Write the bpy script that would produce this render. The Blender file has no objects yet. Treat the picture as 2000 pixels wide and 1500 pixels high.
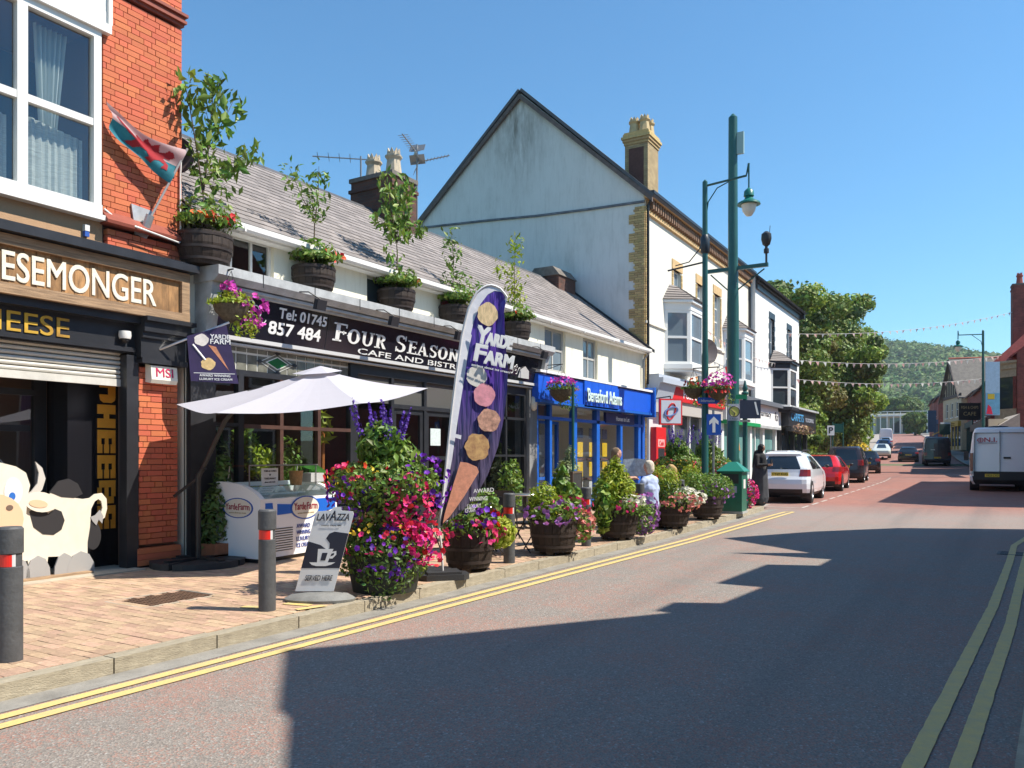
import bpy, bmesh, math, random
import numpy as np
from mathutils import Vector, Matrix, Euler, Quaternion
R = math.radians
PI = math.pi
rnd = random.Random(7)
nr = np.random.default_rng(11)
sc = bpy.context.scene
COL = sc.collection

# ------------------------------------------------------------------ camera, sky, sun, exposure
TH = math.atan(950 / 1550)
CAM = Vector((9.9, -7.0, 1.62))
cd = bpy.data.cameras.new('camera')
cam = bpy.data.objects.new('camera', cd); COL.objects.link(cam)
cam.location = CAM; cam.rotation_euler = (PI / 2, 0, TH)
cd.sensor_width = 36; cd.lens = 36 * 1550 / 2000; cd.shift_y = 0.071
cd.clip_start = 0.05; cd.clip_end = 4000
sc.camera = cam
SUN_EL, SUN_AZ = R(51.8), math.atan2(0.72, 0.29)
w = bpy.data.worlds.new('World'); sc.world = w; w.use_nodes = True
nt = w.node_tree; bg = nt.nodes['Background']
sky = nt.nodes.new('ShaderNodeTexSky'); sky.sky_type = 'NISHITA'; sky.sun_disc = False
sky.sun_elevation = SUN_EL; sky.sun_rotation = SUN_AZ
sky.air_density = 1.2; sky.dust_density = 0.0; sky.ozone_density = 8.0
tint = nt.nodes.new('ShaderNodeMix'); tint.data_type = 'RGBA'; tint.blend_type = 'MULTIPLY'; tint.inputs[0].default_value = 1.0
tint.inputs[7].default_value = (0.64, 0.90, 0.90, 1); nt.links.new(sky.outputs[0], tint.inputs[6]); nt.links.new(tint.outputs[2], bg.inputs[0]); bg.inputs[1].default_value = 0.105
sd = bpy.data.lights.new('sun', 'SUN'); sd.energy = 4.0; sd.angle = R(0.5); sd.color = (1.0, 0.93, 0.82)
sun = bpy.data.objects.new('sun', sd); COL.objects.link(sun)
sv = Vector((math.sin(SUN_AZ) * math.cos(SUN_EL), math.cos(SUN_AZ) * math.cos(SUN_EL), math.sin(SUN_EL)))
sun.rotation_euler = (-sv).to_track_quat('-Z', 'Y').to_euler(); sun.location = (30, 20, 40)
sc.view_settings.view_transform = 'Standard'; sc.view_settings.look = 'None'
sc.view_settings.exposure = 0.97; sc.view_settings.gamma = 1.0
sc.view_settings.use_curve_mapping = False
sc.cycles.max_bounces = 6; sc.cycles.transparent_max_bounces = 12
sc.cycles.sample_clamp_indirect = 4.0
sc.cycles.use_denoising = True
try: sc.cycles.denoiser = 'OPENIMAGEDENOISE'
except Exception: pass

def gz(s):                      # the street climbs away from the camera
    z = 0.0125 * max(0, s - 8)
    if s > 60: z += 0.03 * (s - 60) * min(1, (s - 60) / 40 + .15)
    return min(z, 9.5)
def sh(s):                      # and bends to the left
    if s < 34: return 0.0
    if s < 46: return -0.1 * (s - 34) ** 2 / 24
    return -0.1 * (s - 40)
def proj(p):
    dx, dy = p[0] - CAM.x, p[1] - CAM.y
    c, s = math.cos(TH), math.sin(TH)
    X = dx * c + dy * s; d = -dx * s + dy * c
    if d < .3: return (1e6, 1e6, 1e6)
    return (1000 + 1550 * X / d, 892 - 1550 * (p[2] - CAM.z) / d, d)

# ------------------------------------------------------------------ materials
MT = {}
def M(name, col, rough=.6, var=0., scale=6., bump=0., bscale=40., metal=0., spec=.5, isl=0., trans=0., col2=None, emit=0., coat=0., stretch=None, hue=0.):
    if name in MT: return MT[name]
    m = bpy.data.materials.new(name); m.use_nodes = True
    n = m.node_tree.nodes; L = m.node_tree.links; b = n['Principled BSDF']
    b.inputs['Roughness'].default_value = rough; b.inputs['Metallic'].default_value = metal
    b.inputs['Specular IOR Level'].default_value = spec
    if coat: b.inputs['Coat Weight'].default_value = coat; b.inputs['Coat Roughness'].default_value = .06
    c4 = (*col, 1); b.inputs['Base Color'].default_value = c4
    out = None
    tc = n.new('ShaderNodeTexCoord'); vec = tc.outputs['Object']
    if stretch:
        mp = n.new('ShaderNodeMapping'); mp.inputs['Scale'].default_value = stretch; L.new(vec, mp.inputs[0]); vec = mp.outputs[0]
    if var or col2:
        nz = n.new('ShaderNodeTexNoise'); nz.inputs['Scale'].default_value = scale; nz.inputs['Detail'].default_value = 6; nz.inputs['Roughness'].default_value = .65
        L.new(vec, nz.inputs['Vector'])
        mx = n.new('ShaderNodeMix'); mx.data_type = 'RGBA'
        mr = n.new('ShaderNodeMapRange'); mr.inputs[1].default_value = .32; mr.inputs[2].default_value = .68
        L.new(nz.outputs['Fac'], mr.inputs[0]); L.new(mr.outputs[0], mx.inputs[0])
        if col2: mx.inputs[6].default_value = c4; mx.inputs[7].default_value = (*col2, 1)
        else:
            mx.inputs[6].default_value = (*[min(1, x * (1 - var)) for x in col], 1); mx.inputs[7].default_value = (*[min(1, x * (1 + var)) for x in col], 1)
        out = mx.outputs[2]
    if isl:
        ge = n.new('ShaderNodeNewGeometry'); oi = n.new('ShaderNodeObjectInfo')
        ad = n.new('ShaderNodeMath'); ad.operation = 'ADD'; L.new(ge.outputs['Random Per Island'], ad.inputs[0]); L.new(oi.outputs['Random'], ad.inputs[1])
        fr = n.new('ShaderNodeMath'); fr.operation = 'FRACT'; L.new(ad.outputs[0], fr.inputs[0])
        mr2 = n.new('ShaderNodeMapRange'); mr2.inputs[3].default_value = 1 - isl; mr2.inputs[4].default_value = 1 + isl; L.new(fr.outputs[0], mr2.inputs[0])
        hs = n.new('ShaderNodeHueSaturation'); L.new(mr2.outputs[0], hs.inputs['Value'])
        if hue:
            mu = n.new('ShaderNodeMath'); mu.operation = 'MULTIPLY'; mu.inputs[1].default_value = 7.31; L.new(fr.outputs[0], mu.inputs[0])
            f2 = n.new('ShaderNodeMath'); f2.operation = 'FRACT'; L.new(mu.outputs[0], f2.inputs[0])
            mh = n.new('ShaderNodeMapRange'); mh.inputs[3].default_value = .5 - hue; mh.inputs[4].default_value = .5 + hue; L.new(f2.outputs[0], mh.inputs[0]); L.new(mh.outputs[0], hs.inputs['Hue'])
        if out: L.new(out, hs.inputs['Color'])
        else: hs.inputs['Color'].default_value = c4
        out = hs.outputs[0]
    if out: L.new(out, b.inputs['Base Color'])
    if bump:
        nb = n.new('ShaderNodeTexNoise'); nb.inputs['Scale'].default_value = bscale; nb.inputs['Detail'].default_value = 5; L.new(vec, nb.inputs['Vector'])
        bp = n.new('ShaderNodeBump'); bp.inputs['Strength'].default_value = bump; bp.inputs['Distance'].default_value = .02; L.new(nb.outputs['Fac'], bp.inputs['Height']); L.new(bp.outputs[0], b.inputs['Normal'])
    if emit:
        b.inputs['Emission Color'].default_value = c4; b.inputs['Emission Strength'].default_value = emit
    if trans:
        tr = n.new('ShaderNodeBsdfTranslucent'); ms = n.new('ShaderNodeMixShader'); ms.inputs[0].default_value = trans
        if out: L.new(out, tr.inputs[0])
        else: tr.inputs[0].default_value = c4
        L.new(b.outputs[0], ms.inputs[1]); L.new(tr.outputs[0], ms.inputs[2]); L.new(ms.outputs[0], n['Material Output'].inputs[0])
    MT[name] = m
    return m

def glass(name, tint=(1, 1, 1), refl=.12):
    if name in MT: return MT[name]
    m = bpy.data.materials.new(name); m.use_nodes = True
    n = m.node_tree.nodes; L = m.node_tree.links; n.remove(n['Principled BSDF'])
    tr = n.new('ShaderNodeBsdfTransparent'); tr.inputs[0].default_value = (*tint, 1)
    gl = n.new('ShaderNodeBsdfGlossy'); gl.inputs['Roughness'].default_value = .015; gl.inputs[0].default_value = (.95, .97, 1, 1)
    lw = n.new('ShaderNodeFresnel'); lw.inputs[0].default_value = 1.5
    ad = n.new('ShaderNodeMath'); ad.operation = 'MULTIPLY_ADD'; ad.inputs[1].default_value = 1.0; ad.inputs[2].default_value = refl; ad.use_clamp = True
    ms = n.new('ShaderNodeMixShader'); ge = n.new('ShaderNodeNewGeometry'); bf = n.new('ShaderNodeMath'); bf.operation = 'SUBTRACT'; bf.use_clamp = True; L.new(lw.outputs[0], ad.inputs[0]); L.new(ad.outputs[0], bf.inputs[0]); L.new(ge.outputs['Backfacing'], bf.inputs[1]); L.new(bf.outputs[0], ms.inputs[0]); L.new(tr.outputs[0], ms.inputs[1]); L.new(gl.outputs[0], ms.inputs[2])
    L.new(ms.outputs[0], n['Material Output'].inputs[0]); MT[name] = m
    return m

def brickmat(name, c1, c2, mort, scale=1., w_=.235, h_=.075, off=.5):
    if name in MT: return MT[name]
    m = bpy.data.materials.new(name); m.use_nodes = True
    n = m.node_tree.nodes; L = m.node_tree.links; b = n['Principled BSDF']; b.inputs['Roughness'].default_value = .85
    tc = n.new('ShaderNodeTexCoord'); sp = n.new('ShaderNodeSeparateXYZ'); L.new(tc.outputs['Object'], sp.inputs[0])
    ad = n.new('ShaderNodeMath'); L.new(sp.outputs[0], ad.inputs[0]); L.new(sp.outputs[1], ad.inputs[1])
    cb = n.new('ShaderNodeCombineXYZ'); L.new(ad.outputs[0], cb.inputs[0]); L.new(sp.outputs[2], cb.inputs[1])
    br = n.new('ShaderNodeTexBrick'); L.new(cb.outputs[0], br.inputs[0]); br.inputs['Scale'].default_value = scale; br.inputs['Brick Width'].default_value = w_; br.inputs['Row Height'].default_value = h_; br.inputs['Mortar Size'].default_value = .006
    br.inputs['Color1'].default_value = (*c1, 1); br.inputs['Color2'].default_value = (*c2, 1); br.inputs['Mortar'].default_value = (*mort, 1); br.offset = off
    nz = n.new('ShaderNodeTexNoise'); nz.inputs['Scale'].default_value = 3.; nz.inputs['Detail'].default_value = 8; L.new(tc.outputs['Object'], nz.inputs[0])
    mx = n.new('ShaderNodeMix'); mx.data_type = 'RGBA'; mx.blend_type = 'MULTIPLY'; mx.inputs[0].default_value = .7
    cr = n.new('ShaderNodeMapRange'); cr.inputs[1].default_value = .3; cr.inputs[2].default_value = .7; cr.inputs[3].default_value = .55; cr.inputs[4].default_value = 1.2; L.new(nz.outputs['Fac'], cr.inputs[0])
    L.new(br.outputs['Color'], mx.inputs[6]); L.new(cr.outputs[0], mx.inputs[7]); L.new(mx.outputs[2], b.inputs['Base Color'])
    bp = n.new('ShaderNodeBump'); bp.inputs['Strength'].default_value = .6; bp.inputs['Distance'].default_value = .01; bp.invert = True; L.new(br.outputs['Fac'], bp.inputs['Height']); L.new(bp.outputs[0], b.inputs['Normal'])
    MT[name] = m
    return m

def streaky(name, col, dirt, amt=.55, rough=.85, spot=None):      # painted render with weather streaks, dirt gathered by noise
    if name in MT: return MT[name]
    m = bpy.data.materials.new(name); m.use_nodes = True
    n = m.node_tree.nodes; L = m.node_tree.links; b = n['Principled BSDF']; b.inputs['Roughness'].default_value = rough
    tc = n.new('ShaderNodeTexCoord')
    def nz(scl, st, lo, hi):
        mp = n.new('ShaderNodeMapping'); mp.inputs['Scale'].default_value = st; L.new(tc.outputs['Object'], mp.inputs[0])
        t = n.new('ShaderNodeTexNoise'); t.inputs['Scale'].default_value = scl; t.inputs['Detail'].default_value = 8; t.inputs['Roughness'].default_value = .7; L.new(mp.outputs[0], t.inputs[0])
        r = n.new('ShaderNodeMapRange'); r.inputs[1].default_value = lo; r.inputs[2].default_value = hi; L.new(t.outputs['Fac'], r.inputs[0]); return r.outputs[0]
    a = nz(1.6, (1, 1, .35), .45, .8); c = nz(.5, (1, 1, 1), .4, .75); d = nz(9, (1, 1, .12), .5, .8)
    m1 = n.new('ShaderNodeMath'); m1.operation = 'MULTIPLY'; L.new(a, m1.inputs[0]); L.new(c, m1.inputs[1])
    m2 = n.new('ShaderNodeMath'); m2.operation = 'MULTIPLY_ADD'; m2.inputs[1].default_value = .35; L.new(d, m2.inputs[0]); L.new(m1.outputs[0], m2.inputs[2])
    m3 = n.new('ShaderNodeMath'); m3.operation = 'MULTIPLY'; m3.inputs[1].default_value = amt; m3.use_clamp = True; L.new(m2.outputs[0], m3.inputs[0])
    if spot:                                                        # a weather stain of its own shape, running down from a point
        mp = n.new('ShaderNodeMapping'); mp.inputs['Location'].default_value = (-spot[0] / spot[3], 0, -spot[2] / spot[4]); mp.inputs['Scale'].default_value = (1 / spot[3], 0, 1 / spot[4]); L.new(tc.outputs['Object'], mp.inputs[0])
        ln = n.new('ShaderNodeVectorMath'); ln.operation = 'LENGTH'; L.new(mp.outputs[0], ln.inputs[0])
        fo = n.new('ShaderNodeMapRange'); fo.inputs[1].default_value = 1; fo.inputs[2].default_value = .1; L.new(ln.outputs['Value'], fo.inputs[0])
        s1 = n.new('ShaderNodeMath'); s1.operation = 'MULTIPLY'; L.new(fo.outputs[0], s1.inputs[0]); L.new(nz(2.2, (1.6, 1, .3), .36, .66), s1.inputs[1])
        s2 = n.new('ShaderNodeMath'); s2.operation = 'ADD'; s2.use_clamp = True; L.new(m3.outputs[0], s2.inputs[0]); L.new(s1.outputs[0], s2.inputs[1]); m3 = s2
    mx = n.new('ShaderNodeMix'); mx.data_type = 'RGBA'; mx.inputs[6].default_value = (*col, 1); mx.inputs[7].default_value = (*dirt, 1); L.new(m3.outputs[0], mx.inputs[0]); L.new(mx.outputs[2], b.inputs['Base Color'])
    t = n.new('ShaderNodeTexNoise'); t.inputs['Scale'].default_value = 60; t.inputs['Detail'].default_value = 4; L.new(tc.outputs['Object'], t.inputs[0])
    bp = n.new('ShaderNodeBump'); bp.inputs['Strength'].default_value = .25; bp.inputs['Distance'].default_value = .02; L.new(t.outputs['Fac'], bp.inputs['Height']); L.new(bp.outputs[0], b.inputs['Normal'])
    MT[name] = m
    return m

# ------------------------------------------------------------------ object helpers
def thing(name, label, cat, loc=(0, 0, 0), rz=0., group=None):
    o = bpy.data.objects.new(name, None); COL.objects.link(o); o.empty_display_size = .1
    o.location = loc; o.rotation_euler = (0, 0, rz); o['label'] = label; o['category'] = cat
    if group: o['group'] = group
    return o
def tag(o, label, cat, group=None):
    o['label'] = label; o['category'] = cat
    if group: o['group'] = group
    return o
def dup(root, label, loc=None, rz=None):
    r = root.copy(); COL.objects.link(r); r['label'] = label
    if loc is not None: r.location = loc
    if rz is not None: r.rotation_euler = (0, 0, rz)
    for ch in list(root.children):
        c = ch.copy(); COL.objects.link(c); c.parent = r
        for g in list(ch.children):
            d = g.copy(); COL.objects.link(d); d.parent = c
    return r

class MB:
    def __init__(s): s.v = []; s.f = []; s.m = []; s.k = 0
    def quadv(s, *pts):
        i = len(s.v); s.v += [tuple(p) for p in pts]; s.f.append(tuple(range(i, i + len(pts)))); s.m.append(s.k); return s
    def box(s, x0, y0, z0, x1, y1, z1):
        if x0 > x1: x0, x1 = x1, x0
        if y0 > y1: y0, y1 = y1, y0
        if z0 > z1: z0, z1 = z1, z0
        i = len(s.v); s.v += [(x0, y0, z0), (x1, y0, z0), (x1, y1, z0), (x0, y1, z0), (x0, y0, z1), (x1, y0, z1), (x1, y1, z1), (x0, y1, z1)]
        for q in ((0, 3, 2, 1), (4, 5, 6, 7), (0, 1, 5, 4), (1, 2, 6, 5), (2, 3, 7, 6), (3, 0, 4, 7)): s.f.append(tuple(i + a for a in q)); s.m.append(s.k)
        return s
    def extr(s, pts, vec):                    # closed prism: polygon + extrusion vector
        i = len(s.v); n = len(pts); vec = Vector(vec); p = [Vector(a) for a in pts]
        nrm = Vector((0, 0, 0))
        for a in range(n): nrm += p[a].cross(p[(a + 1) % n])
        if nrm.dot(vec) > 0: p = p[::-1]
        s.v += [tuple(a) for a in p] + [tuple(a + vec) for a in p]
        s.f.append(tuple(range(i, i + n))); s.f.append(tuple(i + n + a for a in reversed(range(n)))); s.m += [s.k, s.k]
        for a in range(n):
            b = (a + 1) % n; s.f.append((i + b, i + a, i + n + a, i + n + b)); s.m.append(s.k)
        return s
    def tube(s, pts, r, n=6, cap=True):
        pts = [Vector(p) for p in pts]; rs = r if isinstance(r, (list, tuple)) else [r] * len(pts)
        i0 = len(s.v); up = None
        for k, p in enumerate(pts):
            t = (pts[min(k + 1, len(pts) - 1)] - pts[max(k - 1, 0)])
            t = t.normalized() if t.length > 1e-9 else Vector((0, 0, 1))
            if up is None: up = Vector((0, 0, 1)) if abs(t.z) < .9 else Vector((1, 0, 0))
            a = t.cross(up)
            if a.length < 1e-6: a = t.cross(Vector((0, 1, 0)))
            a.normalize(); b = t.cross(a); up = -b if (-b).dot(up) > 0 else b
            for j in range(n):
                an = 2 * PI * j / n; s.v.append(tuple(p + (a * math.cos(an) + up * math.sin(an)) * rs[k]))
        for k in range(len(pts) - 1):
            for j in range(n):
                q = i0 + k * n; s.f.append((q + j, q + (j + 1) % n, q + n + (j + 1) % n, q + n + j)); s.m.append(s.k)
        if cap:
            s.f.append(tuple(i0 + j for j in reversed(range(n)))); s.f.append(tuple(i0 + (len(pts) - 1) * n + j for j in range(n))); s.m += [s.k, s.k]
        return s
    def lathe(s, prof, n=16, c=(0, 0, 0), axis='z', cap=True):
        i0 = len(s.v)
        for r, h in prof:
            for j in range(n):
                a = 2 * PI * j / n; x, y = r * math.cos(a), r * math.sin(a)
                p = (x, y, h) if axis == 'z' else (h, x, y) if axis == 'x' else (y, h, x)
                s.v.append((p[0] + c[0], p[1] + c[1], p[2] + c[2]))
        for k in range(len(prof) - 1):
            for j in range(n):
                q = i0 + k * n; s.f.append((q + j, q + (j + 1) % n, q + n + (j + 1) % n, q + n + j)); s.m.append(s.k)
        if cap:
            if prof[0][0] > 1e-4: s.f.append(tuple(i0 + j for j in reversed(range(n)))); s.m.append(s.k)
            if prof[-1][0] > 1e-4: s.f.append(tuple(i0 + (len(prof) - 1) * n + j for j in range(n))); s.m.append(s.k)
        return s
    def ell(s, c, r, n=10, h=6):
        prof = []
        for k in range(h + 1):
            a = -PI / 2 + PI * k / h; prof.append((max(1e-5, math.cos(a)), math.sin(a)))
        i0 = len(s.v); s.lathe(prof, n, cap=False)
        for i in range(i0, len(s.v)):
            x, y, z = s.v[i]; s.v[i] = (c[0] + x * r[0], c[1] + y * r[1], c[2] + z * r[2])
        return s
    def xf(s, mat, i0=0):
        for i in range(i0, len(s.v)): s.v[i] = tuple(mat @ Vector(s.v[i]))
        return s
    def build(s, name, mats, parent=None, smooth=0, loc=None, rz=None):
        me = bpy.data.meshes.new(name); me.from_pydata(s.v, [], s.f)
        if not isinstance(mats, (list, tuple)): mats = [mats]
        for m in mats: me.materials.append(m)
        if len(mats) > 1: me.polygons.foreach_set('material_index', s.m)
        me.update()
        if smooth:
            me.polygons.foreach_set('use_smooth', [True] * len(me.polygons)); me.set_sharp_from_angle(angle=R(smooth))
        return link(name, me, parent, loc, rz)
def link(name, me, parent=None, loc=None, rz=None):
    o = bpy.data.objects.new(name, me); COL.objects.link(o)
    if parent: o.parent = parent
    if loc is not None: o.location = loc
    if rz is not None: o.rotation_euler = (0, 0, rz)
    return o
def parts(name, mat, parent, boxes):
    for b in boxes: MB().box(*b).build(name, mat, parent)
def struct(o): o['kind'] = 'structure'; return o
def stuff(o): o['kind'] = 'stuff'; return o
def arrays(name, V, Q, mats, parent=None, mi=None, smooth=False):
    me = bpy.data.meshes.new(name); V = np.ascontiguousarray(V, dtype=np.float32); Q = np.ascontiguousarray(Q, dtype=np.int32); k = Q.shape[1]
    me.vertices.add(len(V)); me.vertices.foreach_set('co', V.ravel())
    me.loops.add(Q.size); me.loops.foreach_set('vertex_index', Q.ravel())
    me.polygons.add(len(Q)); me.polygons.foreach_set('loop_start', np.arange(0, Q.size, k, dtype=np.int32))
    if not isinstance(mats, (list, tuple)): mats = [mats]
    for m in mats: me.materials.append(m)
    if mi is not None: me.polygons.foreach_set('material_index', np.ascontiguousarray(mi, dtype=np.int32))
    if smooth: me.polygons.foreach_set('use_smooth', [True] * len(Q))
    me.update(calc_edges=True)
    return link(name, me, parent)

UNIT = {}
def pieces(parent, name, items, mat, limit=300, jitter=0., rest='piece_field', origin=None):
    """boxes in the parent's own coordinates: the largest in the photograph as parts, the rest as one part"""
    key = mat.name + name
    if key not in UNIT:
        b = bmesh.new(); bmesh.ops.create_cube(b, size=1.0); me = bpy.data.meshes.new(name); b.to_mesh(me); b.free(); me.materials.append(mat); UNIT[key] = me
    me = UNIT[key]
    o0 = origin if origin is not None else parent.location; rz = parent.rotation_euler.z; cr, sr = math.cos(rz), math.sin(rz)
    sc_ = []
    for it in items:
        c, d = it[0], it[1]
        wx, wy = o0[0] + c[0] * cr - c[1] * sr, o0[1] + c[0] * sr + c[1] * cr
        px, py, dd = proj((wx, wy, o0[2] + c[2])); vis = -40 < px < 2040 and -40 < py < 1540
        sc_.append((-(d[0] * d[1] + d[1] * d[2] + d[0] * d[2]) / dd ** 2 if vis else 1.0, it))
    sc_.sort(key=lambda a: a[0])
    for k, (sv_, it) in enumerate(sc_[:limit]):
        if sv_ > 0: limit = k; break
        o = bpy.data.objects.new(name, me); COL.objects.link(o); o.parent = parent; o.location = it[0]; o.scale = it[1]
        if len(it) > 2: o.rotation_euler = it[2]
    mb = MB()
    for sv_, it in sc_[limit:]:
        i0 = len(mb.v); mb.box(-.5, -.5, -.5, .5, .5, .5)
        mb.xf(Matrix.LocRotScale(Vector(it[0]), Euler(it[2]) if len(it) > 2 else None, Vector(it[1])), i0)
    if mb.v: stuff(mb.build(rest, mat, parent))

TEXTS = []
def text(s, parent, mat, loc, w_, h_, rz=PI / 2, bold=.0, name='lettering', ext=.004, shear=0., mtx=None, arc=0.):
    """lettering scaled to the given width and height; rz = pi/2 faces the street from the left side"""
    cu = bpy.data.curves.new(name, 'FONT'); cu.body = s; cu.size = 1; cu.extrude = .002; cu.shear = shear; cu.resolution_u = 5
    o = bpy.data.objects.new(name, cu); COL.objects.link(o); TEXTS.append((o, parent, mat, loc, w_, h_, rz, ext, mtx, name, arc, bold))
def flush_texts():
    bpy.context.view_layer.update(); dg = bpy.context.evaluated_depsgraph_get()
    for o, parent, mat, loc, w_, h_, rz, ext, mtx, name, arc, bold in TEXTS:
        me = bpy.data.meshes.new_from_object(o.evaluated_get(dg)); n = len(me.vertices)
        if not n: continue
        co = np.empty(n * 3, dtype=np.float32); me.vertices.foreach_get('co', co); co = co.reshape(-1, 3)
        lo, hi = co.min(0), co.max(0); d = np.maximum(hi - lo, 1e-6)
        co[:, 0] = (co[:, 0] - lo[0]) / d[0] * w_; co[:, 1] = (co[:, 1] - lo[1]) / d[1] * h_; co[:, 2] = (co[:, 2] - lo[2]) / d[2] * ext
        if arc: co[:, 1] += arc * (1 - (2 * co[:, 0] / w_ - 1) ** 2)
        me.vertices.foreach_set('co', co.ravel()); me.materials.clear()
        if bold:                                                   # heavier strokes: the outline laid down again, a hair to the side
            b_ = bmesh.new()
            for k, (dx, dy) in enumerate(((0, 0), (1, 0), (0, 1), (1, 1), (.5, .5))):
                i0 = len(b_.verts); b_.from_mesh(me); b_.verts.ensure_lookup_table(); bmesh.ops.translate(b_, verts=b_.verts[i0:], vec=(dx * bold * h_ * 1.2, dy * bold * h_ * 1.2, k * .0004))
            b_.to_mesh(me); b_.free()
        if mtx is not None: me.transform(mtx)
        elif False: pass
        me.materials.clear(); me.materials.append(mat); me.name = name
        q = bpy.data.objects.new(name, me); COL.objects.link(q); q.parent = parent
        if mtx is None: q.location = loc; q.rotation_euler = (PI / 2, 0, rz)
        me.update()
    for t in TEXTS: bpy.data.objects.remove(t[0])
    TEXTS.clear()

def wall_holes(mb, x, y0, y1, z0, z1, holes, depth=.14):
    ys = sorted({y0, y1, *[h[0] for h in holes], *[h[1] for h in holes]}); zs = sorted({z0, z1, *[h[2] for h in holes], *[h[3] for h in holes]})
    for a, b in zip(ys, ys[1:]):
        for c, d in zip(zs, zs[1:]):
            my, mz = (a + b) / 2, (c + d) / 2
            if my < y0 or my > y1 or mz < z0 or mz > z1 or any(h[0] < my < h[1] and h[2] < mz < h[3] for h in holes): continue
            mb.quadv((x, a, c), (x, b, c), (x, b, d), (x, a, d))
    for h in holes:
        a, b, c, d = h[:4]; e = x - depth
        mb.quadv((x, a, c), (x, a, d), (e, a, d), (e, a, c)); mb.quadv((x, b, c), (e, b, c), (e, b, d), (x, b, d))
        mb.quadv((x, a, d), (x, b, d), (e, b, d), (e, a, d)); mb.quadv((x, a, c), (e, a, c), (e, b, c), (x, b, c))
def window(parent, x, y0, y1, z0, z1, fm, gm, vbars=(), hbars=(), t=.06, name='window', sill=None, room=None):
    """a frame part with its pane as a sub-part, in a plane facing +x"""
    f = MB(); f.box(x, y0, z0, x + .05, y0 + t, z1).box(x, y1 - t, z0, x + .05, y1, z1).box(x, y0 + t, z0, x + .05, y1 - t, z0 + t).box(x, y0 + t, z1 - t, x + .05, y1 - t, z1)
    for v in vbars: yy = y0 + (y1 - y0) * v; f.box(x + .003, yy - t * .4, z0 + t, x + .045, yy + t * .4, z1 - t)
    for h in hbars: zz = z0 + (z1 - z0) * h; f.box(x + .006, y0 + t, zz - t * .4, x + .04, y1 - t, zz + t * .4)
    o = f.build(name, fm, parent)
    MB().box(x + .015, y0 + t * .5, z0 + t * .5, x + .021, y1 - t * .5, z1 - t * .5).build('pane', gm, o)
    if sill: MB().box(x, y0 - .06, z0 - .09, x + sill, y1 + .06, z0 - .005).build('sill', fm if room is None else room, o)
    return o

# ------------------------------------------------------------------ foliage
def leafcloud(name, C, N, size, mat, parent=None, aspect=.5, droop=0., mi=None, fold=True):
    """C centres, N facing normals (both k x 3): one folded leaf of four corners and a midrib each"""
    k = len(C); C = np.asarray(C, float); N = np.asarray(N, float); N /= np.linalg.norm(N, axis=1, keepdims=True) + 1e-9
    T = nr.normal(size=(k, 3)); T[:, 2] -= droop; T -= (T * N).sum(1, keepdims=True) * N; T /= np.linalg.norm(T, axis=1, keepdims=True) + 1e-9
    B = np.cross(N, T); sz = (size * (.6 + .8 * nr.random(k)))[:, None]
    a = C - T * sz * .5; b = C + B * sz * aspect * .5 + N * sz * .1; c = C + T * sz * .5; d = C - B * sz * aspect * .5 + N * sz * .1
    V = np.stack([a, b, c, d], 1).reshape(-1, 3); i = np.arange(k)[:, None] * 4
    Q = np.concatenate([np.concatenate([i, i + 1, i + 2], 1), np.concatenate([i, i + 2, i + 3], 1)])
    m2 = None if mi is None else np.concatenate([mi, mi])
    o = arrays(name, V, Q, mat, parent, m2); return stuff(o)
def blob(c, r, k, shell=.55, flat=0.):
    """k points in an ellipsoid, gathered towards its skin; with outward normals"""
    d = nr.normal(size=(k, 3)); d /= np.linalg.norm(d, axis=1, keepdims=True)
    if flat: d[:, 2] = np.abs(d[:, 2]) * (1 - flat) + d[:, 2] * flat
    q = shell + (1 - shell) * nr.random((k, 1)) ** .6
    return np.asarray(c) + d * q * np.asarray(r), d + .55 * nr.normal(size=(k, 3))
def blobs(lst):
    P, N = zip(*[blob(*a) for a in lst]); return np.concatenate(P), np.concatenate(N)
def flowers(name, C, N, size, mat, parent=None, mi=None, petals=5, cup=.35):
    """round funnel-shaped blossoms"""
    k = len(C); C = np.asarray(C, float); N = np.asarray(N, float); N /= np.linalg.norm(N, axis=1, keepdims=True) + 1e-9
    T = nr.normal(size=(k, 3)); T -= (T * N).sum(1, keepdims=True) * N; T /= np.linalg.norm(T, axis=1, keepdims=True) + 1e-9
    B = np.cross(N, T); sz = (size * (.75 + .5 * nr.random(k)))[:, None] * .5
    vs = [C - N * sz * cup]; n = petals * 2
    for j in range(n):
        a = 2 * PI * j / n; q = 1.0 if j % 2 == 0 else .78
        vs.append(C + (T * math.cos(a) + B * math.sin(a)) * sz * q + N * sz * (.12 if j % 2 else 0))
    V = np.stack(vs, 1).reshape(-1, 3); i = np.arange(k)[:, None] * (n + 1)
    Q = np.concatenate([np.concatenate([i, i + 1 + j, i + 1 + (j + 1) % n], 1) for j in range(n)])
    m2 = None if mi is None else np.tile(mi, n)
    return stuff(arrays(name, V, Q, mat, parent, m2))
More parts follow.
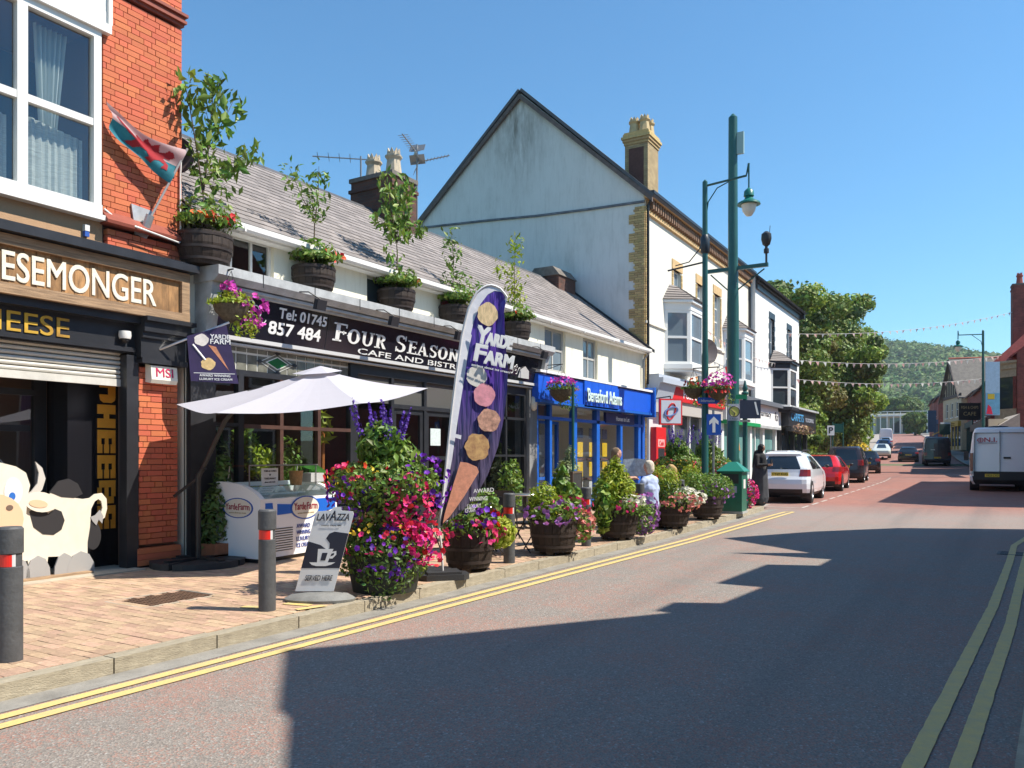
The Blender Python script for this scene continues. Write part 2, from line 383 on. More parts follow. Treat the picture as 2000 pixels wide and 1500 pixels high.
# ------------------------------------------------------------------ palette
WHITE = M('white_paint', (.80, .79, .76), .5, var=.04, scale=2.5)
UPVC = M('white_plastic', (.74, .72, .68), .3)
BLACK = M('black_paint', (.022, .023, .027), .38, var=.25, scale=4)
BLACKM = M('black_metal', (.018, .018, .02), .45)
DARK = M('dark_interior', (.03, .028, .026), .9)
GREY = M('grey_metal', (.28, .28, .28), .45, metal=.6)
STEEL = M('steel', (.55, .55, .55), .3, metal=.9)
GLASS = glass('shop_glass', (.93, .95, .95), .05)
PANE = M('window_pane', (.035, .05, .06), .04, spec=.9)
PANEB = M('window_pane_pale', (.16, .21, .25), .04, spec=.9)
GREEN = M('lamp_post_green', (.012, .085, .07), .35, var=.1, spec=.6)
LEAF = M('leaf', (.15, .25, .034), .5, isl=.45, hue=.035, trans=.3)
LEAFD = M('leaf_dark', (.08, .15, .03), .5, isl=.5, hue=.03, trans=.25)
LEAFY = M('leaf_lime', (.30, .38, .022), .5, isl=.35, hue=.03, trans=.35)
LEAFV = M('leaf_variegated', (.27, .33, .16), .5, isl=.45, trans=.3)
BARK = M('bark', (.10, .07, .045), .9, var=.3, scale=20)
PINK = M('petal_pink', (.75, .03, .22), .6, isl=.3, hue=.02, trans=.25)
PALEPINK = M('petal_pale_pink', (.72, .33, .40), .6, isl=.25, hue=.02, trans=.25)
PURPLE = M('petal_purple', (.17, .02, .42), .6, isl=.4, hue=.03, trans=.2)
REDF = M('petal_red', (.72, .02, .015), .6, isl=.25, hue=.015, trans=.2)
ORANGE = M('petal_orange', (.75, .13, .015), .6, isl=.25, hue=.02, trans=.2)
WHITEF = M('petal_white', (.75, .74, .62), .6, isl=.15, trans=.25)
YELLOWF = M('petal_yellow', (.75, .55, .04), .6, isl=.2, trans=.25)
LILAC = M('petal_lilac', (.36, .14, .45), .6, isl=.3, hue=.03, trans=.25)
SOIL = M('soil', (.03, .02, .013), .95)
BARREL = M('barrel_oak', (.030, .018, .012), .75, var=.45, scale=5, stretch=(8, 8, .8), bump=.3, bscale=6)
HOOP = M('barrel_hoop', (.06, .045, .04), .55, var=.3, metal=.5)
LETW = M('letter_white', (.80, .80, .78), .5)
SKIN = M('skin', (.55, .30, .21), .55, spec=.35)
SKIND = M('skin_brown', (.36, .19, .125), .55, spec=.35)
RUBBER = M('rubber', (.02, .02, .02), .8)
SLATE = M('slate', (.235, .205, .19), .75, isl=.22, var=.12, scale=12, bump=.2, bscale=30)
SLATED = M('slate_dark', (.07, .07, .075), .7, isl=.25, var=.15)
BRICKO = M('brick_orange', (.56, .14, .06), .8, isl=.10, var=.10, scale=14, bump=.3, bscale=50, hue=.008)
MORTAR = M('mortar', (.16, .10, .075), .95)
BRICKY = M('brick_yellow', (.48, .34, .15), .85, isl=.22, var=.2, scale=12, bump=.3, bscale=50, hue=.01)
GREYLEAD = M('grey_painted_wood', (.40, .41, .41), .55, var=.2, scale=5)

# ------------------------------------------------------------------ ground, road, pavements
def roadmat():
    m = bpy.data.materials.new('road_surface'); m.use_nodes = True
    n = m.node_tree.nodes; L = m.node_tree.links; b = n['Principled BSDF']; b.inputs['Roughness'].default_value = .82; b.inputs['Specular IOR Level'].default_value = .35
    tc = n.new('ShaderNodeTexCoord'); O = tc.outputs['Object']
    def noise(s, d=5):
        t = n.new('ShaderNodeTexNoise'); t.inputs['Scale'].default_value = s; t.inputs['Detail'].default_value = d; t.inputs['Roughness'].default_value = .6; L.new(O, t.inputs[0]); return t.outputs['Fac']
    def mr(x, a, c, e=0., f=1.):
        r = n.new('ShaderNodeMapRange'); r.inputs[1].default_value = a; r.inputs[2].default_value = c; r.inputs[3].default_value = e; r.inputs[4].default_value = f; L.new(x, r.inputs[0]); return r.outputs[0]
    def math_(op, x, y):
        r = n.new('ShaderNodeMath'); r.operation = op; r.use_clamp = True
        for i, q in enumerate((x, y)):
            if isinstance(q, (int, float)): r.inputs[i].default_value = q
            else: L.new(q, r.inputs[i])
        return r.outputs[0]
    def mix(f, a, c):
        r = n.new('ShaderNodeMix'); r.data_type = 'RGBA'
        if isinstance(f, (int, float)): r.inputs[0].default_value = f
        else: L.new(f, r.inputs[0])
        for i, q in ((6, a), (7, c)):
            if isinstance(q, tuple): r.inputs[i].default_value = (*q, 1)
            else: L.new(q, r.inputs[i])
        return r.outputs[2]
    vo = n.new('ShaderNodeTexVoronoi'); vo.inputs['Scale'].default_value = 78; L.new(O, vo.inputs['Vector'])
    sx = n.new('ShaderNodeSeparateColor'); L.new(vo.outputs['Color'], sx.inputs[0])
    patch = mr(noise(.55), .44, .60); streak = mr(noise(2.2), .42, .62)
    thr = math_('ADD', math_('MULTIPLY', patch, .42), math_('MULTIPLY', streak, .22))
    chip = math_('LESS_THAN', sx.outputs[0], thr)
    stone = mix(sx.outputs[1], (.19, .166, .145), (.305, .266, .23))
    redst = mix(sx.outputs[2], (.285, .17, .135), (.36, .225, .18))
    near = mix(chip, stone, redst); near = mix(math_('GREATER_THAN', sx.outputs[1], .965), near, (.36, .34, .31))
    far = mix(mr(noise(3.), .3, .7), (.34, .155, .115), (.26, .125, .10))
    far = mix(mr(noise(.3), .5, .7, 0, .5), far, (.27, .20, .17))
    sp = n.new('ShaderNodeSeparateXYZ'); L.new(O, sp.inputs[0])
    ys = math_('ADD', mr(sp.outputs[1], 12.5, 20.), math_('MULTIPLY', noise(.25), 0.0))
    yy = n.new('ShaderNodeMath'); yy.operation = 'MULTIPLY_ADD'; yy.inputs[1].default_value = 3.; L.new(noise(.22), yy.inputs[0]); L.new(sp.outputs[1], yy.inputs[2])
    fac = mr(yy.outputs[0], 17., 21.5)
    mid = mr(yy.outputs[0], 7., 16., 0, .55)
    col = mix(fac, mix(mid, near, (.29, .23, .205)), far)
    # oil drips, tyre-polished strips and patches worn into the surface
    mp = n.new('ShaderNodeMapping'); mp.inputs['Scale'].default_value = (1.1, .06, 1); L.new(O, mp.inputs[0])
    t = n.new('ShaderNodeTexNoise'); t.inputs['Scale'].default_value = 1.2; t.inputs['Detail'].default_value = 4; L.new(mp.outputs[0], t.inputs[0])
    col = mix(mr(t.outputs['Fac'], .5, .75, 0, .35), col, (.10, .095, .09))
    col = mix(mr(noise(14, 3), .66, .78, 0, .5), col, (.05, .05, .05))
    L.new(col, b.inputs['Base Color'])
    bp = n.new('ShaderNodeBump'); bp.inputs['Strength'].default_value = .7; bp.inputs['Distance'].default_value = .008
    L.new(vo.outputs['Distance'], bp.inputs['Height']); L.new(bp.outputs[0], b.inputs['Normal'])
    return m
ROAD = roadmat()
GUTTER = M('gutter_concrete', (.25, .235, .205), .85, var=.25, scale=3, bump=.3)
CONC = M('concrete', (.32, .30, .26), .9, var=.2, scale=2, bump=.2)
KERB = M('kerbstone', (.46, .40, .29), .9, var=.3, scale=7, bump=.5, bscale=45, isl=.08, col2=(.29, .25, .18))
PAVER = M('paver_clay', (.46, .31, .205), .85, isl=.16, var=.2, scale=5, bump=.3, bscale=40, hue=.012)
YELLOW = M('yellow_line_paint', (.70, .51, .17), .7, col2=(.55, .43, .20), scale=9, bump=.3, bscale=60)
EARTH = M('earth', (.12, .13, .06), .95, var=.4, scale=.3)

def sheet(name, n0, n1, ss, off, mat, kind='structure', bend=True, parent=None):
    mb = MB()
    for a, b in zip(ss, ss[1:]):
        q = [(n0, a), (n1, a), (n1, b), (n0, b)]
        mb.quadv(*[(x + (sh(y) if bend else 0), y, gz(y) + off) for x, y in q])
    o = mb.build(name, mat, parent, smooth=60)
    if not parent: o['kind'] = kind
    return o
SS = [-60, -30, -12, 0, 8, 14, 17, 22, 28, 34, 37, 40, 43, 46, 52, 60, 70, 80, 90, 100, 120, 150, 180, 216, 260]
mb = MB(); N = [-900, -300, -80, -20, 4, 30, 80, 300, 900]; S2 = [-200, -60, 0, 8, 17, 28, 40, 52, 60, 80, 100, 120, 150, 180, 216, 260, 400, 900, 2500]
for a, b in zip(N, N[1:]):
    for c, d in zip(S2, S2[1:]): mb.quadv(*[(x, y, gz(y) - .06) for x, y in ((a, c), (b, c), (b, d), (a, d))])
struct(mb.build('ground', EARTH))
sheet('road', 2.0, 11.0, SS, 0, ROAD)
SIDE = MB()                                                   # the side street at the junction on the right
for a, b in ((10.6, 16), (16, 60)): SIDE.quadv((a, 14.5, gz(14.5) - .002), (b, 14.5, gz(14.5) - .002), (b, 22, gz(22) - .002), (a, 22, gz(22) - .002))
struct(SIDE.build('side_road', ROAD))
struct(sheet('gutter', 4.28, 4.53, [-60, -30, 0, 8, 14, 16.4], .004, GUTTER))

# left pavement: bed, clay pavers, kerbstones
pav = MB(); ss = [-60, -30, -7, 0, 8, 17]
for a, b in zip(ss, ss[1:]):
    q = [(x, y, gz(y)) for x, y in ((-1.6, a), (4.15, a), (4.15, b), (-1.6, b))]
    pav.quadv(*[(x, y, z + .095) for x, y, z in q])
bed = struct(pav.build('pavement', CONC))
items = []
k = 0; y = -8.0
while y < 15.9:
    x = .02 - (.1 if k % 2 else 0)
    while x < 4.14:
        a, b = max(x, .02), min(x + .2, 4.14)
        if b - a > .03 and not (2.03 < (a + b) / 2 < 2.66 and -2.2 < y < -1.33):
            items.append((((a + b) / 2, y + .05, gz(y) + .095 + rnd.uniform(-.002, .002)), (b - a - .005, .095, .05), (rnd.uniform(-.012, .012), rnd.uniform(-.008, .008), rnd.uniform(-.008, .008))))
        x += .2
    y += .1; k += 1
pieces(bed, 'paver', items, PAVER, 300, rest='paver_field')
kerb = struct(MB().box(4.15, -60, -.1, 4.28, 15.7, .0).build('kerb', CONC))
items = []; y = -9.0
while y < 15.6:
    items.append(((4.215, y + .455, gz(y + .45) + .01 + rnd.uniform(-.003, .003)), (.145, .902, .22), (rnd.uniform(-.006, .006), rnd.uniform(-.01, .01), rnd.uniform(-.004, .004)))); y += .915
pieces(kerb, 'kerbstone', items, KERB, 300)
# end of the build-out: kerb turns towards the shops
mb = MB()
for i in range(5):
    a0, a1 = i / 5 * PI / 2, (i + 1) / 5 * PI / 2 - .02
    f = lambda a, r: (2.9 + r * math.cos(a), 15.7 + .9 * math.sin(a) * r / 1.38)
    q = [f(a0, 1.24), f(a0, 1.38), f(a1, 1.38), f(a1, 1.24)]
    mb.extr([(x, y_, 0) for x, y_ in q], (0, 0, .215))
mb.build('kerb_corner', KERB, kerb)
mb = MB(); mb.extr([(-.5, 15.9, 0), (4.14, 15.7, 0), (3.95, 16.2, 0), (3.5, 16.48, 0), (2.9, 16.6, 0), (-.5, 16.6, 0)], (0, 0, .19)); mb.build('paving_end', M('paving_slab', (.36, .29, .23), .9, var=.2, scale=3), bed)
sheet('far_pavement', -1.5, 2.85, [16.5, 22, 28, 34, 40], .12, M('paving_grey', (.33, .29, .25), .9, var=.2, scale=2), bend=False)
sheet('far_pavement', -1.5, 3.0, [40, 43, 46, 52, 60, 70, 80, 90, 100, 120, 150, 180, 216], .12, MT['paving_grey'])
rk = [(9.75, -60), (9.78, -8), (9.97, -2.4), (10.22, 2), (10.46, 7), (10.62, 9.8), (11.05, 11.5), (11.9, 13.2), (14, 14.0)]
mb = MB(); m2 = MB()
for (a, b), (c, d) in zip(rk, rk[1:]):
    mb.quadv((a + .13, b, .12), (15, b, .12), (15, d, .12), (c + .13, d, .12)); m2.extr([(a, b, -.1), (a + .14, b, -.1), (c + .14, d, -.1), (c, d, -.1)], (0, 0, .225))
struct(mb.build('right_pavement', MT['paving_grey'])); struct(m2.build('kerb', KERB))
sheet('right_pavement', 11.1, 13, [25, 28, 34], .12, MT['paving_grey'])
sheet('right_pavement', 10.6, 13, [34, 37, 40, 43, 46, 52, 60, 70, 80, 90, 100, 120, 150, 180, 216], .12, MT['paving_grey'])
sheet('kerb', 10.48, 10.62, [34, 37, 40, 43, 46, 52, 60, 70, 80, 90, 100, 120], .125, KERB)
struct(sheet('kerb', 10.98, 11.12, [25, 28, 34], .125, KERB))

# road markings: ragged double yellow lines, parking bay lines
def line(pts, wd, mat, name, step=.12, rag=.003, z=.008):
    mb = MB(); P_ = [Vector((p[0], p[1], 0)) for p in pts]; out = []
    for a, b in zip(P_, P_[1:]):
        k = max(1, int((b - a).length / step)); t = (b - a).normalized(); nn = Vector((t.y, -t.x, 0))
        for i in range(k + (1 if b is P_[-1] else 0)):
            p = a.lerp(b, i / k); l = p - nn * (wd / 2 + rnd.uniform(-rag, rag)); r = p + nn * (wd / 2 + rnd.uniform(-rag, rag))
            out.append((l, r))
    for (a, b), (c, d) in zip(out, out[1:]):
        mb.quadv(*[(q.x, q.y, gz(q.y) + z) for q in (a, b, d, c)])
    return struct(mb.build(name, mat))
line([(4.62, -14), (4.63, -4), (4.66, 1), (4.75, 9), (4.86, 14.5), (4.9, 15.6)], .098, YELLOW, 'yellow_line')
line([(4.80, -14), (4.81, -4), (4.85, 1), (4.95, 9), (5.10, 15.6), (5.0, 15.75), (4.9, 15.7)], .098, YELLOW, 'yellow_line')
line([(9.4, -8), (9.52, -2.4), (9.85, 3), (10.03, 7), (10.14, 9.8), (10.5, 12.3), (11.3, 14.4), (14, 15.6)], .098, YELLOW, 'yellow_line')
line([(9.6, -8), (9.73, -2.3), (10.0, 2.0), (10.23, 7.2), (10.36, 9.8), (10.75, 11.9), (11.6, 13.8), (14, 14.9)], .098, YELLOW, 'yellow_line')
BAY = M('bay_line_paint', (.48, .43, .38), .8, var=.2, scale=8)
for y0 in np.arange(17.2, 42, 1.5): line([(5.0 + sh(y0), y0), (5.0 + sh(y0 + 1.0), y0 + 1.0)], .08, BAY, 'bay_line', rag=.004)
line([(2.95, 17.2), (4.95, 17.2)], .08, BAY, 'bay_line')
for y0 in (35.5, 47.): line([(3.0 + sh(y0), y0), (5.0 + sh(y0), y0)], .08, BAY, 'bay_line')
for x, y, a in ((3.62, -1.62, .25), (3.85, -1.28, .2), (4.1, -1.35, 1.3)):     # yellow loading ticks on the pavement edge
    q = [Vector((math.cos(a) * u - math.sin(a) * v + x, math.sin(a) * u + math.cos(a) * v + y, .127 + (.004 if x > 4 else 0))) for u, v in ((-.16, -.05), (.16, -.05), (.15, .05), (-.15, .045))]
    struct(MB().quadv(*q).build('loading_tick', YELLOW))
gg = thing('road_gully', 'rusty gully grate between the right hand yellow lines', 'drain cover', (10.13, 8.6, .012), R(-4))
for i in range(7): MB().box(-.2, -.2 + i * .06, -.03, .2, -.165 + i * .06, 0).build('grate_bar', M('gully_iron', (.07, .06, .06), .6, var=.3), gg)
mb = MB(); mb.box(-.24, -.24, -.06, -.2, .24, .004).box(.2, -.24, -.06, .24, .24, .004).box(-.2, -.24, -.06, .2, -.2, .004).box(-.2, .215, -.06, .2, .25, .004); mb.build('frame', MT['gully_iron'], gg)
# drain cover in the pavers
dc = thing('drain_cover', 'rusty patterned drain cover set in the clay pavers', 'drain cover', (2.345, -1.76, .105))
MB().box(-.31, -.43, -.05, .31, .43, .0).build('plate', M('rust_iron', (.11, .06, .035), .8, var=.4, scale=9), dc)
mb = MB()
for i in range(10):
    for j in range(14):
        x, y_ = -.27 + i * .06, -.39 + j * .06
        mb.box(x - .022, y_ - .022, 0, x + .022, y_ + .022, .012)
stuff(mb.build('stud_pattern', MT['rust_iron'], dc))
mb = MB(); mb.box(-.33, -.45, -.05, -.31, .45, .016).box(.31, -.45, -.05, .33, .45, .016).box(-.31, -.45, -.05, .31, -.43, .016).box(-.31, .43, -.05, .31, .45, .016); mb.build('frame', M('cement_edge', (.42, .36, .28), .9), dc)

# hills with woods
def hz(x, y):
    t = min(1, max(0, (y - 330) / 400)); t = t * t * (3 - 2 * t)
    return gz(216) + t * (66 - .2 * max(-150, min(70, x)) + 3 * math.sin(x / 37)) + 4 * math.sin(x / 23 + y / 41) * t
mb = MB(); xs = np.linspace(-420, 360, 53); ys = np.linspace(300, 800, 34)
for a, b in zip(xs, xs[1:]):
    for c, d in zip(ys, ys[1:]): mb.quadv(*[(x, y, hz(x, y) - 1) for x, y in ((a, c), (b, c), (b, d), (a, d))])
struct(mb.build('hill', M('hill_grass', (.10, .15, .04), .95, var=.4, scale=.02, col2=(.16, .17, .06)), smooth=60))
b_ = bmesh.new(); bmesh.ops.create_icosphere(b_, subdivisions=2, radius=1.0); ico = np.array([v.co[:] for v in b_.verts]); icf = np.array([[v.index for v in f.verts] for f in b_.faces]); b_.free()
V = []; Q = []; o_ = 0; TR = []
for i in range(3000):
    y = 335 + 420 * rnd.random() ** .9; x = 10 - .05 * y + rnd.uniform(-.2, .17) * y
    if 60 < (y - 330) * 1.0 + 20 * math.sin(x / 30) and math.sin(x / 27 + 1) * math.sin(y / 33) > .78: continue
    r = rnd.uniform(3.6, 7.0) * (.75 + y / 1400)
    jit = 1 + .22 * nr.normal(size=(len(ico), 1)); TR.append((x, y, hz(x, y) + r * .35, r)); v = ico * jit * .8 * np.array([r, r, r * rnd.uniform(.75, 1.15)]) + np.array([x, y, hz(x, y) + r * .35])
    V.append(v); Q.append(icf + o_); o_ += len(ico)
WOOD = M('woodland', (.08, .135, .04), .9, isl=.42, var=.35, scale=.35, hue=.03, bump=1.0, bscale=.9)
stuff(arrays('woodland', np.concatenate(V), np.concatenate(Q), WOOD, smooth=False))
T_ = np.array(TR); k_ = 70; d_ = nr.normal(size=(len(T_), k_, 3)); d_ /= np.linalg.norm(d_, axis=2, keepdims=True); d_[:, :, 2] = np.abs(d_[:, :, 2]) * .9 + d_[:, :, 2] * .1
c_ = (T_[:, None, :3] + d_ * T_[:, None, 3:4] * (.8 + .35 * nr.random((len(T_), k_, 1)))).reshape(-1, 3)
leafcloud('woodland_leaves', c_, d_.reshape(-1, 3) + .5 * nr.normal(size=(len(c_), 3)), 2.1, M('woodland_leaf', (.088, .158, .036), .8, isl=.55, hue=.035, trans=.25), None, .8)
# ================================================================== cheese shop: brick building at the left end
BB = thing('brick_building', 'orange brick corner building with white bay window above the cheese shop', 'building', (0, 0, 0))
mb = MB()
mb.box(-9, -9, 0, -1.6, .17, 9.6)                                    # body behind
mb.box(-1.6, -1.0, 4.4, -.09, .15, 9.6)                               # upper pier core
mb.box(-1.6, -.5, .1, -.09, .10, 3.0)                                 # lower pier core
mb.box(-1.6, -9, 7.15, -.1, -1.05, 9.6)
mb.box(-1.6, -9, 3.0, -.12, .12, 4.35)
mb.box(-1.6, -9, .1, -1.45, -.5, 3.0)
mb.build('wall', MORTAR, BB)
def brickface(x, y0, y1, z0, z1, h=.078, L_=.236, hdr=.118, dep=.1, pat=0):
    it = []; z = z0; k = pat
    while z + h * .9 < z1:
        y = y1                                                     # bonded from the outer corner
        seq = [hdr, .06, L_] if k % 2 == 0 else [L_]
        j = 0
        while y > y0 + .012:
            l = seq[j] if j < len(seq) else (L_ if (j + k) % 3 else hdr); a = max(y0, y - l)
            it.append(((x - dep / 2 + rnd.uniform(-.002, .0025), (a + y) / 2, z + h / 2), (dep, y - a - .009, h - .009))); y = a; j += 1
        z += h; k += 1
    return it
items = brickface(0, -1.0, .17, 4.8, 7.72) + brickface(0, -1.0, .17, 7.9, 9.4) + brickface(0.02, -.95, .17, 4.36, 4.62) + brickface(0, -.5, .1, .42, 2.9, pat=1)
items += [((-.05, -.2, z), (.16, .66, .075)) for z in (.18, .26, .34)]
pieces(BB, 'brick', items, BRICKO, 300, rest='brick_field')
RT = M('terracotta_moulding', (.26, .06, .035), .7, var=.2)
parts('string_course', RT, BB, [(-.1, -1.0, z, d, .17 + d * .5, z + .04) for z, d in ((7.72, .03), (7.76, .07), (7.81, .045), (7.85, .09), (9.42, .1))])
mb = MB()
mb.extr([(-.1, -1.02, 4.64), (.14, -1.02, 4.64), (.15, -1.02, 4.68), (.0, -1.02, 4.82), (-.1, -1.02, 4.82)], (0, 1.24, 0))
mb.build('weathered_sill', RT, BB)
MB().box(-.4, -1.02, 4.27, .2, .2, 4.33).box(-.3, -.98, 4.33, .05, .17, 4.36).build('ledge', WHITE, BB)
# white clad gablet and bay window
mb = MB(); mb.box(-.1, -9, 7.13, -.02, -1.0, 9.5); mb.build('cladding_board', UPVC, BB)
for i in range(6): MB().box(-.03, -9, 7.22 + i * .17, .05 - .006 * (i % 2), -.97, 7.385 + i * .17).build('plank', UPVC, BB)
MB().box(-.03, -9, 7.1, .09, -.93, 7.215).box(-.03, -.97, 7.215, .09, -.92, 8.3).build('fascia_board', UPVC, BB)
BW = MB(); x = -.06
BW.box(x, -9, 4.72, x + .12, -1.04, 4.86).box(x, -9, 7.0, x + .1, -1.04, 7.1)
for a, b in ((-1.14, -1.04), (-2.07, -1.95), (-2.98, -2.86), (-3.9, -3.78)): BW.box(x, a, 4.86, x + .1, b, 7.0)
BW.box(x + .01, -9, 5.86, x + .09, -1.14, 5.95)
bw = BW.build('bay_window', UPVC, BB)
WG = glass('window_glass', (.94, .96, .96), .06)
for a, b in ((-1.95, -1.14), (-2.86, -2.07), (-3.78, -2.98)):
    for c, d in ((4.86, 5.86), (5.95, 7.0)): MB().box(x + .03, a, c, x + .036, b, d).build('pane', WG, bw)
MB().box(-.09, -9, 4.66, .1, -1.0, 4.725).build('sill', UPVC, bw)
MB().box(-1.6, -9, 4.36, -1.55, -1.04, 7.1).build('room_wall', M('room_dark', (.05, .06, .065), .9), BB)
LACE = M('net_curtain', (.58, .62, .58), .9, var=.25, scale=14, stretch=(1, .3, 6), trans=.4)
for y0 in (-1.98, -2.9, -3.8):
    mb = MB(); prev = None
    for i in range(31):
        y = y0 + .82 * i / 30; q = (-.2 + .018 * math.sin(i * 1.9), y)
        if prev: mb.quadv((prev[0], prev[1], 4.86), (q[0], q[1], 4.86), (q[0], q[1], 5.80 - .1 * i / 30), (prev[0], prev[1], 5.80 - .1 * (i - 1) / 30))
        prev = q
    mb.build('net_curtain', LACE, bw)
mb = MB(); prev = None
for i in range(25):
    t = i / 24; q = (-.3 + .04 * math.sin(i * 1.7), -1.72 + .42 * t, -1.62 + .12 * t)
    if prev: mb.quadv((prev[0], prev[1], 7.0), (q[0], q[1], 7.0), (q[0] , q[2], 5.1), (prev[0], prev[2], 5.1))
    prev = q
mb.build('curtain', M('curtain_white', (.62, .68, .66), .9, trans=.35), bw)
# rendered band, cornice, fascia, capital
SAND = streaky('sand_render', (.44, .27, .15), (.16, .10, .06), .6)
MB().box(-.5, -9, 4.33, -.03, -.99, 4.66).build('rendered_band', SAND, BB)
mb = MB(); mb.box(-.3, -9, 4.2, .3, .24, 4.3).box(-.3, -9, 4.3, .2, .2, 4.34); mb.build('cornice', BLACK, BB)
mb = MB(); mb.box(-.2, -9, 3.5, .06, .24, 4.2); mb.build('fascia', BLACK, BB)
mb = MB()
for z0, z1, d, e in ((3.30, 3.44, .2, .2), (3.44, 3.5, .26, .24), (3.22, 3.3, .16, .18), (2.93, 3.22, .12, .16), (2.88, 2.95, .15, .18)): mb.box(-.3, -.54, z0, d, e - .02, z1)
mb.build('capital_moulding', BLACK, BB)
mb = MB(); mb.box(-.25, -9, 3.0, -.02, -.54, 3.5).box(-.25, -9, 3.02, .03, -.56, 3.08).box(-.3, -9, 3.4, .12, -.54, 3.5); mb.build('fascia_rail', BLACK, BB)
# recessed shopfront
mb = MB(); mb.box(-.15, -.68, .12, .02, -.51, 2.98).box(-1.4, -9, .1, -.95, -3.5, 2.9); mb.build('pilaster', BLACK, BB)
mb = MB(); mb.box(-.52, -1.15, .12, -.46, -.5, 2.95).box(-.95, -1.2, .12, -.46, -1.15, 2.95); mb.build('side_panel', M('black_panel', (.010, .010, .013), .25), BB)
mb = MB(); mb.box(-.95, -1.40, .12, -.87, -1.25, 2.9).box(-.95, -2.2, 2.42, -.87, -1.4, 2.5).box(-.95, -4, 2.84, -.87, -1.25, 2.95).box(-.95, -2.3, .12, -.87, -2.2, 2.9).box(-.95, -2.2, .12, -.87, -1.4, .55).box(-.95, -2.15, 1.95, -.88, -1.45, 2.03); dr = mb.build('shop_door', BLACK, BB)
MB().box(-.92, -2.2, .55, -.91, -1.4, 2.42).build('pane', GLASS, dr)
mb = MB(); mb.box(-3.0, -4, .1, -2.95, -.7, 3).box(-2.95, -.72, .1, -.95, -.70, 3).box(-2.95, -4, 2.95, -.3, -.7, 3.0); mb.build('shop_interior', DARK, BB)
mb = MB(); mb.box(-1.45, -2.1, 1.05, -1.25, -1.5, 1.1).box(-1.45, -2.1, 1.3, -1.25, -1.5, 1.33).box(-1.44, -1.86, 1.1, -1.3, -1.62, 1.2); mb.build('display_shelf', M('cheese_wax', (.35, .25, .08), .5), BB)
sh_ = MB()
for i in range(6):
    z = 2.66 + i * .062; pts = [(-.16, -6, z), (-.13, -6, z + .012), (-.125, -6, z + .03), (-.13, -6, z + .046), (-.16, -6, z + .056)]
    MB().extr(pts, (0, 5.32, 0)).build('shutter_slat', M('shutter_cream', (.58, .56, .50), .45, var=.1), BB)
MB().box(-.17, -6, 2.56, -.12, -.68, 2.655).build('shutter_bar', MT['shutter_cream'], BB)
MB().box(-1.6, -9, .02, .25, -.56, .135).build('doorstep', M('step_concrete', (.44, .38, .29), .9, var=.15, scale=4), BB)

# painted board sign
sg = thing('shop_sign', 'long timber framed sign of upright boards lettered CHEESEMONGER in white', 'sign', (.06, 0, 0))
WOODF = M('weathered_timber', (.31, .20, .115), .8, var=.45, scale=5, stretch=(1, .5, 9), bump=.3)
WOODP = M('pallet_board', (.31, .165, .065), .75, var=.5, scale=5, stretch=(2, 2, .6), isl=.3)
MB().box(0, -5.5, 3.50, .14, .155, 3.62).build('frame_rail', WOODF, sg); MB().box(0, -5.5, 4.06, .14, .155, 4.185).build('frame_rail', WOODF, sg)
MB().box(0, .03, 3.62, .138, .153, 4.06).build('frame_stile', WOODF, sg)
y = .03
while y > -5:
    l = rnd.uniform(.10, .19); MB().box(0, y - l + .004, 3.62, .085 + rnd.uniform(-.006, .006), y, 4.06).build('board', WOODP, sg); y -= l
text('CHEESEMONGER', sg, M('letter_cream', (.74, .69, .57), .7, var=.12, scale=18), (.094, -2.98, 3.655), 2.63, .34, bold=.02)
# yellow lettering
yl = thing('shop_lettering', 'yellow serif CHEESE lettering on the black rail over the shutter', 'lettering', (0, 0, 0))
GOLD = M('letter_gold', (.80, .50, .03), .5, col2=(.25, .12, .03), scale=1.2)
text('CHEESE', yl, GOLD, (-.018, -2.75, 3.1), 1.32, .24, bold=.01, ext=.012)
cl = thing('vertical_lettering', 'orange stencil CHEESE lettering running down the black panel', 'lettering', (-.458, 0, 0))
OCH = M('letter_ochre', (.78, .34, .03), .6, var=.1)
def stencil(ch, z, parent):                                          # letters turned a quarter: tops point to the right
    h, w_ = .315, .22; y0 = -.80; mb = MB()
    def bar(u0, u1, v0, v1): mb.box(0, y0 + v0 * w_ * 1.15, z - u1 * h, .012, y0 + v1 * w_ * 1.15, z - u0 * h)
    if ch == 'C':
        n = 10; P_ = []
        for i in range(n + 1): a = PI * i / n; P_.append((.5 - .5 * math.cos(a) * 1.0, .5 + .5 * math.sin(a)))
        mb.extr([(0, y0 + w_ * 1.15 * (.12 + .88 * v), z - u * h) for u, v in [(0, .25), (.1, .05), (.28, 0), (.35, .0), (.35, .55), (.65, .55), (.65, 0), (.72, 0), (.9, .05), (1, .25), (1, .75), (.9, .95), (.75, 1), (.25, 1), (.1, .95), (0, .75)]], (.012, 0, 0))
    elif ch == 'H': bar(0, .4, 0, 1); bar(.6, 1, 0, 1); bar(.4, .6, .36, .64)
    elif ch == 'E': bar(0, .36, 0, 1); bar(.36, .62, .0, .2); bar(.36, .62, .42, .6); bar(.36, .62, .82, 1); bar(.62, 1, .0, .26); bar(.62, 1, .37, .63); bar(.62, 1, .74, 1)
    else: bar(0, .3, .1, 1); bar(.3, .7, 0, .22); bar(.3, .7, .4, .6); bar(.3, .7, .78, 1); bar(.7, 1, 0, .9)
    mb.build('letter', OCH, parent)
for i, ch in enumerate('CHEESE'): stencil(ch, 2.67 - i * .343, cl)
st = thing('door_sticker', 'round white great taste sticker on the shop door glass', 'sticker', (-.9, -1.93, 1.45))
mb = MB(); n = 24
for i in range(n):
    a, b = 2 * PI * i / n, 2 * PI * (i + 1) / n
    mb.quadv(*[(0, r * math.cos(t), r * math.sin(t)) for r, t in ((.17, a), (.185, a), (.185, b), (.17, b))])
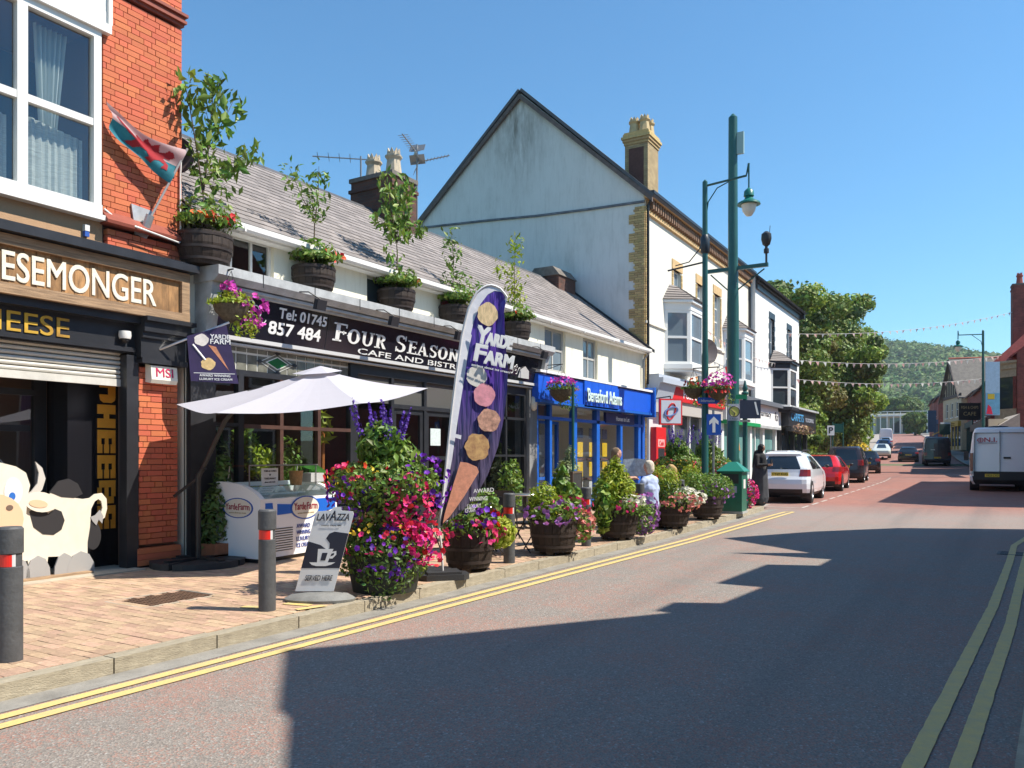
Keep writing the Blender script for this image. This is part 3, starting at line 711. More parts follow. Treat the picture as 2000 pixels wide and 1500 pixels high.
mb.build('ring', M('sticker_grey', (.35, .35, .35), .5), st); text('great', st, MT['sticker_grey'], (.001, -.08, .02), .16, .06); text('taste', st, LETW, (.001, -.13, -.06), .26, .075, bold=.01)
tag(MB().box(-.905, -1.98, 2.0, -.9, -1.86, 2.26).build('door_notice', UPVC), 'small white notice taped inside the cheese shop door', 'notice')

# alarm box, camera, sensor, cable, flag
al = thing('alarm_box', 'white burglar alarm box marked MSI on the brick pier', 'alarm box', (.0, -.2, 2.62))
mb = MB(); mb.extr([(0, -.2, .02), (.1, -.19, 0), (.13, -.19, .05), (.11, -.19, .24), (.0, -.2, .26)], (0, .4, 0)); mb.build('case', M('alarm_cream', (.78, .74, .62), .4), al, smooth=30)
text('MSI', al, M('letter_crimson', (.5, .02, .09), .5), (.125, -.12, .1), .26, .12, bold=.015, mtx=Matrix.Translation((.128, -.12, .09)) @ Euler((PI / 2 - .1, 0, PI / 2)).to_matrix().to_4x4())
dm = thing('dome_camera', 'small white dome camera under the sign beside the capital', 'security camera', (.04, -.72, 3.12))
MB().lathe([(.075, .16), (.08, .1), (.07, .06)], 14).build('housing', UPVC, dm, smooth=40); MB().ell((0, 0, .06), (.06, .06, .06)).build('lens', BLACKM, dm, smooth=60); MB().box(-.1, -.03, .1, -.02, .03, .16).build('bracket', UPVC, dm)
se = thing('sensor_light', 'tiny blue and white sensor on the sand coloured band', 'sensor', (-.03, -1.22, 4.47))
MB().box(0, -.03, .02, .06, .03, .1).build('case', UPVC, se); MB().box(0, -.028, -.05, .055, .028, .02).build('cap', M('sensor_blue', (.03, .1, .4), .4), se)
cb = MB().tube([(.03, -1.0, 4.83), (.035, -.8, 4.72), (.17, -.6, 4.66), (.17, 0, 4.60), (.04, .12, 4.66), (.03, .125, 4.85), (.03, .12, 5.6), (.03, .14, 5.95)], .013, 6)
tag(cb.build('cable', UPVC, smooth=60), 'thin white cable looping along the ledge and up the brick pier', 'cable')
fl = thing('flag', 'tattered red white and green dragon flag on a slanted pole', 'flag', (.0, -.42, 4.78))
mb = MB(); mb.extr([(0, -.2, .22), (0, .1, .20), (0, .08, -.1), (0, .02, -.2), (0, -.14, -.17)], (.03, 0, 0)); mb.tube([(.06, -.03, -.12), (.14, 0, .1)], .055, 10); mb.build('bracket', M('cast_aluminium', (.45, .45, .45), .5, metal=.7, var=.2), fl, smooth=40)
p0, p1 = Vector((.13, 0, .05)), Vector((.34, .43, 1.10))
MB().tube([p0, p1], .016, 8).build('pole', M('grey_pole', (.33, .30, .29), .5), fl, smooth=60)
pa, pb = p0.lerp(p1, .98), p0.lerp(p1, .5)                               # hoist: top to bottom
def cloth(u, v, off=0.):                                               # u along the fly, v down the hoist
    h = pa.lerp(pb, v); e = Vector((.1, -.58, 1.42)).lerp(Vector((.16, -.52, 1.02)), v)
    p = h.lerp(e, u); sag = math.sin(PI * u) * (.02 + .12 * (1 - v))
    wv = .045 * math.sin(u * 9 + v * 3) * (.2 + u * .6) + .03 * math.sin(v * 9 + u * 4)
    return p + Vector((wv + off, .03 * math.sin(v * 5 + u * 6) * u, -sag * (1.0 - .3 * v)))
def clothgrid(nm, mat, test, off, nu=40, nv=26, par=fl, surf=cloth):
    mb = MB()
    for i in range(nu):
        for j in range(nv):
            u, v = (i + .5) / nu, (j + .5) / nv
            if test(u, v): mb.quadv(*[surf(a, b, off) for a, b in ((i / nu, j / nv), (i / nu, (j + 1) / nv), ((i + 1) / nu, (j + 1) / nv), ((i + 1) / nu, j / nv))])
    return mb.build(nm, mat, par, smooth=70)
clothgrid('white_field', M('flag_white', (.55, .40, .40), .8, trans=.3), lambda u, v: v < .5, 0); clothgrid('green_field', M('flag_green', (.02, .20, .26), .8, var=.3, trans=.3), lambda u, v: v >= .5, 0)
def inpoly(poly):
    def t(u, v):
        c = False; j = len(poly) - 1
        for i in range(len(poly)):
            a, b = poly[i], poly[j]
            if (a[1] > v) != (b[1] > v) and u < (b[0] - a[0]) * (v - a[1]) / (b[1] - a[1] + 1e-9) + a[0]: c = not c
            j = i
        return c
    return t
DRG = [(.10, .33), (.16, .22), (.22, .20), (.24, .28), (.30, .32), (.36, .10), (.42, .22), (.50, .08), (.52, .24), (.62, .16), (.58, .36), (.72, .44), (.82, .36), (.88, .20), (.93, .26), (.90, .40), (.80, .56), (.70, .60), (.74, .72), (.82, .86), (.70, .88), (.62, .72), (.50, .64), (.44, .74), (.50, .88), (.38, .88), (.34, .70), (.26, .60), (.18, .64), (.22, .80), (.12, .78), (.12, .60), (.20, .50), (.22, .42), (.14, .42)]
clothgrid('dragon', M('flag_red', (.42, .02, .03), .8, trans=.3), inpoly(DRG), .006, 80, 56)
clothgrid('dragon', MT['flag_red'], inpoly(DRG), -.006, 80, 56)
# plywood cow
cw = thing('plywood_cow', 'cream painted plywood cow cutout with black patches outside the cheese shop', 'cutout sign', (-.14, -1.63, .135), R(2)); cw.scale = (1, .82, .95)
CREAM = M('cow_cream', (.72, .66, .54), .55, var=.05); CBLK = M('cow_black', (.03, .028, .03), .5); CGRY = M('cow_grey', (.34, .33, .32), .6); CFL = M('cow_peach', (.72, .48, .30), .6); CLINE = M('cow_line', (.15, .10, .07), .7)
def cut(nm, pts, mat, x=0., t=.02): return MB().extr([(x, a, b) for a, b in pts], (t, 0, 0)).build(nm, mat, cw)
def oval(cy, cz, ry, rz, n=20, tilt=0.): return [(cy + ry * math.cos(a) * math.cos(tilt) - rz * math.sin(a) * math.sin(tilt), cz + ry * math.cos(a) * math.sin(tilt) + rz * math.sin(a) * math.cos(tilt)) for a in [2 * PI * i / n for i in range(n)]]
cut('body', [(-.75, .25), (-.6, .22), (-.3, .24), (-.28, .12), (-.02, .12), (0, .26), (.3, .24), (.34, .12), (.62, .12), (.62, .4), (.66, .6), (.68, .85), (.74, .95), (.80, .98), (.85, .95), (.87, .86), (.83, .75), (.84, .68), (.91, .72), (.95, .84), (.94, .98), (.86, 1.06), (.74, 1.05), (.66, 1.0), (.55, .99), (.35, 1.02), (.22, 1.05), (.05, 1.1), (-.1, .98), (-.4, .95), (-.8, .9)], CREAM)
cut('tail_tuft', [(.66, .74), (.74, .76), (.82, .83), (.88, .74), (.86, .64), (.80, .70), (.76, .62), (.70, .68)], CGRY, .02, .008)
cut('back_patch', [(.02, 1.10), (.15, 1.24), (.32, 1.27), (.46, 1.20), (.54, 1.06), (.40, 1.01), (.2, 1.03)], CBLK, .004)
cut('flank_patch', [(-.28, .86), (-.2, .92), (-.05, .86), (0, .82), (.1, .88), (.2, .84), (.25, .72), (.2, .6), (.08, .54), (-.08, .56), (-.22, .66)], CBLK, .02, .006)
cut('rump_patch', oval(.72, .48, .13, .19), CBLK, -.004)
for y in (-.42, .02, .48): pass
for cy, r in ((-.45, .17), (-.16, .18), (.24, .16), (.50, .22)): cut('hoof', [(cy - r, 0), (cy + r, 0), (cy + r * .95, .12), (cy + r * .6, .24), (cy, .29), (cy - r * .6, .24), (cy - r * .95, .12)], CGRY, .022 + .002 * (cy > .3))
cut('head', [(-.95, .62), (-.7, .5), (-.42, .55), (-.36, .8), (-.34, 1.05), (-.3, 1.2), (-.36, 1.36), (-.5, 1.44), (-.75, 1.50), (-1.0, 1.5), (-1.1, 1.2), (-1.1, .8)], CREAM, .05)
cut('ear', oval(-.14, .98, .24, .13, 18, -.15), CREAM, .048); cut('inner_ear', oval(-.18, .96, .14, .05, 14, -.15), CFL, .07, .004)
cut('horn', [(-.36, 1.08), (-.28, 1.12), (-.19, 1.22), (-.17, 1.36), (-.22, 1.5), (-.12, 1.42), (-.07, 1.28), (-.12, 1.14), (-.24, 1.02), (-.34, .98)], M('cow_horn', (.55, .52, .46), .5), .046)
cut('muzzle', oval(-.82, .78, .42, .33), CFL, .072, .012)
cut('nostril', oval(-.60, .93, .05, .035, 12), CLINE, .085, .004); cut('mouth', [(-.9, .62), (-.7, .58), (-.56, .66), (-.7, .6), (-.9, .645)], CLINE, .085, .004)
for cy, cz, a in ((-.54, 1.13, .13), (-.88, 1.26, .14)): cut('eye', oval(cy, cz, a, a * 1.35), UPVC, .072, .006); cut('pupil', oval(cy - .02, cz - .06, .045, .05), M('cow_blue', (.03, .15, .5), .4), .079, .004)
MB().box(-.12, -.8, -.01, .18, .6, .02).build('base_board', WOODF, cw)

# ================================================================== terrace of cottages (cafe and estate agent below)
TB = thing('terrace', 'low white rendered terrace with slate roof between brick building and gable', 'building', (0, 0, 0))
RENDER = streaky('cream_render', (.80, .76, .62), (.36, .31, .20), .75)
RID = (-3.0, 7.56)
wins = [(.30, 1.85, 4.42, 5.02), (4.05, 5.35, 4.15, 4.98), (6.3, 7.3, 4.2, 4.98), (8.75, 9.65, 4.2, 4.95), (10.75, 11.9, 3.84, 4.98), (12.95, 13.9, 3.8, 4.98)]
mb = MB(); wall_holes(mb, 0, .2, 17.45, 3.4, 5.12, wins, .16)
mb.quadv((0, .2, 0.05), (0, .22, 0.05), (0, .22, 3.4), (0, .2, 3.4))
mb.extr([(0, .2, 0), (-6, .2, 0), (-6, .2, 5.12), (-3, .2, 7.5), (0, .2, 5.12)], (0, .05, 0)); mb.extr([(0, 17.4, 0), (-6, 17.4, 0), (-6, 17.4, 5.12), (-3, 17.4, 7.5), (0, 17.4, 5.12)], (0, .05, 0))
mb.box(-6.1, .2, 0, -6, 17.45, 5.2); mb.build('wall', RENDER, TB)
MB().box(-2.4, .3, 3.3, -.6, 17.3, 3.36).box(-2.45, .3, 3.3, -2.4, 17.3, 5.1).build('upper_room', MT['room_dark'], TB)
GW = M('window_grey_timber', (.42, .41, .38), .6)
for k, (a, b, c, d) in enumerate(wins):
    if k == 0: window(TB, -.12, a, b, c, d, UPVC, WG, (.5, .75), (), .05, sill=.2)
    elif k < 4: window(TB, -.12, a, b, c, d, GW, PANE, (.5,), (), .05, sill=.2)
    else: window(TB, -.13, a, b, c, d, GW, PANEB, (.5,), (.52,), .07, sill=.2)
MB().box(-.11, 6.42, 4.3, -.03, 7.2, 4.9).build('red_blind', M('blind_red', (.45, .10, .11), .8, var=.25, scale=8, stretch=(1, .2, 6)), TB)
mb = MB()                                                           # roof boards
for s_ in (1, -1):
    e = (.22, 5.06) if s_ == 1 else (-6.22, 5.06); mb.quadv((e[0], .18, e[1]), (e[0], 17.42, e[1]), (RID[0], 17.42, RID[1] - .03), (RID[0], .18, RID[1] - .03))
mb.build('roof', SLATED, TB)
sl = Vector((RID[0] - .26, 0, RID[1] - 5.05)); Ls = sl.length; ang = math.atan2(sl.z, -sl.x); items = []
rows = int(Ls / .19)
for r_ in range(rows):
    t = (r_ + .5) / rows; x = .26 + sl.x * t; z = 5.05 + sl.z * t; y = .2 - (.15 if r_ % 2 else 0)
    while y < 17.35:
        a, b = max(.2, y), min(y + .3, 17.38)
        if b - a > .05: items.append(((x, (a + b) / 2, z + .022), (.30, b - a - .008, .011), (rnd.uniform(-.008, .008), ang - .055 + rnd.uniform(-.014, .014), rnd.uniform(-.012, .012))))
        y += .3
pieces(TB, 'slate', items, SLATE, 300, rest='slate_field')
mb = MB(); y = .2
while y < 17.3: mb.extr([(RID[0] - .13, y, RID[1] - .07), (RID[0], y, RID[1] + .05), (RID[0] + .13, y, RID[1] - .07)], (0, .44, 0)); y += .45
mb.build('ridge_tiles', SLATED, TB)
mb = MB(); mb.extr([(.36, 17.36, 5.0), (RID[0], 17.36, RID[1] + .02), (RID[0], 17.36, RID[1] + .1), (.36, 17.36, 5.1)], (0, .1, 0)); mb.build('verge', BLACK, TB)
mb = MB(); prof = [(.2, 5.10), (.2, 5.02), (.24, 4.985), (.29, 4.985), (.325, 5.02), (.325, 5.10), (.31, 5.10), (.30, 5.03), (.24, 5.01), (.215, 5.10)]
mb.extr([(a, .22, b) for a, b in prof], (0, 17.1, 0))
for y in np.arange(1.0, 17.2, 1.9): mb.box(.196, y, 4.98, .333, y + .03, 5.06)
mb.build('gutter', UPVC, TB); MB().box(.0, .22, 4.97, .19, 17.35, 5.07).build('soffit', WHITE, TB)
MB().tube([(.27, 17.2, 5.0), (.08, 17.2, 4.75), (.08, 17.2, 3.7)], .04, 8).build('downpipe', GREY, TB)
CHB = brickmat('chimney_brick', (.15, .058, .036), (.085, .04, .03), (.08, .065, .055))
def chimney(par, cx, cy, hx, hy, z0, z1, mat, pots, pm, name='chimney', cap=None):
    mb = MB(); mb.box(cx - hx, cy - hy, z0, cx + hx, cy + hy, z1 - .36).box(cx - hx - .04, cy - hy - .04, z1 - .36, cx + hx + .04, cy + hy + .04, z1 - .28).box(cx - hx + .01, cy - hy + .01, z1 - .28, cx + hx - .01, cy + hy - .01, z1 - .1)
    ch = mb.build(name, mat, par); MB().box(cx - hx - .03, cy - hy - .03, z1 - .1, cx + hx + .03, cy + hy + .03, z1).build('capping', cap or M('cement_cap', (.16, .14, .12), .9, var=.3), ch)
    for px_, py_, h in pots:
        m = MB(); r = .17
        m.lathe([(r * 1.25, 0), (r * 1.2, .08), (r * .95, h * .6), (r * 1.0, h * .62), (r * 1.25, h * .7), (r * 1.25, h * .76), (r * 1.05, h * .78)], 8, (cx + px_, cy + py_, z1))
        for j in range(8):
            a = 2 * PI * (j + .5) / 8; b0, b1 = a - .3, a + .3; q = [(cx + px_ + r * .95 * math.cos(t), cy + py_ + r * .95 * math.sin(t), z1 + hh) for t, hh in ((b0, h * .76), (b1, h * .76), (b1, h * .86), (a, h), (b0, h * .86))]
            m.extr(q, (-.035 * math.cos(a), -.035 * math.sin(a), 0))
        m.build('pot', pm, ch)
    return ch
POT = M('pot_buff', (.48, .40, .29), .8, var=.15)
chimney(TB, -3.0, 8.0, .66, .46, 6.9, 8.42, CHB, [(-.32, .0, .68), (.32, .0, .70)], POT)
mb = MB(); mb.box(-3.5, 16.0, 6.6, -2.4, 17.2, 7.6); c2 = mb.build('chimney', CHB, TB); MB().extr([(-3.55, 15.95, 7.6), (-2.35, 15.95, 7.6), (-2.6, 15.95, 7.9), (-3.3, 15.95, 7.9)], (0, 1.3, 0)).build('capping', MT['cement_cap'], c2)
# aerials and dish
def aerial(name, label, base, h, arms):
    t = thing(name, label, 'aerial', base)
    MB().tube([(0, 0, 0), (0, 0, h)], .022, 6).build('mast', GREY, t)
    for (z, dx, dy, dz, L_, ne, side) in arms:
        m = MB(); d = Vector((dx, dy, dz)).normalized(); p = Vector((0, 0, z)); m.tube([p - d * .15, p + d * L_], .016, 5)
        s_ = Vector((-d.y, d.x, 0)) if not side else Vector((0, 0, 1))
        for i in range(ne): q = p + d * (L_ * (i + 1) / (ne + .5)); e = .13 if ne > 5 else .28; m.tube([q - s_ * e, q + s_ * e], .007, 4)
        if ne > 5:
            q = p + d * .02
            for k2 in (-1, 1): m.extr([tuple(q + s_ * .2 + Vector((0, 0, .05 * k2))), tuple(q - s_ * .2 + Vector((0, 0, .05 * k2))), tuple(q - s_ * .2 - d * .1 + Vector((0, 0, .24 * k2))), tuple(q + s_ * .2 - d * .1 + Vector((0, 0, .24 * k2)))], tuple(d * .01))
        m.build('yagi', GREY, t)
    return t
aerial('aerial', 'tall twin aerial mast beside the cottage chimney', (-2.45, 8.62, 7.4), 2.0, [(1.78, .3, -1, .12, .95, 9, 0), (1.55, .75, .75, .32, .85, 9, 0)])
aerial('aerial', 'low horizontal aerial left of the chimney pots', (-3.4, 7.62, 8.35), .62, [(.55, -.75, -.66, .0, 1.15, 4, 0)])
ds = thing('satellite_dish', 'dark satellite dish on the party wall beside the brick pier', 'satellite dish', (-.22, .24, 5.95), R(-52))
MB().lathe([(.001, .0), (.15, .015), (.26, .05), (.27, .06), (.15, .03), (.001, .015)], 24, axis='x', cap=False).build('reflector', M('dish_mesh', (.10, .08, .08), .6), ds, smooth=50)
MB().tube([(.02, 0, -.34), (.3, .05, -.4), (.42, .05, -.34)], .012, 6).box(.38, .0, -.38, .5, .1, -.28).build('feed_arm', GREY, ds); MB().tube([(0, 0, 0), (-.2, 0, -.1)], .025, 6).build('mount', GREY, ds)
# ================================================================== cafe shopfront
CF = thing('cafe_shopfront', 'black timber cafe shopfront lettered FOUR SEASONS below the cottage windows', 'shopfront', (0, 0, 0))
BROWN = M('brown_timber', (.075, .035, .025), .5, var=.3, scale=6)
mb = MB(); mb.extr([(0, .36, 4.12), (.46, .36, 4.12), (.55, .36, 4.2), (.55, .36, 4.33), (0, .36, 4.35)], (0, 9.95, 0)); mb.build('cornice', GREYLEAD, CF)
MB().box(0, .42, 4.02, .36, 10.2, 4.12).box(.36, .5, 4.06, .42, 10.2, 4.10).build('cornice_moulding', GREYLEAD, CF)
for y in np.arange(1.15, 10, 1.05): MB().box(.552, y, 4.14, .556, y + .012, 4.33).build('cornice_joint', BLACK, CF)
SIGN = M('sign_black_gloss', (.012, .012, .02), .12, spec=.7)
tilt = math.atan2(.12, .58)
mb = MB(); mb.extr([(0, .55, 3.42), (.16, .55, 3.42), (.28, .55, 4.02), (0, .55, 4.02)], (0, 9.6, 0)); mb.build('fascia', SIGN, CF)
mb = MB(); mb.extr([(0, .38, 3.2), (.2, .38, 3.2), (.4, .38, 4.12), (0, .38, 4.12)], (0, .17, 0)); mb.build('console', GREYLEAD, CF); MB().extr([(0, 10.15, 3.2), (.2, 10.15, 3.2), (.4, 10.15, 4.12), (0, 10.15, 4.12)], (0, .15, 0)).build('console', GREYLEAD, CF)
MB().box(0, .55, 3.36, .2, 10.15, 3.42).box(0, .55, 3.30, .14, 10.15, 3.33).build('fascia_moulding', M('grey_bead', (.5, .5, .5), .5), CF)
def fasc(y, z): return Matrix.Translation((.164 + (z - 3.42) * .2 + .004, y, z)) @ Euler((PI / 2 + math.atan(.2), 0, PI / 2)).to_matrix().to_4x4()
text('Tel: 01745', CF, LETW, None, 1.03, .16, mtx=fasc(1.72, 3.80), bold=.05)
text('857 484', CF, LETW, None, 1.1, .19, mtx=fasc(1.55, 3.54), bold=.06)
MB().quadv((.168, 2.80, 3.43), (.168, 2.81, 3.43), (.283, 2.81, 4.01), (.283, 2.80, 4.01)).build('sign_joint', BLACK, CF)
def serif(s, y, z, h, parent):                                       # slab-serif capitals out of strokes
    t = .19; mtx0 = fasc(y, z); u = 0.
    G = {'F': (.62, [('b', 0, 0, .42), ('v', .14), ('b', .0, 1, .62), ('b', .2, .52, .42), ('s', .58, .78, 1), ('s', .46, .4, .62)]),
         'E': (.66, [('b', 0, 0, .66), ('v', .14), ('b', 0, 1, .64), ('b', .2, .52, .44), ('s', .6, .78, 1), ('s', .48, .4, .62), ('s', .62, 0, .24)]),
         'O': (.78, [('o',)]), 'U': (.80, [('u',), ('b', -.02, 1, .3), ('b', .52, 1, .3)]),
         'R': (.78, [('b', 0, 0, .38), ('v', .14), ('p',), ('b', 0, 1, .4), ('l',)]), 'S': (.66, [('S',), ('s', .56, .7, 1), ('s', .06, 0, .3)]),
         'A': (.84, [('a',), ('b', -.04, 0, .34), ('b', .54, 0, .34)]), 'N': (.84, [('v', .12), ('v', .64), ('n',), ('b', -.02, 0, .32), ('b', .5, 1, .34)])}
    for i, ch in enumerate(s):
        hh = h if (i == 0 or s[i - 1] == ' ') else h * .80
        if ch == ' ': u += .13; continue
        wd, st_ = G[ch]; mb = MB(); th = t * .9
        def q(*p): mb.extr([(u + a * hh, b * hh, 0) for a, b in p], (0, 0, .006))
        def ring(cx, cy, rx, ry, a0, a1, w0=.19, n=14):
            for k in range(n):
                a, b = a0 + (a1 - a0) * k / n, a0 + (a1 - a0) * (k + 1) / n
                f = lambda g, r: (cx + (rx - r * (.55 + .45 * abs(math.cos(g)))) * math.cos(g), cy + (ry - r * .6) * math.sin(g))
                q(f(a, 0), f(b, 0), f(b, w0), f(a, w0))
        for o in st_:
            if o[0] == 'v': q((o[1] - .02, 0), (o[1] + th, 0), (o[1] + th, 1), (o[1] - .02, 1))
            elif o[0] == 'b': yb = min(max(o[2], .045), .955); q((o[1], yb - .045), (o[1] + o[3], yb - .045), (o[1] + o[3], yb + .045), (o[1], yb + .045))
            elif o[0] == 's': q((o[1], o[2]), (o[1] + .06, o[2]), (o[1] + .06, o[3]), (o[1], o[3]))
            elif o[0] == 'o': ring(.38, .5, .39, .52, 0, 2 * PI, .22, 22); q((.0, .46), (-.06, .5), (.0, .54)); q((.76, .46), (.76, .54), (.82, .5))
            elif o[0] == 'u': q((.08, .36), (.26, .36), (.26, 1), (.08, 1)); q((.58, .36), (.72, .36), (.72, 1), (.58, 1)); ring(.40, .38, .32, .39, PI, 2 * PI, .18)
            elif o[0] == 'p': ring(.36, .74, .32, .26, -PI / 2, PI / 2, .2)
            elif o[0] == 'l': q((.34, .5), (.5, .5), (.80, .0), (.58, .0))
            elif o[0] == 'S': ring(.32, .75, .28, .26, .25, PI * 1.5, .17); ring(.32, .27, .31, .28, -PI * .82, PI / 2, .18)
            elif o[0] == 'a': q((.34, 1), (.46, 1), (.78, 0), (.56, 0)); q((.34, 1), (.42, 1), (.16, 0), (.06, 0)); q((.2, .3), (.6, .3), (.57, .39), (.24, .39))
            elif o[0] == 'n': q((.02, 1), (.2, 1), (.8, 0), (.64, 0))
        mb.xf(mtx0 @ Matrix.Diagonal((1.62, 1, 1, 1))); mb.build('letter', LETW, parent); u += (wd + .09) * hh
serif('FOUR SEASONS', 2.94, 3.61, .31, CF)
text('CAFE AND BISTRO', CF, LETW, None, 3.3, .10, mtx=fasc(3.6, 3.455), bold=.03)
text('857 485', CF, LETW, None, 1.0, .19, mtx=fasc(7.55, 3.66), bold=.06)
def scroll(y0, z0, s_, flip=1):
    mb = MB()
    for (cy, cz, r, a0, a1) in ((0, 0, .1, .5, 5.2), (.13, .13, .09, 3.6, -1.2), (.30, .02, .1, 2.4, 6.0), (.02, .2, .07, 0, 4.5), (-.2, .1, .1, -.5, 3.6)):
        mb.tube([(.2 + (z0 + cz * s_ + r * s_ * (1 - k / 20) * math.sin(a0 + (a1 - a0) * k / 13) - 3.42) * .2, y0 + flip * (cy * s_ + r * s_ * (1 - k / 20) * math.cos(a0 + (a1 - a0) * k / 13)), z0 + cz * s_ + r * s_ * (1 - k / 20) * math.sin(a0 + (a1 - a0) * k / 13)) for k in range(14)], .008, 4)
    return mb.build('scroll_ornament', LETW, CF)
scroll(1.12, 3.72, 1.0); scroll(8.95, 3.6, .7, -1)
mb = MB(); mb.extr([(.19, 9.1, 3.5), (.19, 9.6, 3.5), (.225, 9.55, 3.68), (.245, 9.35, 3.78), (.225, 9.15, 3.68)], (.012, 0, 0)); mb.build('cloche_emblem', M('emblem_grey', (.55, .55, .55), .4), CF)
# floodlights on arms
for k, y in enumerate((2.15, 3.95, 5.95, 7.6, 9.45)):
    f = MB().tube([(.5, y - .35, 4.2), (.62, y - .15, 4.22), (.72, y, 4.12)], .012, 5).build('light_arm', BLACKM, CF)
    MB().extr([(.66, y - .1, 3.96), (.70, y - .1, 4.12), (.78, y - .1, 4.10), (.74, y - .1, 3.94)], (0, .2, 0)).build('floodlight', M('lamp_black', (.03, .03, .035), .3), f)
# posts, stall riser, leaded lights, windows
mb = MB(); mb.box(-.3, .24, .1, .10, .62, 3.3); mb.build('pilaster', BLACK, CF)
mb = MB(); mb.box(-.3, 9.78, .1, .12, 10.15, 3.3); mb.build('pilaster', streaky('flaking_grey', (.16, .16, .16), (.5, .5, .48), .9), CF)
parts('stall_riser', BLACK, CF, ((-.12, .62, .1, .03, 3.66, .66), (-.12, 6.9, .1, .03, 9.78, .6)))
def frame(nm, rects, mat, x0=-.07, x1=.03):
    mb = MB()
    for k, (a, b, c, d) in enumerate(rects): e = .002 * (k % 3); mb.box(x0 - e, a, c, x1 + e, b, d)
    return mb.build(nm, mat, CF)
w1 = frame('window_frame', [(.62, .72, .66, 3.3), (1.13, 1.23, .66, 2.94), (3.58, 3.68, .66, 3.3), (.72, 3.58, 2.86, 2.95), (.72, 3.58, .66, .74), (.72, 1.13, 2.42, 2.47)], BLACK)
frame('glazing_bar', [(1.95, 2.02, .74, 2.86), (2.78, 2.85, .74, 2.86), (1.23, 3.58, 2.06, 2.12)], BROWN, -.06, .035)
frame('glazing_bar', [(.72, 1.13, 2.08, 2.13)], BLACK, -.06, .03)
for a, b in ((.72, 1.13), (1.23, 1.95), (2.02, 2.78), (2.85, 3.58)):
    for c, d in ((.74, 2.08), (2.12, 2.86)): MB().box(-.03, a, c, -.025, b, d).build('pane', GLASS, w1)
LG = M('leaded_glass', (.17, .17, .14), .12, spec=.6, var=.35, scale=5); LEAD = M('lead_came', (.78, .78, .72), .5)
ll = MB().box(-.05, .72, 2.95, -.03, 3.58, 3.30).build('leaded_light', LEAD, CF)
gr = M('green_glass', (.01, .13, .035), .15, spec=.6); cols = 14
cy_ = 1.92
for i in range(cols):
    a = .72 + 2.86 * i / cols; b = .72 + 2.86 * (i + 1) / cols
    for c, d in ((2.955, 3.20), (3.235, 3.295)): MB().box(-.03, a + .012, c, -.018 + rnd.uniform(-.003, .003), b - .012, d).build('glass_quarry', LG, ll)
rb = lambda s_, x: [(x, cy_ - .36 * s_, 3.12), (x, cy_, 3.12 - .155 * s_), (x, cy_ + .36 * s_, 3.12), (x, cy_, 3.12 + .155 * s_)]
MB().extr(rb(1.0, -.012), (.006, 0, 0)).build('lead_diamond', LEAD, ll); MB().extr(rb(.92, -.005), (.004, 0, 0)).build('glass_quarry', LG, ll)
MB().extr(rb(.68, -.0), (.004, 0, 0)).build('lead_diamond', LEAD, ll); MB().extr(rb(.58, .005), (.004, 0, 0)).build('green_quarry', gr, ll)
for q in (rb(1, 0)): MB().extr([(.006, q[1] + .07 * u, q[2] + .035 * v) for u, v in ((-1, 0), (0, -1), (1, 0), (0, 1))], (.005, 0, 0)).build('dark_quarry', BLACK, ll)
# doorway and right-hand windows
frame('door_frame', [(3.68, 3.78, .1, 3.3), (3.78, 6.9, 3.12, 3.3), (4.7, 4.78, .1, 3.12), (5.72, 5.80, .1, 3.12), (6.82, 6.95, .1, 3.3), (4.78, 6.82, 2.55, 2.63)], BLACK)
d1 = frame('door', [(4.78, 4.88, .12, 2.55), (5.62, 5.72, .12, 2.55), (4.88, 5.62, .12, .34), (4.88, 5.62, 1.28, 1.38), (4.88, 5.62, 2.45, 2.55), (5.80, 5.9, .12, 2.55), (6.72, 6.82, .12, 2.55), (5.9, 6.72, .12, .34), (5.9, 6.72, 1.55, 1.63), (5.9, 6.72, 2.45, 2.55)], BLACK, -.06, .0)
for a, b in ((3.78, 4.7), (4.88, 5.62), (5.9, 6.72)): MB().box(-.03, a, .34, -.025, b, 2.5).build('pane', GLASS, d1)
for a, b in ((3.78, 4.7), (4.78, 5.72), (5.8, 6.82)): MB().box(-.03, a, 2.63, -.025, b, 3.12).build('transom_pane', M('pane_grey', (.10, .10, .095), .12), d1)
w2 = frame('window_frame', [(6.95, 7.02, .6, 3.3), (9.68, 9.78, .6, 3.3), (7.9, 7.97, .6, 3.12), (8.82, 8.89, .6, 3.12), (7.02, 9.68, 3.1, 3.3), (7.02, 9.68, .6, .68), (7.02, 9.68, 2.5, 2.56), (7.02, 9.68, 1.62, 1.67)], BLACK)
for a, b in ((7.02, 7.9), (7.97, 8.82), (8.89, 9.68)): MB().box(-.03, a, .68, -.025, b, 3.1).build('pane', GLASS, w2)
tag(MB().box(-.02, 5.98, 1.85, -.012, 6.32, 2.2).build('door_poster', M('paper_pale', (.55, .63, .62), .7, var=.15, scale=30)), 'pale blue menu sheet in the cafe door window', 'poster')
mb = MB(); mb.box(-2.5, .3, .1, -2.4, 10.1, 3.4).box(-2.4, .3, 3.32, -.1, 10.1, 3.38).box(-2.4, .25, .1, -.3, .3, 3.3).box(-2.4, 10.1, .1, -.3, 10.15, 3.3).box(-2.4, .3, .06, -.1, 10.1, .11); mb.build('cafe_interior', DARK, CF)
wl = thing('wall_lamp', 'cream globe wall lamp on the right cafe pilaster', 'lamp', (.13, 9.95, 2.95)); MB().lathe([(.03, -.2), (.085, -.15), (.10, 0), (.08, .13), (.02, .17)], 12).build('globe', M('lamp_globe', (.72, .66, .54), .3), wl, smooth=60); MB().box(-.1, -.02, .14, .02, .02, .2).build('bracket', BLACKM, wl)
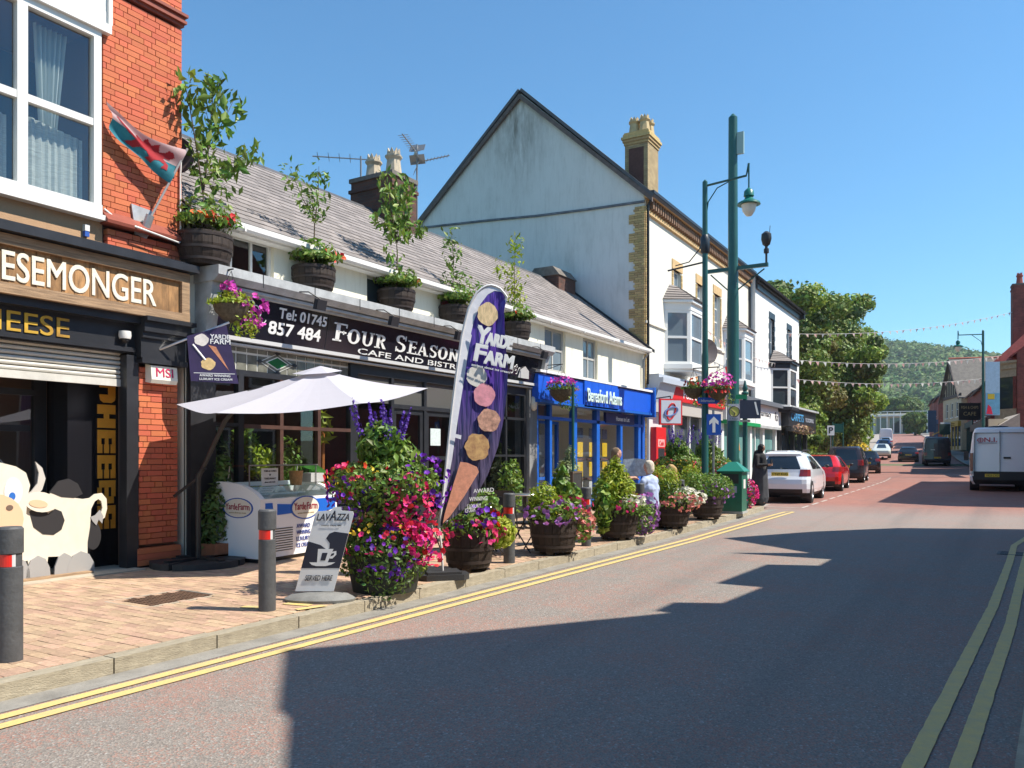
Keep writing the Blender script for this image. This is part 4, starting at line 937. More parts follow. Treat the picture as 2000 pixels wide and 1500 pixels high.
# potted plants seen through the cafe glass
def inplant(label, c, r, k, mat, size, name='potted_plant', asp=.5):
    t = thing(name, label, 'plant', (c[0], c[1], .66)); C, N = blob((0, 0, c[2] - .66), r, k, .2); leafcloud('foliage', C, N, size, mat, t, asp)
    MB().lathe([(.09, 0), (.13, .22), (.14, .24)], 12).build('pot', M('terracotta', (.36, .15, .07), .8, var=.2), t); MB().tube([(0, 0, .2), (0, 0, c[2] - .66)], .012, 5).build('stem', BARK, t); return t
inplant('bushy yellow green plant behind the middle cafe pane', (-.2, 1.72, 1.55), (.14, .3, .30), 300, LEAFY, .12)
inplant('tall dark leafy plant behind the second cafe pane', (-.3, 1.5, 1.75), (.2, .3, .36), 320, LEAF, .12)
inplant('broad bushy plant filling the pane left of the bamboo', (-.3, 2.4, 1.45), (.18, .34, .55), 520, LEAF, .10)
inplant('fan palm behind the narrow left cafe pane', (-.32, .93, 1.5), (.2, .22, .6), 120, LEAFD, .34, 'palm_plant', .16)
inplant('small leafy plant behind the right cafe window', (-.2, 7.5, 1.4), (.15, .34, .4), 300, LEAF, .12)
bm_ = thing('bamboo_plant', 'tall potted plant with orange cane in the right cafe pane', 'plant', (-.28, 3.2, .66))
MB().tube([(0, 0, 0), (.01, .01, 1.45)], .03, 7).build('cane', M('cane_orange', (.42, .14, .03), .6), bm_); C, N = blob((0, 0, 1.5), (.14, .22, .4), 40, .2); leafcloud('foliage', C, N, .28, LEAFY, bm_, .28)
tag(MB().box(-1.6, 5.2, .2, -1.4, 6.0, 2.0).build('cupboard', M('interior_red', (.18, .05, .03), .7)), 'dark red cupboard deep inside the cafe doorway', 'cupboard')

# half barrels with saplings on the cornice
def barrel_parts(t, r, h, feet=True):
    n = 18
    for i in range(n):
        a0, a1 = 2 * PI * i / n + .008, 2 * PI * (i + 1) / n - .008; q = []
        mb = MB(); zs = [(.80, 0), (.92, .3), (1.0, .62), (.985, 1.0)]
        for (f0, z0), (f1, z1) in zip(zs, zs[1:]):
            mb.quadv(*[(r * f * math.cos(a), r * f * math.sin(a), h * z) for f, z, a in ((f0, z0, a0), (f0, z0, a1), (f1, z1, a1), (f1, z1, a0))])
        mb.quadv(*[(f * math.cos(a), f * math.sin(a), h) for f, a in ((r * .985, a0), (r * .985, a1), (r * .9, a1), (r * .9, a0))])
        mb.build('stave', BARREL, t)
    for z, f in ((.16, .866), (.5, .972), (.9, .992)):
        MB().lathe([(r * f + .001, h * (z - .04)), (r * f + .006, h * (z - .04)), (r * f + .009, h * (z + .04)), (r * f + .002, h * (z + .04))], 28).build('hoop', HOOP, t, smooth=30)
    MB().lathe([(r * .8, 0.01), (r * .93, h * .9), (.001, h * .93)], 16).build('soil', SOIL, t)
    if feet:
        for a in (.5, 2.6, 4.7): MB().box(-.05, -.05, -.055, .05, .05, .0).build('foot', BARK, t, loc=(r * .6 * math.cos(a), r * .6 * math.sin(a), 0))
def sapling(label, base, branches, mat, lsize=.15, per=40, droop=.8, cat='tree'):
    t = thing('sapling', label, cat, base); mb = MB(); C = []; N = []
    for pts, r0, leafy in branches:
        mb.tube(pts, [r0 * (1 - .7 * i / (len(pts) - 1)) for i in range(len(pts))], 6)
        P_ = [Vector(p) for p in pts]; tot = len(P_) - 1
        for k in range(int(per * leafy)):
            u = (1 - rnd.random() ** 1.1 * .86) * tot; i = min(int(u), tot - 1); p = P_[i].lerp(P_[i + 1], u - i)
            s_ = .10 + .12 * rnd.random(); C.append(p + Vector((rnd.gauss(0, 1), rnd.gauss(0, 1), rnd.gauss(-.3, .8))).normalized() * s_); N.append((rnd.gauss(0, 1), rnd.gauss(0, 1), rnd.gauss(.4, .5)))
    mb.build('trunk', BARK, t, smooth=60); leafcloud('crown', [tuple(c) for c in C], N, lsize, mat, t, .42, droop); return t
def cornplanter(y, x, label, flowerlist, herb=LEAF, tall=.25, r=.36, h=.40):
    z = 4.35
    t = thing('barrel_planter', label, 'planter', (x, y, z + .0), rnd.uniform(0, 1), 'half barrels on the cafe cornice'); barrel_parts(t, r, h, False)
    b = thing('bedding_plant', 'leafy bedding ' + flowerlist[0], 'plant', (x, y, z + h)); 
    C, N = blob((.04, 0, .12), (r * 1.25, r * 1.25, tall + .10), 640, .25, .3); leafcloud('foliage', C, N, .105, herb, b)
    for (mat, k, cx, cy, sp) in flowerlist[1]:
        P_ = np.stack([cx + sp * nr.normal(size=k), cy + sp * nr.normal(size=k), .17 + .08 * nr.random(k)], 1); flowers('blossom', P_, np.array([1., -.3, .8]) + .5 * nr.normal(size=(k, 3)), .085, mat, b)
cornplanter(.45, .12, 'first half barrel on the cornice beside the orange brick pier', ('clump with orange and red flowers in the first cornice barrel', [(ORANGE, 22, .26, -.1, .09), (REDF, 26, .28, .14, .08), (ORANGE, 14, .3, -.22, .06)]), LEAF, .36, .40, .46)
cornplanter(2.5, .22, 'second half barrel on the cornice above the telephone number', ('clump with one red cluster in the second cornice barrel', [(REDF, 30, .22, .06, .05), (REDF, 14, .2, .3, .05), (ORANGE, 8, .25, .24, .05)]))
cornplanter(4.62, .22, 'third half barrel on the cornice above FOUR', ('clump with few orange flowers in the third cornice barrel', [(ORANGE, 12, .25, .05, .04), (REDF, 8, .24, .33, .03)]))
cornplanter(6.52, .22, 'fourth half barrel on the cornice beside the feather banner', ('clump with red flowers in the fourth cornice barrel', [(REDF, 22, .25, .12, .07), (ORANGE, 8, .1, .2, .05)]))
cornplanter(9.0, .22, 'fifth half barrel at the far end of the cafe cornice', ('clump with red geraniums in the fifth cornice barrel', [(REDF, 26, .22, .15, .07), (ORANGE, 10, .2, -.2, .05)]), LEAF, .24, .34, .42)
sapling('tallest cherry sapling rising beside the orange brick pier', (.12, .45, 4.9), [
    ([(0, 0, 0), (.0, -.02, .55)], .022, 0), ([(0, -.02, .5), (.02, -.14, 1.1), (.02, -.26, 1.7), (.02, -.36, 2.05)], .014, 2.6), ([(0, -.02, .5), (0, .06, 1.1), (.0, .12, 1.7), (0, .18, 2.32)], .016, 4.2),
    ([(0, .08, 1.2), (.05, .34, 1.75), (.06, .52, 2.15)], .008, 1.7), ([(0, .04, .8), (.05, .34, 1.0), (.08, .62, 1.25), (.1, .78, 1.4)], .009, 2.2), ([(0, -.02, .65), (.08, .25, .72), (.1, .4, .7)], .006, .8), ([(0, .1, 1.5), (.08, -.1, 1.9)], .006, .9)], LEAF, .17, 32, 1.1)
sapling('forked sapling in the second cornice barrel', (.22, 2.5, 4.85), [
    ([(0, 0, 0), (0, .02, .6), (0, .03, .75)], .016, 0), ([(0, .03, .7), (-.03, -.22, 1.0), (-.05, -.48, 1.42)], .010, 2.2), ([(0, .03, .7), (0, .1, 1.1), (.0, .12, 1.62)], .011, 2.9), ([(0, .0, .85), (.05, -.1, 1.1)], .006, .6)], LEAF, .115, 36, .5)
sapling('bushy drooping cherry sapling in front of the brick chimney', (.22, 4.62, 4.85), [
    ([(0, 0, 0), (0, .03, .55), (0, 0, .9)], .018, 0), ([(0, .02, .8), (0, .18, 1.3), (.0, .26, 2.0)], .012, 3.4), ([(0, .02, .8), (.02, -.2, 1.35), (.02, -.28, 2.05)], .012, 3.2), ([(0, 0, .9), (.1, .45, 1.15), (.1, .6, 1.2)], .007, 1.4), ([(0, 0, .9), (.05, -.4, 1.05), (.05, -.62, 1.15)], .007, 1.2), ([(0, .02, .9), (.1, 0, 1.6), (.1, .02, 1.9)], .008, 2.2), ([(0, .03, .5), (.05, -.2, .65)], .005, .4)], LEAF, .155, 42, 1.3)
sapling('slim sapling in the fourth cornice barrel left of the banner', (.22, 6.45, 4.85), [
    ([(0, 0, 0), (0, .0, .4)], .013, 0), ([(0, 0, .3), (0, 0, .9), (0, -.06, 1.45)], .011, 3.2), ([(0, 0, .3), (.0, .3, .55), (.02, .45, .62)], .006, 1.0), ([(0, 0, .3), (.0, -.25, .42)], .006, .7), ([(0, .1, .4), (.02, .75, .42), (.02, .95, .5)], .006, 1.2)], LEAF, .12, 36, .6)
sapling('slim upright sapling just right of the banner top', (.22, 8.9, 4.85), [
    ([(0, 0, -.1), (0, .0, .3)], .013, 0), ([(0, 0, .1), (0, 0, 1.0), (0, .05, 1.95)], .011, 4.2), ([(0, 0, .3), (.0, .35, .6)], .006, 1.2), ([(0, 0, .6), (.0, -.45, 1.0), (.02, -.7, 1.2)], .006, 1.4), ([(0, .02, .6), (.02, .2, 1.0)], .006, 1.0)], LEAFY, .12, 36, .6)

# hanging baskets by the cafe
def basket(label, loc, r, mats, ng, bracket=True, leaf=LEAF, group='hanging flower baskets', spread=1.0):
    t = thing('hanging_basket', label, 'hanging basket', loc, 0, group)
    MB().lathe([(.02, -r * .95), (r * .5, -r * .75), (r * .85, -r * .35), (r * .95, 0), (r * .9, .0)], 14).build('bowl', M('basket_moss', (.10, .075, .045), .95, var=.4, scale=20), t, smooth=60)
    C, N = blobs([((0, 0, .02), (r * 1.25, r * 1.25, r * .75), ng, .4, .4), ((.1, .15, -.25), (r * .9, r * .9, r * .8), ng // 3, .5)]); leafcloud('foliage', C, N, .07, leaf, t)
    for mat, k, c, rad in mats: P_, N_ = blob(c, rad, k, .75, .4); flowers('blossom', P_, N_, .075, mat, t)
    mb = MB()
    for a in (0, 2.1, 4.2): mb.tube([(r * .9 * math.cos(a), r * .9 * math.sin(a), 0), (0, 0, r * 1.9)], .004, 4)
    mb.build('chain', BLACKM, t)
    if bracket: MB().tube([(-loc[0] + .1, 0, r * 1.4), (-loc[0] + .1, 0, r * 2.0), (.04, 0, r * 2.0)], .012, 5).tube([(-loc[0] + .1, 0, r * 1.4), (-loc[0] * .5, 0, r * 1.7), (0, 0, r * 2.0)], .008, 5).build('bracket', BLACKM, t)
    return t
basket('pink petunia basket hanging at the left end of the cafe sign', (.62, .52, 3.76), .26, [(M('petal_magenta', (.62, .06, .42), .6, isl=.3, hue=.03, trans=.25), 70, (.1, .22, -.02), (.26, .34, .25)), (MT['petal_magenta'], 30, (.05, -.05, .22), (.1, .18, .12)), (MT['petal_magenta'], 40, (.1, .3, -.25), (.15, .2, .2))], 520, leaf=LEAFY)
basket('pink petunia basket hanging at the right end of the cafe sign', (.75, 10.25, 3.25), .32, [(MT['petal_magenta'], 90, (.05, -.05, .18), (.36, .4, .16)), (PALEPINK, 40, (.1, .3, .02), (.25, .22, .2)), (PURPLE, 24, (.0, .0, .1), (.36, .36, .2))], 420)
# small double-sided banner on a bracket
pb_ = thing('pennant_sign', 'small purple ice cream pennant on a pole beside the cafe pilaster', 'sign', (.55, .22, 3.15), R(-40)); pb_.scale = (1, 1.25, 1.1)
NAVY = M('pennant_navy', (.035, .02, .075), .55, var=.2)
mb = MB(); mb.extr([(0, -.24, .12), (0, .17, .28), (0, .30, -.46), (0, -.20, -.44)], (.012, 0, 0)); mb.build('cloth', NAVY, pb_); MB().tube([(-.02, -.52, -.06), (.0, .2, .32)], .014, 6).build('pole', STEEL, pb_)
text('YARDE', pb_, LETW, (.014, .0, .10), .2, .055, bold=.04); text('FARM', pb_, LETW, (.014, .0, .035), .21, .06, bold=.04); text('AWARD WINNING', pb_, LETW, (.014, -.11, -.38), .32, .03, bold=.03); text('LUXURY ICE CREAM', pb_, LETW, (.014, -.11, -.425), .34, .028, bold=.03); MB().box(.013, -.17, -.34, .0145, .26, -.333).build('rule', LETW, pb_)
CONE = M('print_cone', (.55, .23, .12), .6, var=.25, scale=20); VAN = M('print_vanilla', (.72, .50, .22), .6, var=.25, scale=12); CREAMP = M('print_cream', (.72, .66, .60), .6, var=.15, scale=12)
def disc(par, x, cy, cz, r, mat, nm, wob=.08, x1=.003):
    n = 20; return MB().extr([(x, cy + r * (1 + wob * math.sin(i * 2.3)) * math.cos(2 * PI * i / n), cz + r * (1 + wob * math.sin(i * 1.7)) * math.sin(2 * PI * i / n)) for i in range(n)], (x1, 0, 0)).build(nm, mat, par)
disc(pb_, .012, -.09, .08, .075, CREAMP, 'scoop_print'); MB().extr([(.012, -.02, .02), (.012, .06, -.0), (.012, .20, -.30)], (.003, 0, 0)).build('cone_print', CONE, pb_); disc(pb_, .012, -.02, -.22, .075, VAN, 'scoop_print'); MB().tube([(.014, -.18, .02), (.014, -.05, -.17)], .01, 4).build('spoon_print', LETW, pb_)

# ================================================================== blue shopfront
BS = thing('blue_shopfront', 'bright blue estate agent shopfront lettered Beresford Adams', 'shopfront', (0, 0, 0))
BLUE = M('shop_blue', (.012, .10, .60), .35, var=.06); BLUED = M('shop_blue_frame', (.012, .115, .50), .35, var=.1); CRE = M('shop_cream', (.78, .74, .64), .8)
parts('fascia', BLUE, BS, ((0, 9.9, 3.04, .30, 12.35, 3.66), (0, 14.55, 3.04, .30, 17.3, 3.66)))
MB().box(0, 12.35, 2.98, .34, 14.55, 3.70).build('sign_box', BLUED, BS)
for i in range(5): MB().box(.34, 12.37 + i * .436, 3.02, .347, 12.37 + i * .436 + .425, 3.69).build('sign_panel', BLUE, BS)
MB().box(0, 9.9, 3.70, .36, 17.3, 3.76).build('flashing', WHITE, BS); MB().box(0, 17.3, 2.9, .42, 17.42, 3.86).build('end_console', BLUED, BS); MB().box(0, 9.9, 2.96, .34, 17.3, 3.03).build('soffit_rail', BLUED, BS)
text('Beresford Adams', BS, M('letter_pale', (.66, .80, .74), .4), (.40, 12.4, 3.12), 2.25, .36, bold=.02, ext=.03)
def bframe(rects, mat=BLUED, x0=-.1, x1=.04, nm='window_frame'):
    mb = MB()
    for k, (a, b, c, d) in enumerate(rects): e = .002 * (k % 4); mb.box(x0 - e, a, c, x1 + e, b, d)
    return mb.build(nm, mat, BS)
fr = bframe([(10.22, 10.34, .1, 2.96), (10.95, 11.07, .1, 2.96), (12.3, 12.5, .1, 2.96), (13.75, 13.95, .1, 2.96), (15.45, 15.6, .1, 2.96), (16.85, 17.05, .1, 2.96), (17.2, 17.4, .1, 2.96), (10.2, 17.2, 2.58, 2.66), (10.2, 11.07, .1, .5), (12.4, 17.2, .1, .55)])
bframe([(11.07, 11.2, .12, 2.58), (12.2, 12.3, .12, 2.58), (11.2, 12.2, 2.5, 2.58), (11.2, 12.2, .12, .3), (11.2, 12.2, 1.0, 1.08)], BLUED, -.5, -.42, 'door')
for a, b in ((10.34, 10.95), (12.5, 13.75), (13.95, 15.45), (15.6, 16.85)): MB().box(-.05, a, .5, -.045, b, 2.96).build('pane', GLASS, fr)
MB().box(-.47, 11.2, .3, -.465, 12.2, 2.5).build('door_pane', GLASS, fr)
mb = MB(); mb.box(-3, 10.2, .1, -2.95, 17.3, 3).box(-2.95, 17.25, .1, -.1, 17.3, 3).box(-2.95, 10.2, 2.97, -.1, 17.3, 3.02).box(-2.95, 10.2, .05, -.1, 17.3, .1).box(-2.95, 15.6, .1, -.9, 15.66, 3.0); mb.build('shop_interior', CRE, BS)
MB().box(-.12, 10.34, 2.66, -.06, 10.95, 2.94).build('transom', M('transom_brown', (.08, .05, .045), .5), BS)
MB().box(.0, 14.3, 2.62, .09, 16.4, 2.93).build('lettings_board', M('navy', (.012, .018, .10), .4), BS); text('Homes to Let', BS, LETW, (.092, 15.0, 2.70), 1.0, .13, bold=.02)
YC = M('card_yellow', (.78, .50, .03), .5)
for row, (z, mat, h) in enumerate(((2.25, M('card_photo', (.14, .16, .22), .4, var=.5, scale=8), .3), (1.72, YC, .42), (1.15, YC, .42), (.6, UPVC, .4))):
    for y in (13.35, 14.1, 14.55, 15.0):
        MB().box(-.3, y - .17, z - .1, -.285, y + .17, z + h - .1).build('property_card', mat, BS)
mb = MB(); mb.box(-.36, 13.0, .5, -.31, 13.05, 2.6).box(-.36, 14.3, .5, -.31, 14.36, 2.6).box(-.36, 13.0, 1.52, -.31, 15.4, 1.57).box(-.36, 13.0, .95, -.31, 15.4, 1.0); mb.build('display_rail', M('rail_brown', (.15, .06, .05), .5), BS)
# ================================================================== tall white houses
GABLEW = streaky('gable_render', (.68, .665, .64), (.22, .20, .17), .8, spot=(-4.9, 0, 13.9, 1.7, 3.4))
FRONTW = streaky('front_render', (.72, .69, .60), (.5, .45, .34), .5)
FRONT2 = streaky('front_white', (.74, .74, .72), (.5, .5, .45), .5)
SASH = M('sash_white', (.78, .78, .75), .4)
BUFF = M('stone_buff', (.56, .38, .18), .8, var=.15)
def pitched(par, y0, y1, e, rn, rz, back, mat, ov=.25):
    mb = MB(); sl = (rz - e) / -rn
    for q in (((ov, e - ov * sl), (rn, rz)), ((rn, rz), (back, e))):
        (a, b), (c, d) = q; n_ = Vector((-(d - b), 0, (c - a))).normalized() * .1
        if n_.z < 0: n_ = -n_
        mb.extr([(a, y0, b), (c, y0, d), (c + n_.x, y0, d + n_.z), (a + n_.x, y0, b + n_.z)], (0, y1 - y0, 0))
    return mb.build('roof', mat, par)
W1 = thing('white_gabled_house', 'tall white three storey house with big grey gable and yellow brick quoins', 'house', (0, 17.5, 0), R(.6))
H1 = 13.3; EV = 10.25
up = [(2.75, 3.55, 6.15, 8.35), (5.45, 6.2, 6.4, 8.35), (7.7, 8.55, 6.15, 8.35), (10.4, 11.2, 6.15, 8.35)]
mid = [(5.2, 6.3, 4.55, 6.0)]
mb = MB(); wall_holes(mb, 0, 0, H1, 4.2, EV, up[:1] + up[1:] + [(5.5, 6.5, 4.3, 5.9)], .18); mb.build('front_wall', FRONTW, W1)
mb = MB(); mb.extr([(-.01, 0, 0), (-9.4, 0, 0), (-9.4, 0, EV + .25), (-4.7, 0, 14.65), (-.01, 0, EV + .1)], (0, .1, 0)); mb.box(-9.4, H1 - .1, 0, -.01, H1, EV); mb.box(-9.4, .1, 0, -9.3, H1 - .1, EV); mb.build('gable_wall', GABLEW, W1)
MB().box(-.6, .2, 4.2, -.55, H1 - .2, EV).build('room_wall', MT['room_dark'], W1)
mb = MB(); pts = [(0, 10.0), (-2, 10.06), (-4, 10.15), (-6, 10.3), (-9.4, 10.5)]
for (a, b), (c, d) in zip(pts, pts[1:]): mb.extr([(a, 0, b - .035), (c, 0, d - .035), (c, 0, d + .035), (a, 0, b + .035)], (0, -.06, 0))
mb.build('string_course', M('string_dark', (.13, .14, .16), .9, var=.4, scale=3), W1)
pitched(W1, -.12, H1, EV + .12, -4.7, 14.72, -9.6, SLATED, .3)
mb = MB(); mb.extr([(.3, -.14, EV - .15), (-4.7, -.14, 14.6), (-9.7, -.14, EV + .05), (-9.7, -.14, EV - .1), (-4.7, -.14, 14.42), (.3, -.14, EV - .33)], (0, .09, 0)); mb.build('verge_board', M('verge_dark', (.12, .09, .08), .8, var=.3), W1)
tag(MB().tube([(-5.1, 17.49, 7.9), (-5.1, 17.42, 7.9)], .11, 12).build('wall_vent', BLACKM), 'small black round vent on the big grey gable', 'vent')
# quoins of yellow brick, both faces of the corner
items = []; z = .9; k = 0
while z < 9.85:
    long_ = (k // 4) % 2; wv = .56 if long_ else .40
    if k % 2: seg = [(0, .235), (.235, wv)] if wv > .5 else [(0, .2), (.2, wv)]
    else: seg = [(0, .115), (.115, .35), (.35, wv)] if wv > .4 else [(0, .115), (.115, .35)]
    for a, b in seg: items.append(((-(a + b) / 2 + .004, -.012, z + .037), (b - a - .012, .05, .066)))
    items.append(((.012, .06, z + .037), (.05, .12, .066)))
    z += .078; k += 1
pieces(W1, 'brick', items, BRICKY, 300, rest='brick_field')
mb = MB(); mb.box(-.02, .15, 9.62, .10, H1, 9.72).box(-.02, .15, 9.72, .05, H1, 10.25).box(-.02, -.05, 10.12, .28, H1, 10.2); mb.build('eaves_band', BUFF, W1)
for i in range(58): MB().box(.05, .25 + i * .225, 9.8, .2, .25 + i * .225 + .11, 10.1).build('dentil', M('dentil_brick', (.22, .13, .08), .8, var=.2), W1)
MB().box(.2, -.1, 10.2, .36, H1, 10.3).build('gutter', BLACKM, W1); MB().tube([(.25, .12, 10.2), (.07, .12, 9.9), (.07, .12, 4.0)], .045, 8).build('downpipe', BLACKM, W1)
MB().tube([(.25, H1 - .1, 10.2), (.07, H1 - .1, 9.9), (.07, H1 - .1, 4.3)], .05, 8).build('downpipe', BLACKM, W1)
for (a, b, c, d) in up:
    window(W1, -.16, a, b, c, d, SASH, PANEB, (.5,), (.5, .75), .06, sill=.26)
    MB().box(-.1, a - .16, d, .03, b + .16, d + .34).build('lintel', BUFF, W1)
    items = [((-.04, y, c + .04 + j * .079), (.13, .15, .068)) for y in (a - .085, b + .085) for j in range(int((d - c) / .079))]
    pieces(W1, 'brick', items, BRICKY, 0, rest='window_quoin')
window(W1, -.16, 5.5, 6.5, 4.3, 5.9, SASH, PANEB, (), (.5,), .06); MB().box(-.1, 5.35, 5.9, .03, 6.65, 6.2).build('lintel', BUFF, W1); MB().box(-.08, 5.32, 4.3, .02, 5.5, 5.9).box(-.08, 6.5, 4.3, .02, 6.68, 5.9).build('window_quoin', BRICKY, W1)
MB().box(-.01, 0, 6.02, .06, H1, 6.1).build('sill_band', FRONTW, W1)
def baywin(par, yc, wd, z0, z1, body, framem, roofm, dep=.75, pane=PANEB, curtain=True):
    h = wd / 2; k = h * .45; t = MB()
    pl = [(0, yc - h), (dep, yc - h + k), (dep, yc + h - k), (0, yc + h)]
    def slab(z0_, z1_, e): MBp = [(a + (e if a else 0), b + (e if b > yc else -e), z0_) for a, b in pl]; t.extr(MBp, (0, 0, z1_ - z0_))
    slab(z0 - .16, z0, .1); slab(z0 - .26, z0 - .16, .03); bay = t.build('bay_window', body, par); t = MB(); slab(z1, z1 + .25, .02); slab(z1 + .25, z1 + .34, .12); t.build('bay_cornice', body, bay)
    for (a, b) in zip(pl, pl[1:]):
        p, q = Vector((a[0], a[1], 0)), Vector((b[0], b[1], 0)); d = (q - p); L_ = d.length; d.normalize(); n_ = Vector((d.y, -d.x, 0))
        m = MB()
        def bar(u0, u1, v0, v1, th=.06): m.extr([tuple(p + d * u0 + Vector((0, 0, v0))), tuple(p + d * u1 + Vector((0, 0, v0))), tuple(p + d * u1 + Vector((0, 0, v1))), tuple(p + d * u0 + Vector((0, 0, v1)))], tuple(-n_ * th))
        f = .12; mz = z0 + (z1 - z0) * .5
        bar(0, f, z0, z1, .1); bar(L_ - f, L_, z0, z1, .1); bar(f, L_ - f, z0, z0 + .1); bar(f, L_ - f, z1 - .1, z1); bar(f, L_ - f, mz - .04, mz + .04, .055)
        fr_ = m.build('frame', framem, bay)
        MB().extr([tuple(p + d * f + n_ * -.04 + Vector((0, 0, z0 + .1))), tuple(p + d * (L_ - f) + n_ * -.04 + Vector((0, 0, z0 + .1))), tuple(p + d * (L_ - f) + n_ * -.04 + Vector((0, 0, z1 - .1))), tuple(p + d * f + n_ * -.04 + Vector((0, 0, z1 - .1)))], tuple(n_ * -.01)).build('pane', pane, bay)
    r = MB(); zt = z1 + .34; e = .16; ring = [(0, yc - h - e), (dep + e, yc - h + k - e * .5), (dep + e, yc + h - k + e * .5), (0, yc + h + e)]; top = [(0, yc - h * .6), (.1, yc - h * .35), (.1, yc + h * .35), (0, yc + h * .6)]
    ns = 6
    for i in range(3):
        for j in range(ns):
            f = lambda u, v: tuple((Vector((*ring[i], zt)).lerp(Vector((*ring[i + 1], zt)), u)).lerp(Vector((*top[i], zt + .62)).lerp(Vector((*top[i + 1], zt + .62)), u), v))
            a, b = j / ns, (j + 1) / ns
            q = [Vector(f(0, a)), Vector(f(1, a)), Vector(f(1, b)), Vector(f(0, b))]; n_ = (q[1] - q[0]).cross(q[3] - q[0]).normalized()
            if n_.z < 0: n_ = -n_
            r.quadv(*[tuple(p_ + n_ * o) for p_, o in zip(q, (.035, .035, .01, .01))]); r.quadv(tuple(q[0]), tuple(q[1]), tuple(q[1] + n_ * .035), tuple(q[0] + n_ * .035))
    r.build('bay_roof', roofm, bay)
    return bay
baywin(W1, 3.1, 2.5, 4.85, 6.75, SASH, SASH, SLATE); baywin(W1, 10.3, 2.5, 4.85, 6.75, SASH, SASH, SLATE)
CHY = brickmat('chimney_yellow', (.46, .34, .17), (.36, .25, .12), (.20, .17, .13))
ch = chimney(W1, -1.2, 2.75, .44, .52, 10.4, 13.35, CHY, [(-.2, -.22, .62), (.2, -.22, .64), (-.2, .24, .62), (.2, .24, .64)], M('pot_yellow', (.50, .38, .20), .8, var=.15), cap=BRICKY)
MB().box(-1.48, 2.215, 11.1, -.92, 2.232, 12.75).build('panel', M('dark_brick_panel', (.10, .045, .035), .85, var=.2, scale=10), ch)
mb = MB()
for i, (z0, d) in enumerate(((12.9, .03), (13.0, .07), (13.1, .11), (13.2, .06))): mb.box(-1.64 - d, 2.23 - d, z0, -.76 + d, 3.27 + d, z0 + .09)
mb.build('corbel', BRICKY, ch)
ds2 = thing('satellite_dish', 'dark satellite dish between the bay windows of the white house', 'satellite dish', (.1, 23.6, 5.75), R(-30)); MB().lathe([(.001, .0), (.25, .02), (.48, .09), (.49, .11), (.25, .05), (.001, .03)], 22, axis='x', cap=False).build('reflector', MT['dish_mesh'], ds2, smooth=50); MB().tube([(.02, 0, -.4), (.45, .05, -.4)], .015, 5).build('feed_arm', GREY, ds2)
fl2 = thing('flag', 'small red flag on a pole above the post office', 'flag', (.1, 24.2, 4.9)); MB().tube([(0, 0, 0), (1.1, .1, .55)], .015, 5).build('pole', GREY, fl2)
mb = MB(); mb.quadv((1.05, .1, .52), (.55, .05, .27), (.6, .25, -.15), (.8, .45, .05)); mb.build('cloth', M('flag_crimson', (.6, .03, .04), .8, trans=.3), fl2)
# post office shopfront
PO = thing('post_office_front', 'red and grey post office shopfront below the white house', 'shopfront', (0, 17.55, 0))
PGR = M('po_grey', (.42, .46, .52), .5); PRED = M('po_red', (.62, .018, .02), .35); POC = M('po_cream', (.44, .40, .36), .6)
mb = MB(); mb.box(0, .05, 4.05, .6, 7.6, 4.22).box(0, .05, 4.22, .45, 7.6, 4.34).extr([(0, .05, 3.1), (.2, .05, 3.1), (.5, .05, 4.05), (0, .05, 4.05)], (0, 1.5, 0)); mb.build('cornice', PGR, PO)
MB().box(.1, 1.55, 3.55, .38, 7.6, 4.05).build('fascia', PRED, PO); MB().box(.1, .05, 3.1, .3, 7.6, 3.55).build('under_fascia', POC, PO)
parts('pilaster', M('po_white', (.62, .62, .62), .5), PO, ((-.1, .02, .1, .12, .35, 3.1), (-.1, 2.4, .1, .05, 2.6, 3.1), (-.1, 4.2, .1, .05, 4.35, 3.1), (-.1, 5.6, .1, .05, 5.75, 3.1), (-.1, 7.4, .1, .1, 7.6, 3.1), (-.1, .35, .1, .03, 1.4, 3.1)))
for a, b in ((1.4, 2.4), (2.6, 4.2), (4.35, 5.6), (5.75, 7.4)): MB().box(-.05, a, .5, -.04, b, 3.1).build('pane', PANE, PO)
text('Post Office', PO, LETW, (.385, 2.6, 3.68), 2.6, .3, bold=.02)
am = thing('cash_machine', 'tall red cash machine beside the blue shopfront', 'cash machine', (.1, 18.15, .15))
MB().box(0, -.45, .7, .22, .45, 2.45).build('case', PRED, am); MB().box(.222, -.28, 1.1, .226, .3, 1.75).build('screen', BLACKM, am); MB().box(.222, -.3, 1.8, .226, .3, 2.05).build('panel', M('atm_pink', (.7, .35, .33), .5), am); MB().box(.222, -.3, 1.0, .227, .3, 1.08).build('shelf', STEEL, am); text('Cash', am, PRED, (.2275, -.2, 1.84), .4, .16, bold=.03)
ps = thing('projecting_sign', 'square white sign with red looped emblem and red border', 'sign', (1.1, 16.9, 2.62), R(-40))
MB().box(-.04, -.40, 0, .04, .40, .82).build('case', PRED, ps); MB().box(-.046, -.35, .05, .046, .35, .77).build('face', M('sign_grey', (.52, .55, .62), .4), ps)
def loop(a, b, tl, mat, x=.05): MB().tube([(x, a * math.cos(t) * math.cos(tl) - b * math.sin(t) * math.sin(tl), .42 + a * math.cos(t) * math.sin(tl) + b * math.sin(t) * math.cos(tl)) for t in [2 * PI * i / 24 for i in range(25)]], .028, 5).build('emblem', mat, ps)
loop(.13, .26, -.3, PRED); loop(.24, .12, .35, M('emblem_blue', (.15, .22, .45), .4), .056); MB().tube([(-.3, 0, .9), (.0, 0, .9), (.0, 0, .82)], .02, 5).tube([(-1.1, 0, .9), (-.3, 0, .9)], .02, 5).build('bracket', BLACKM, ps)
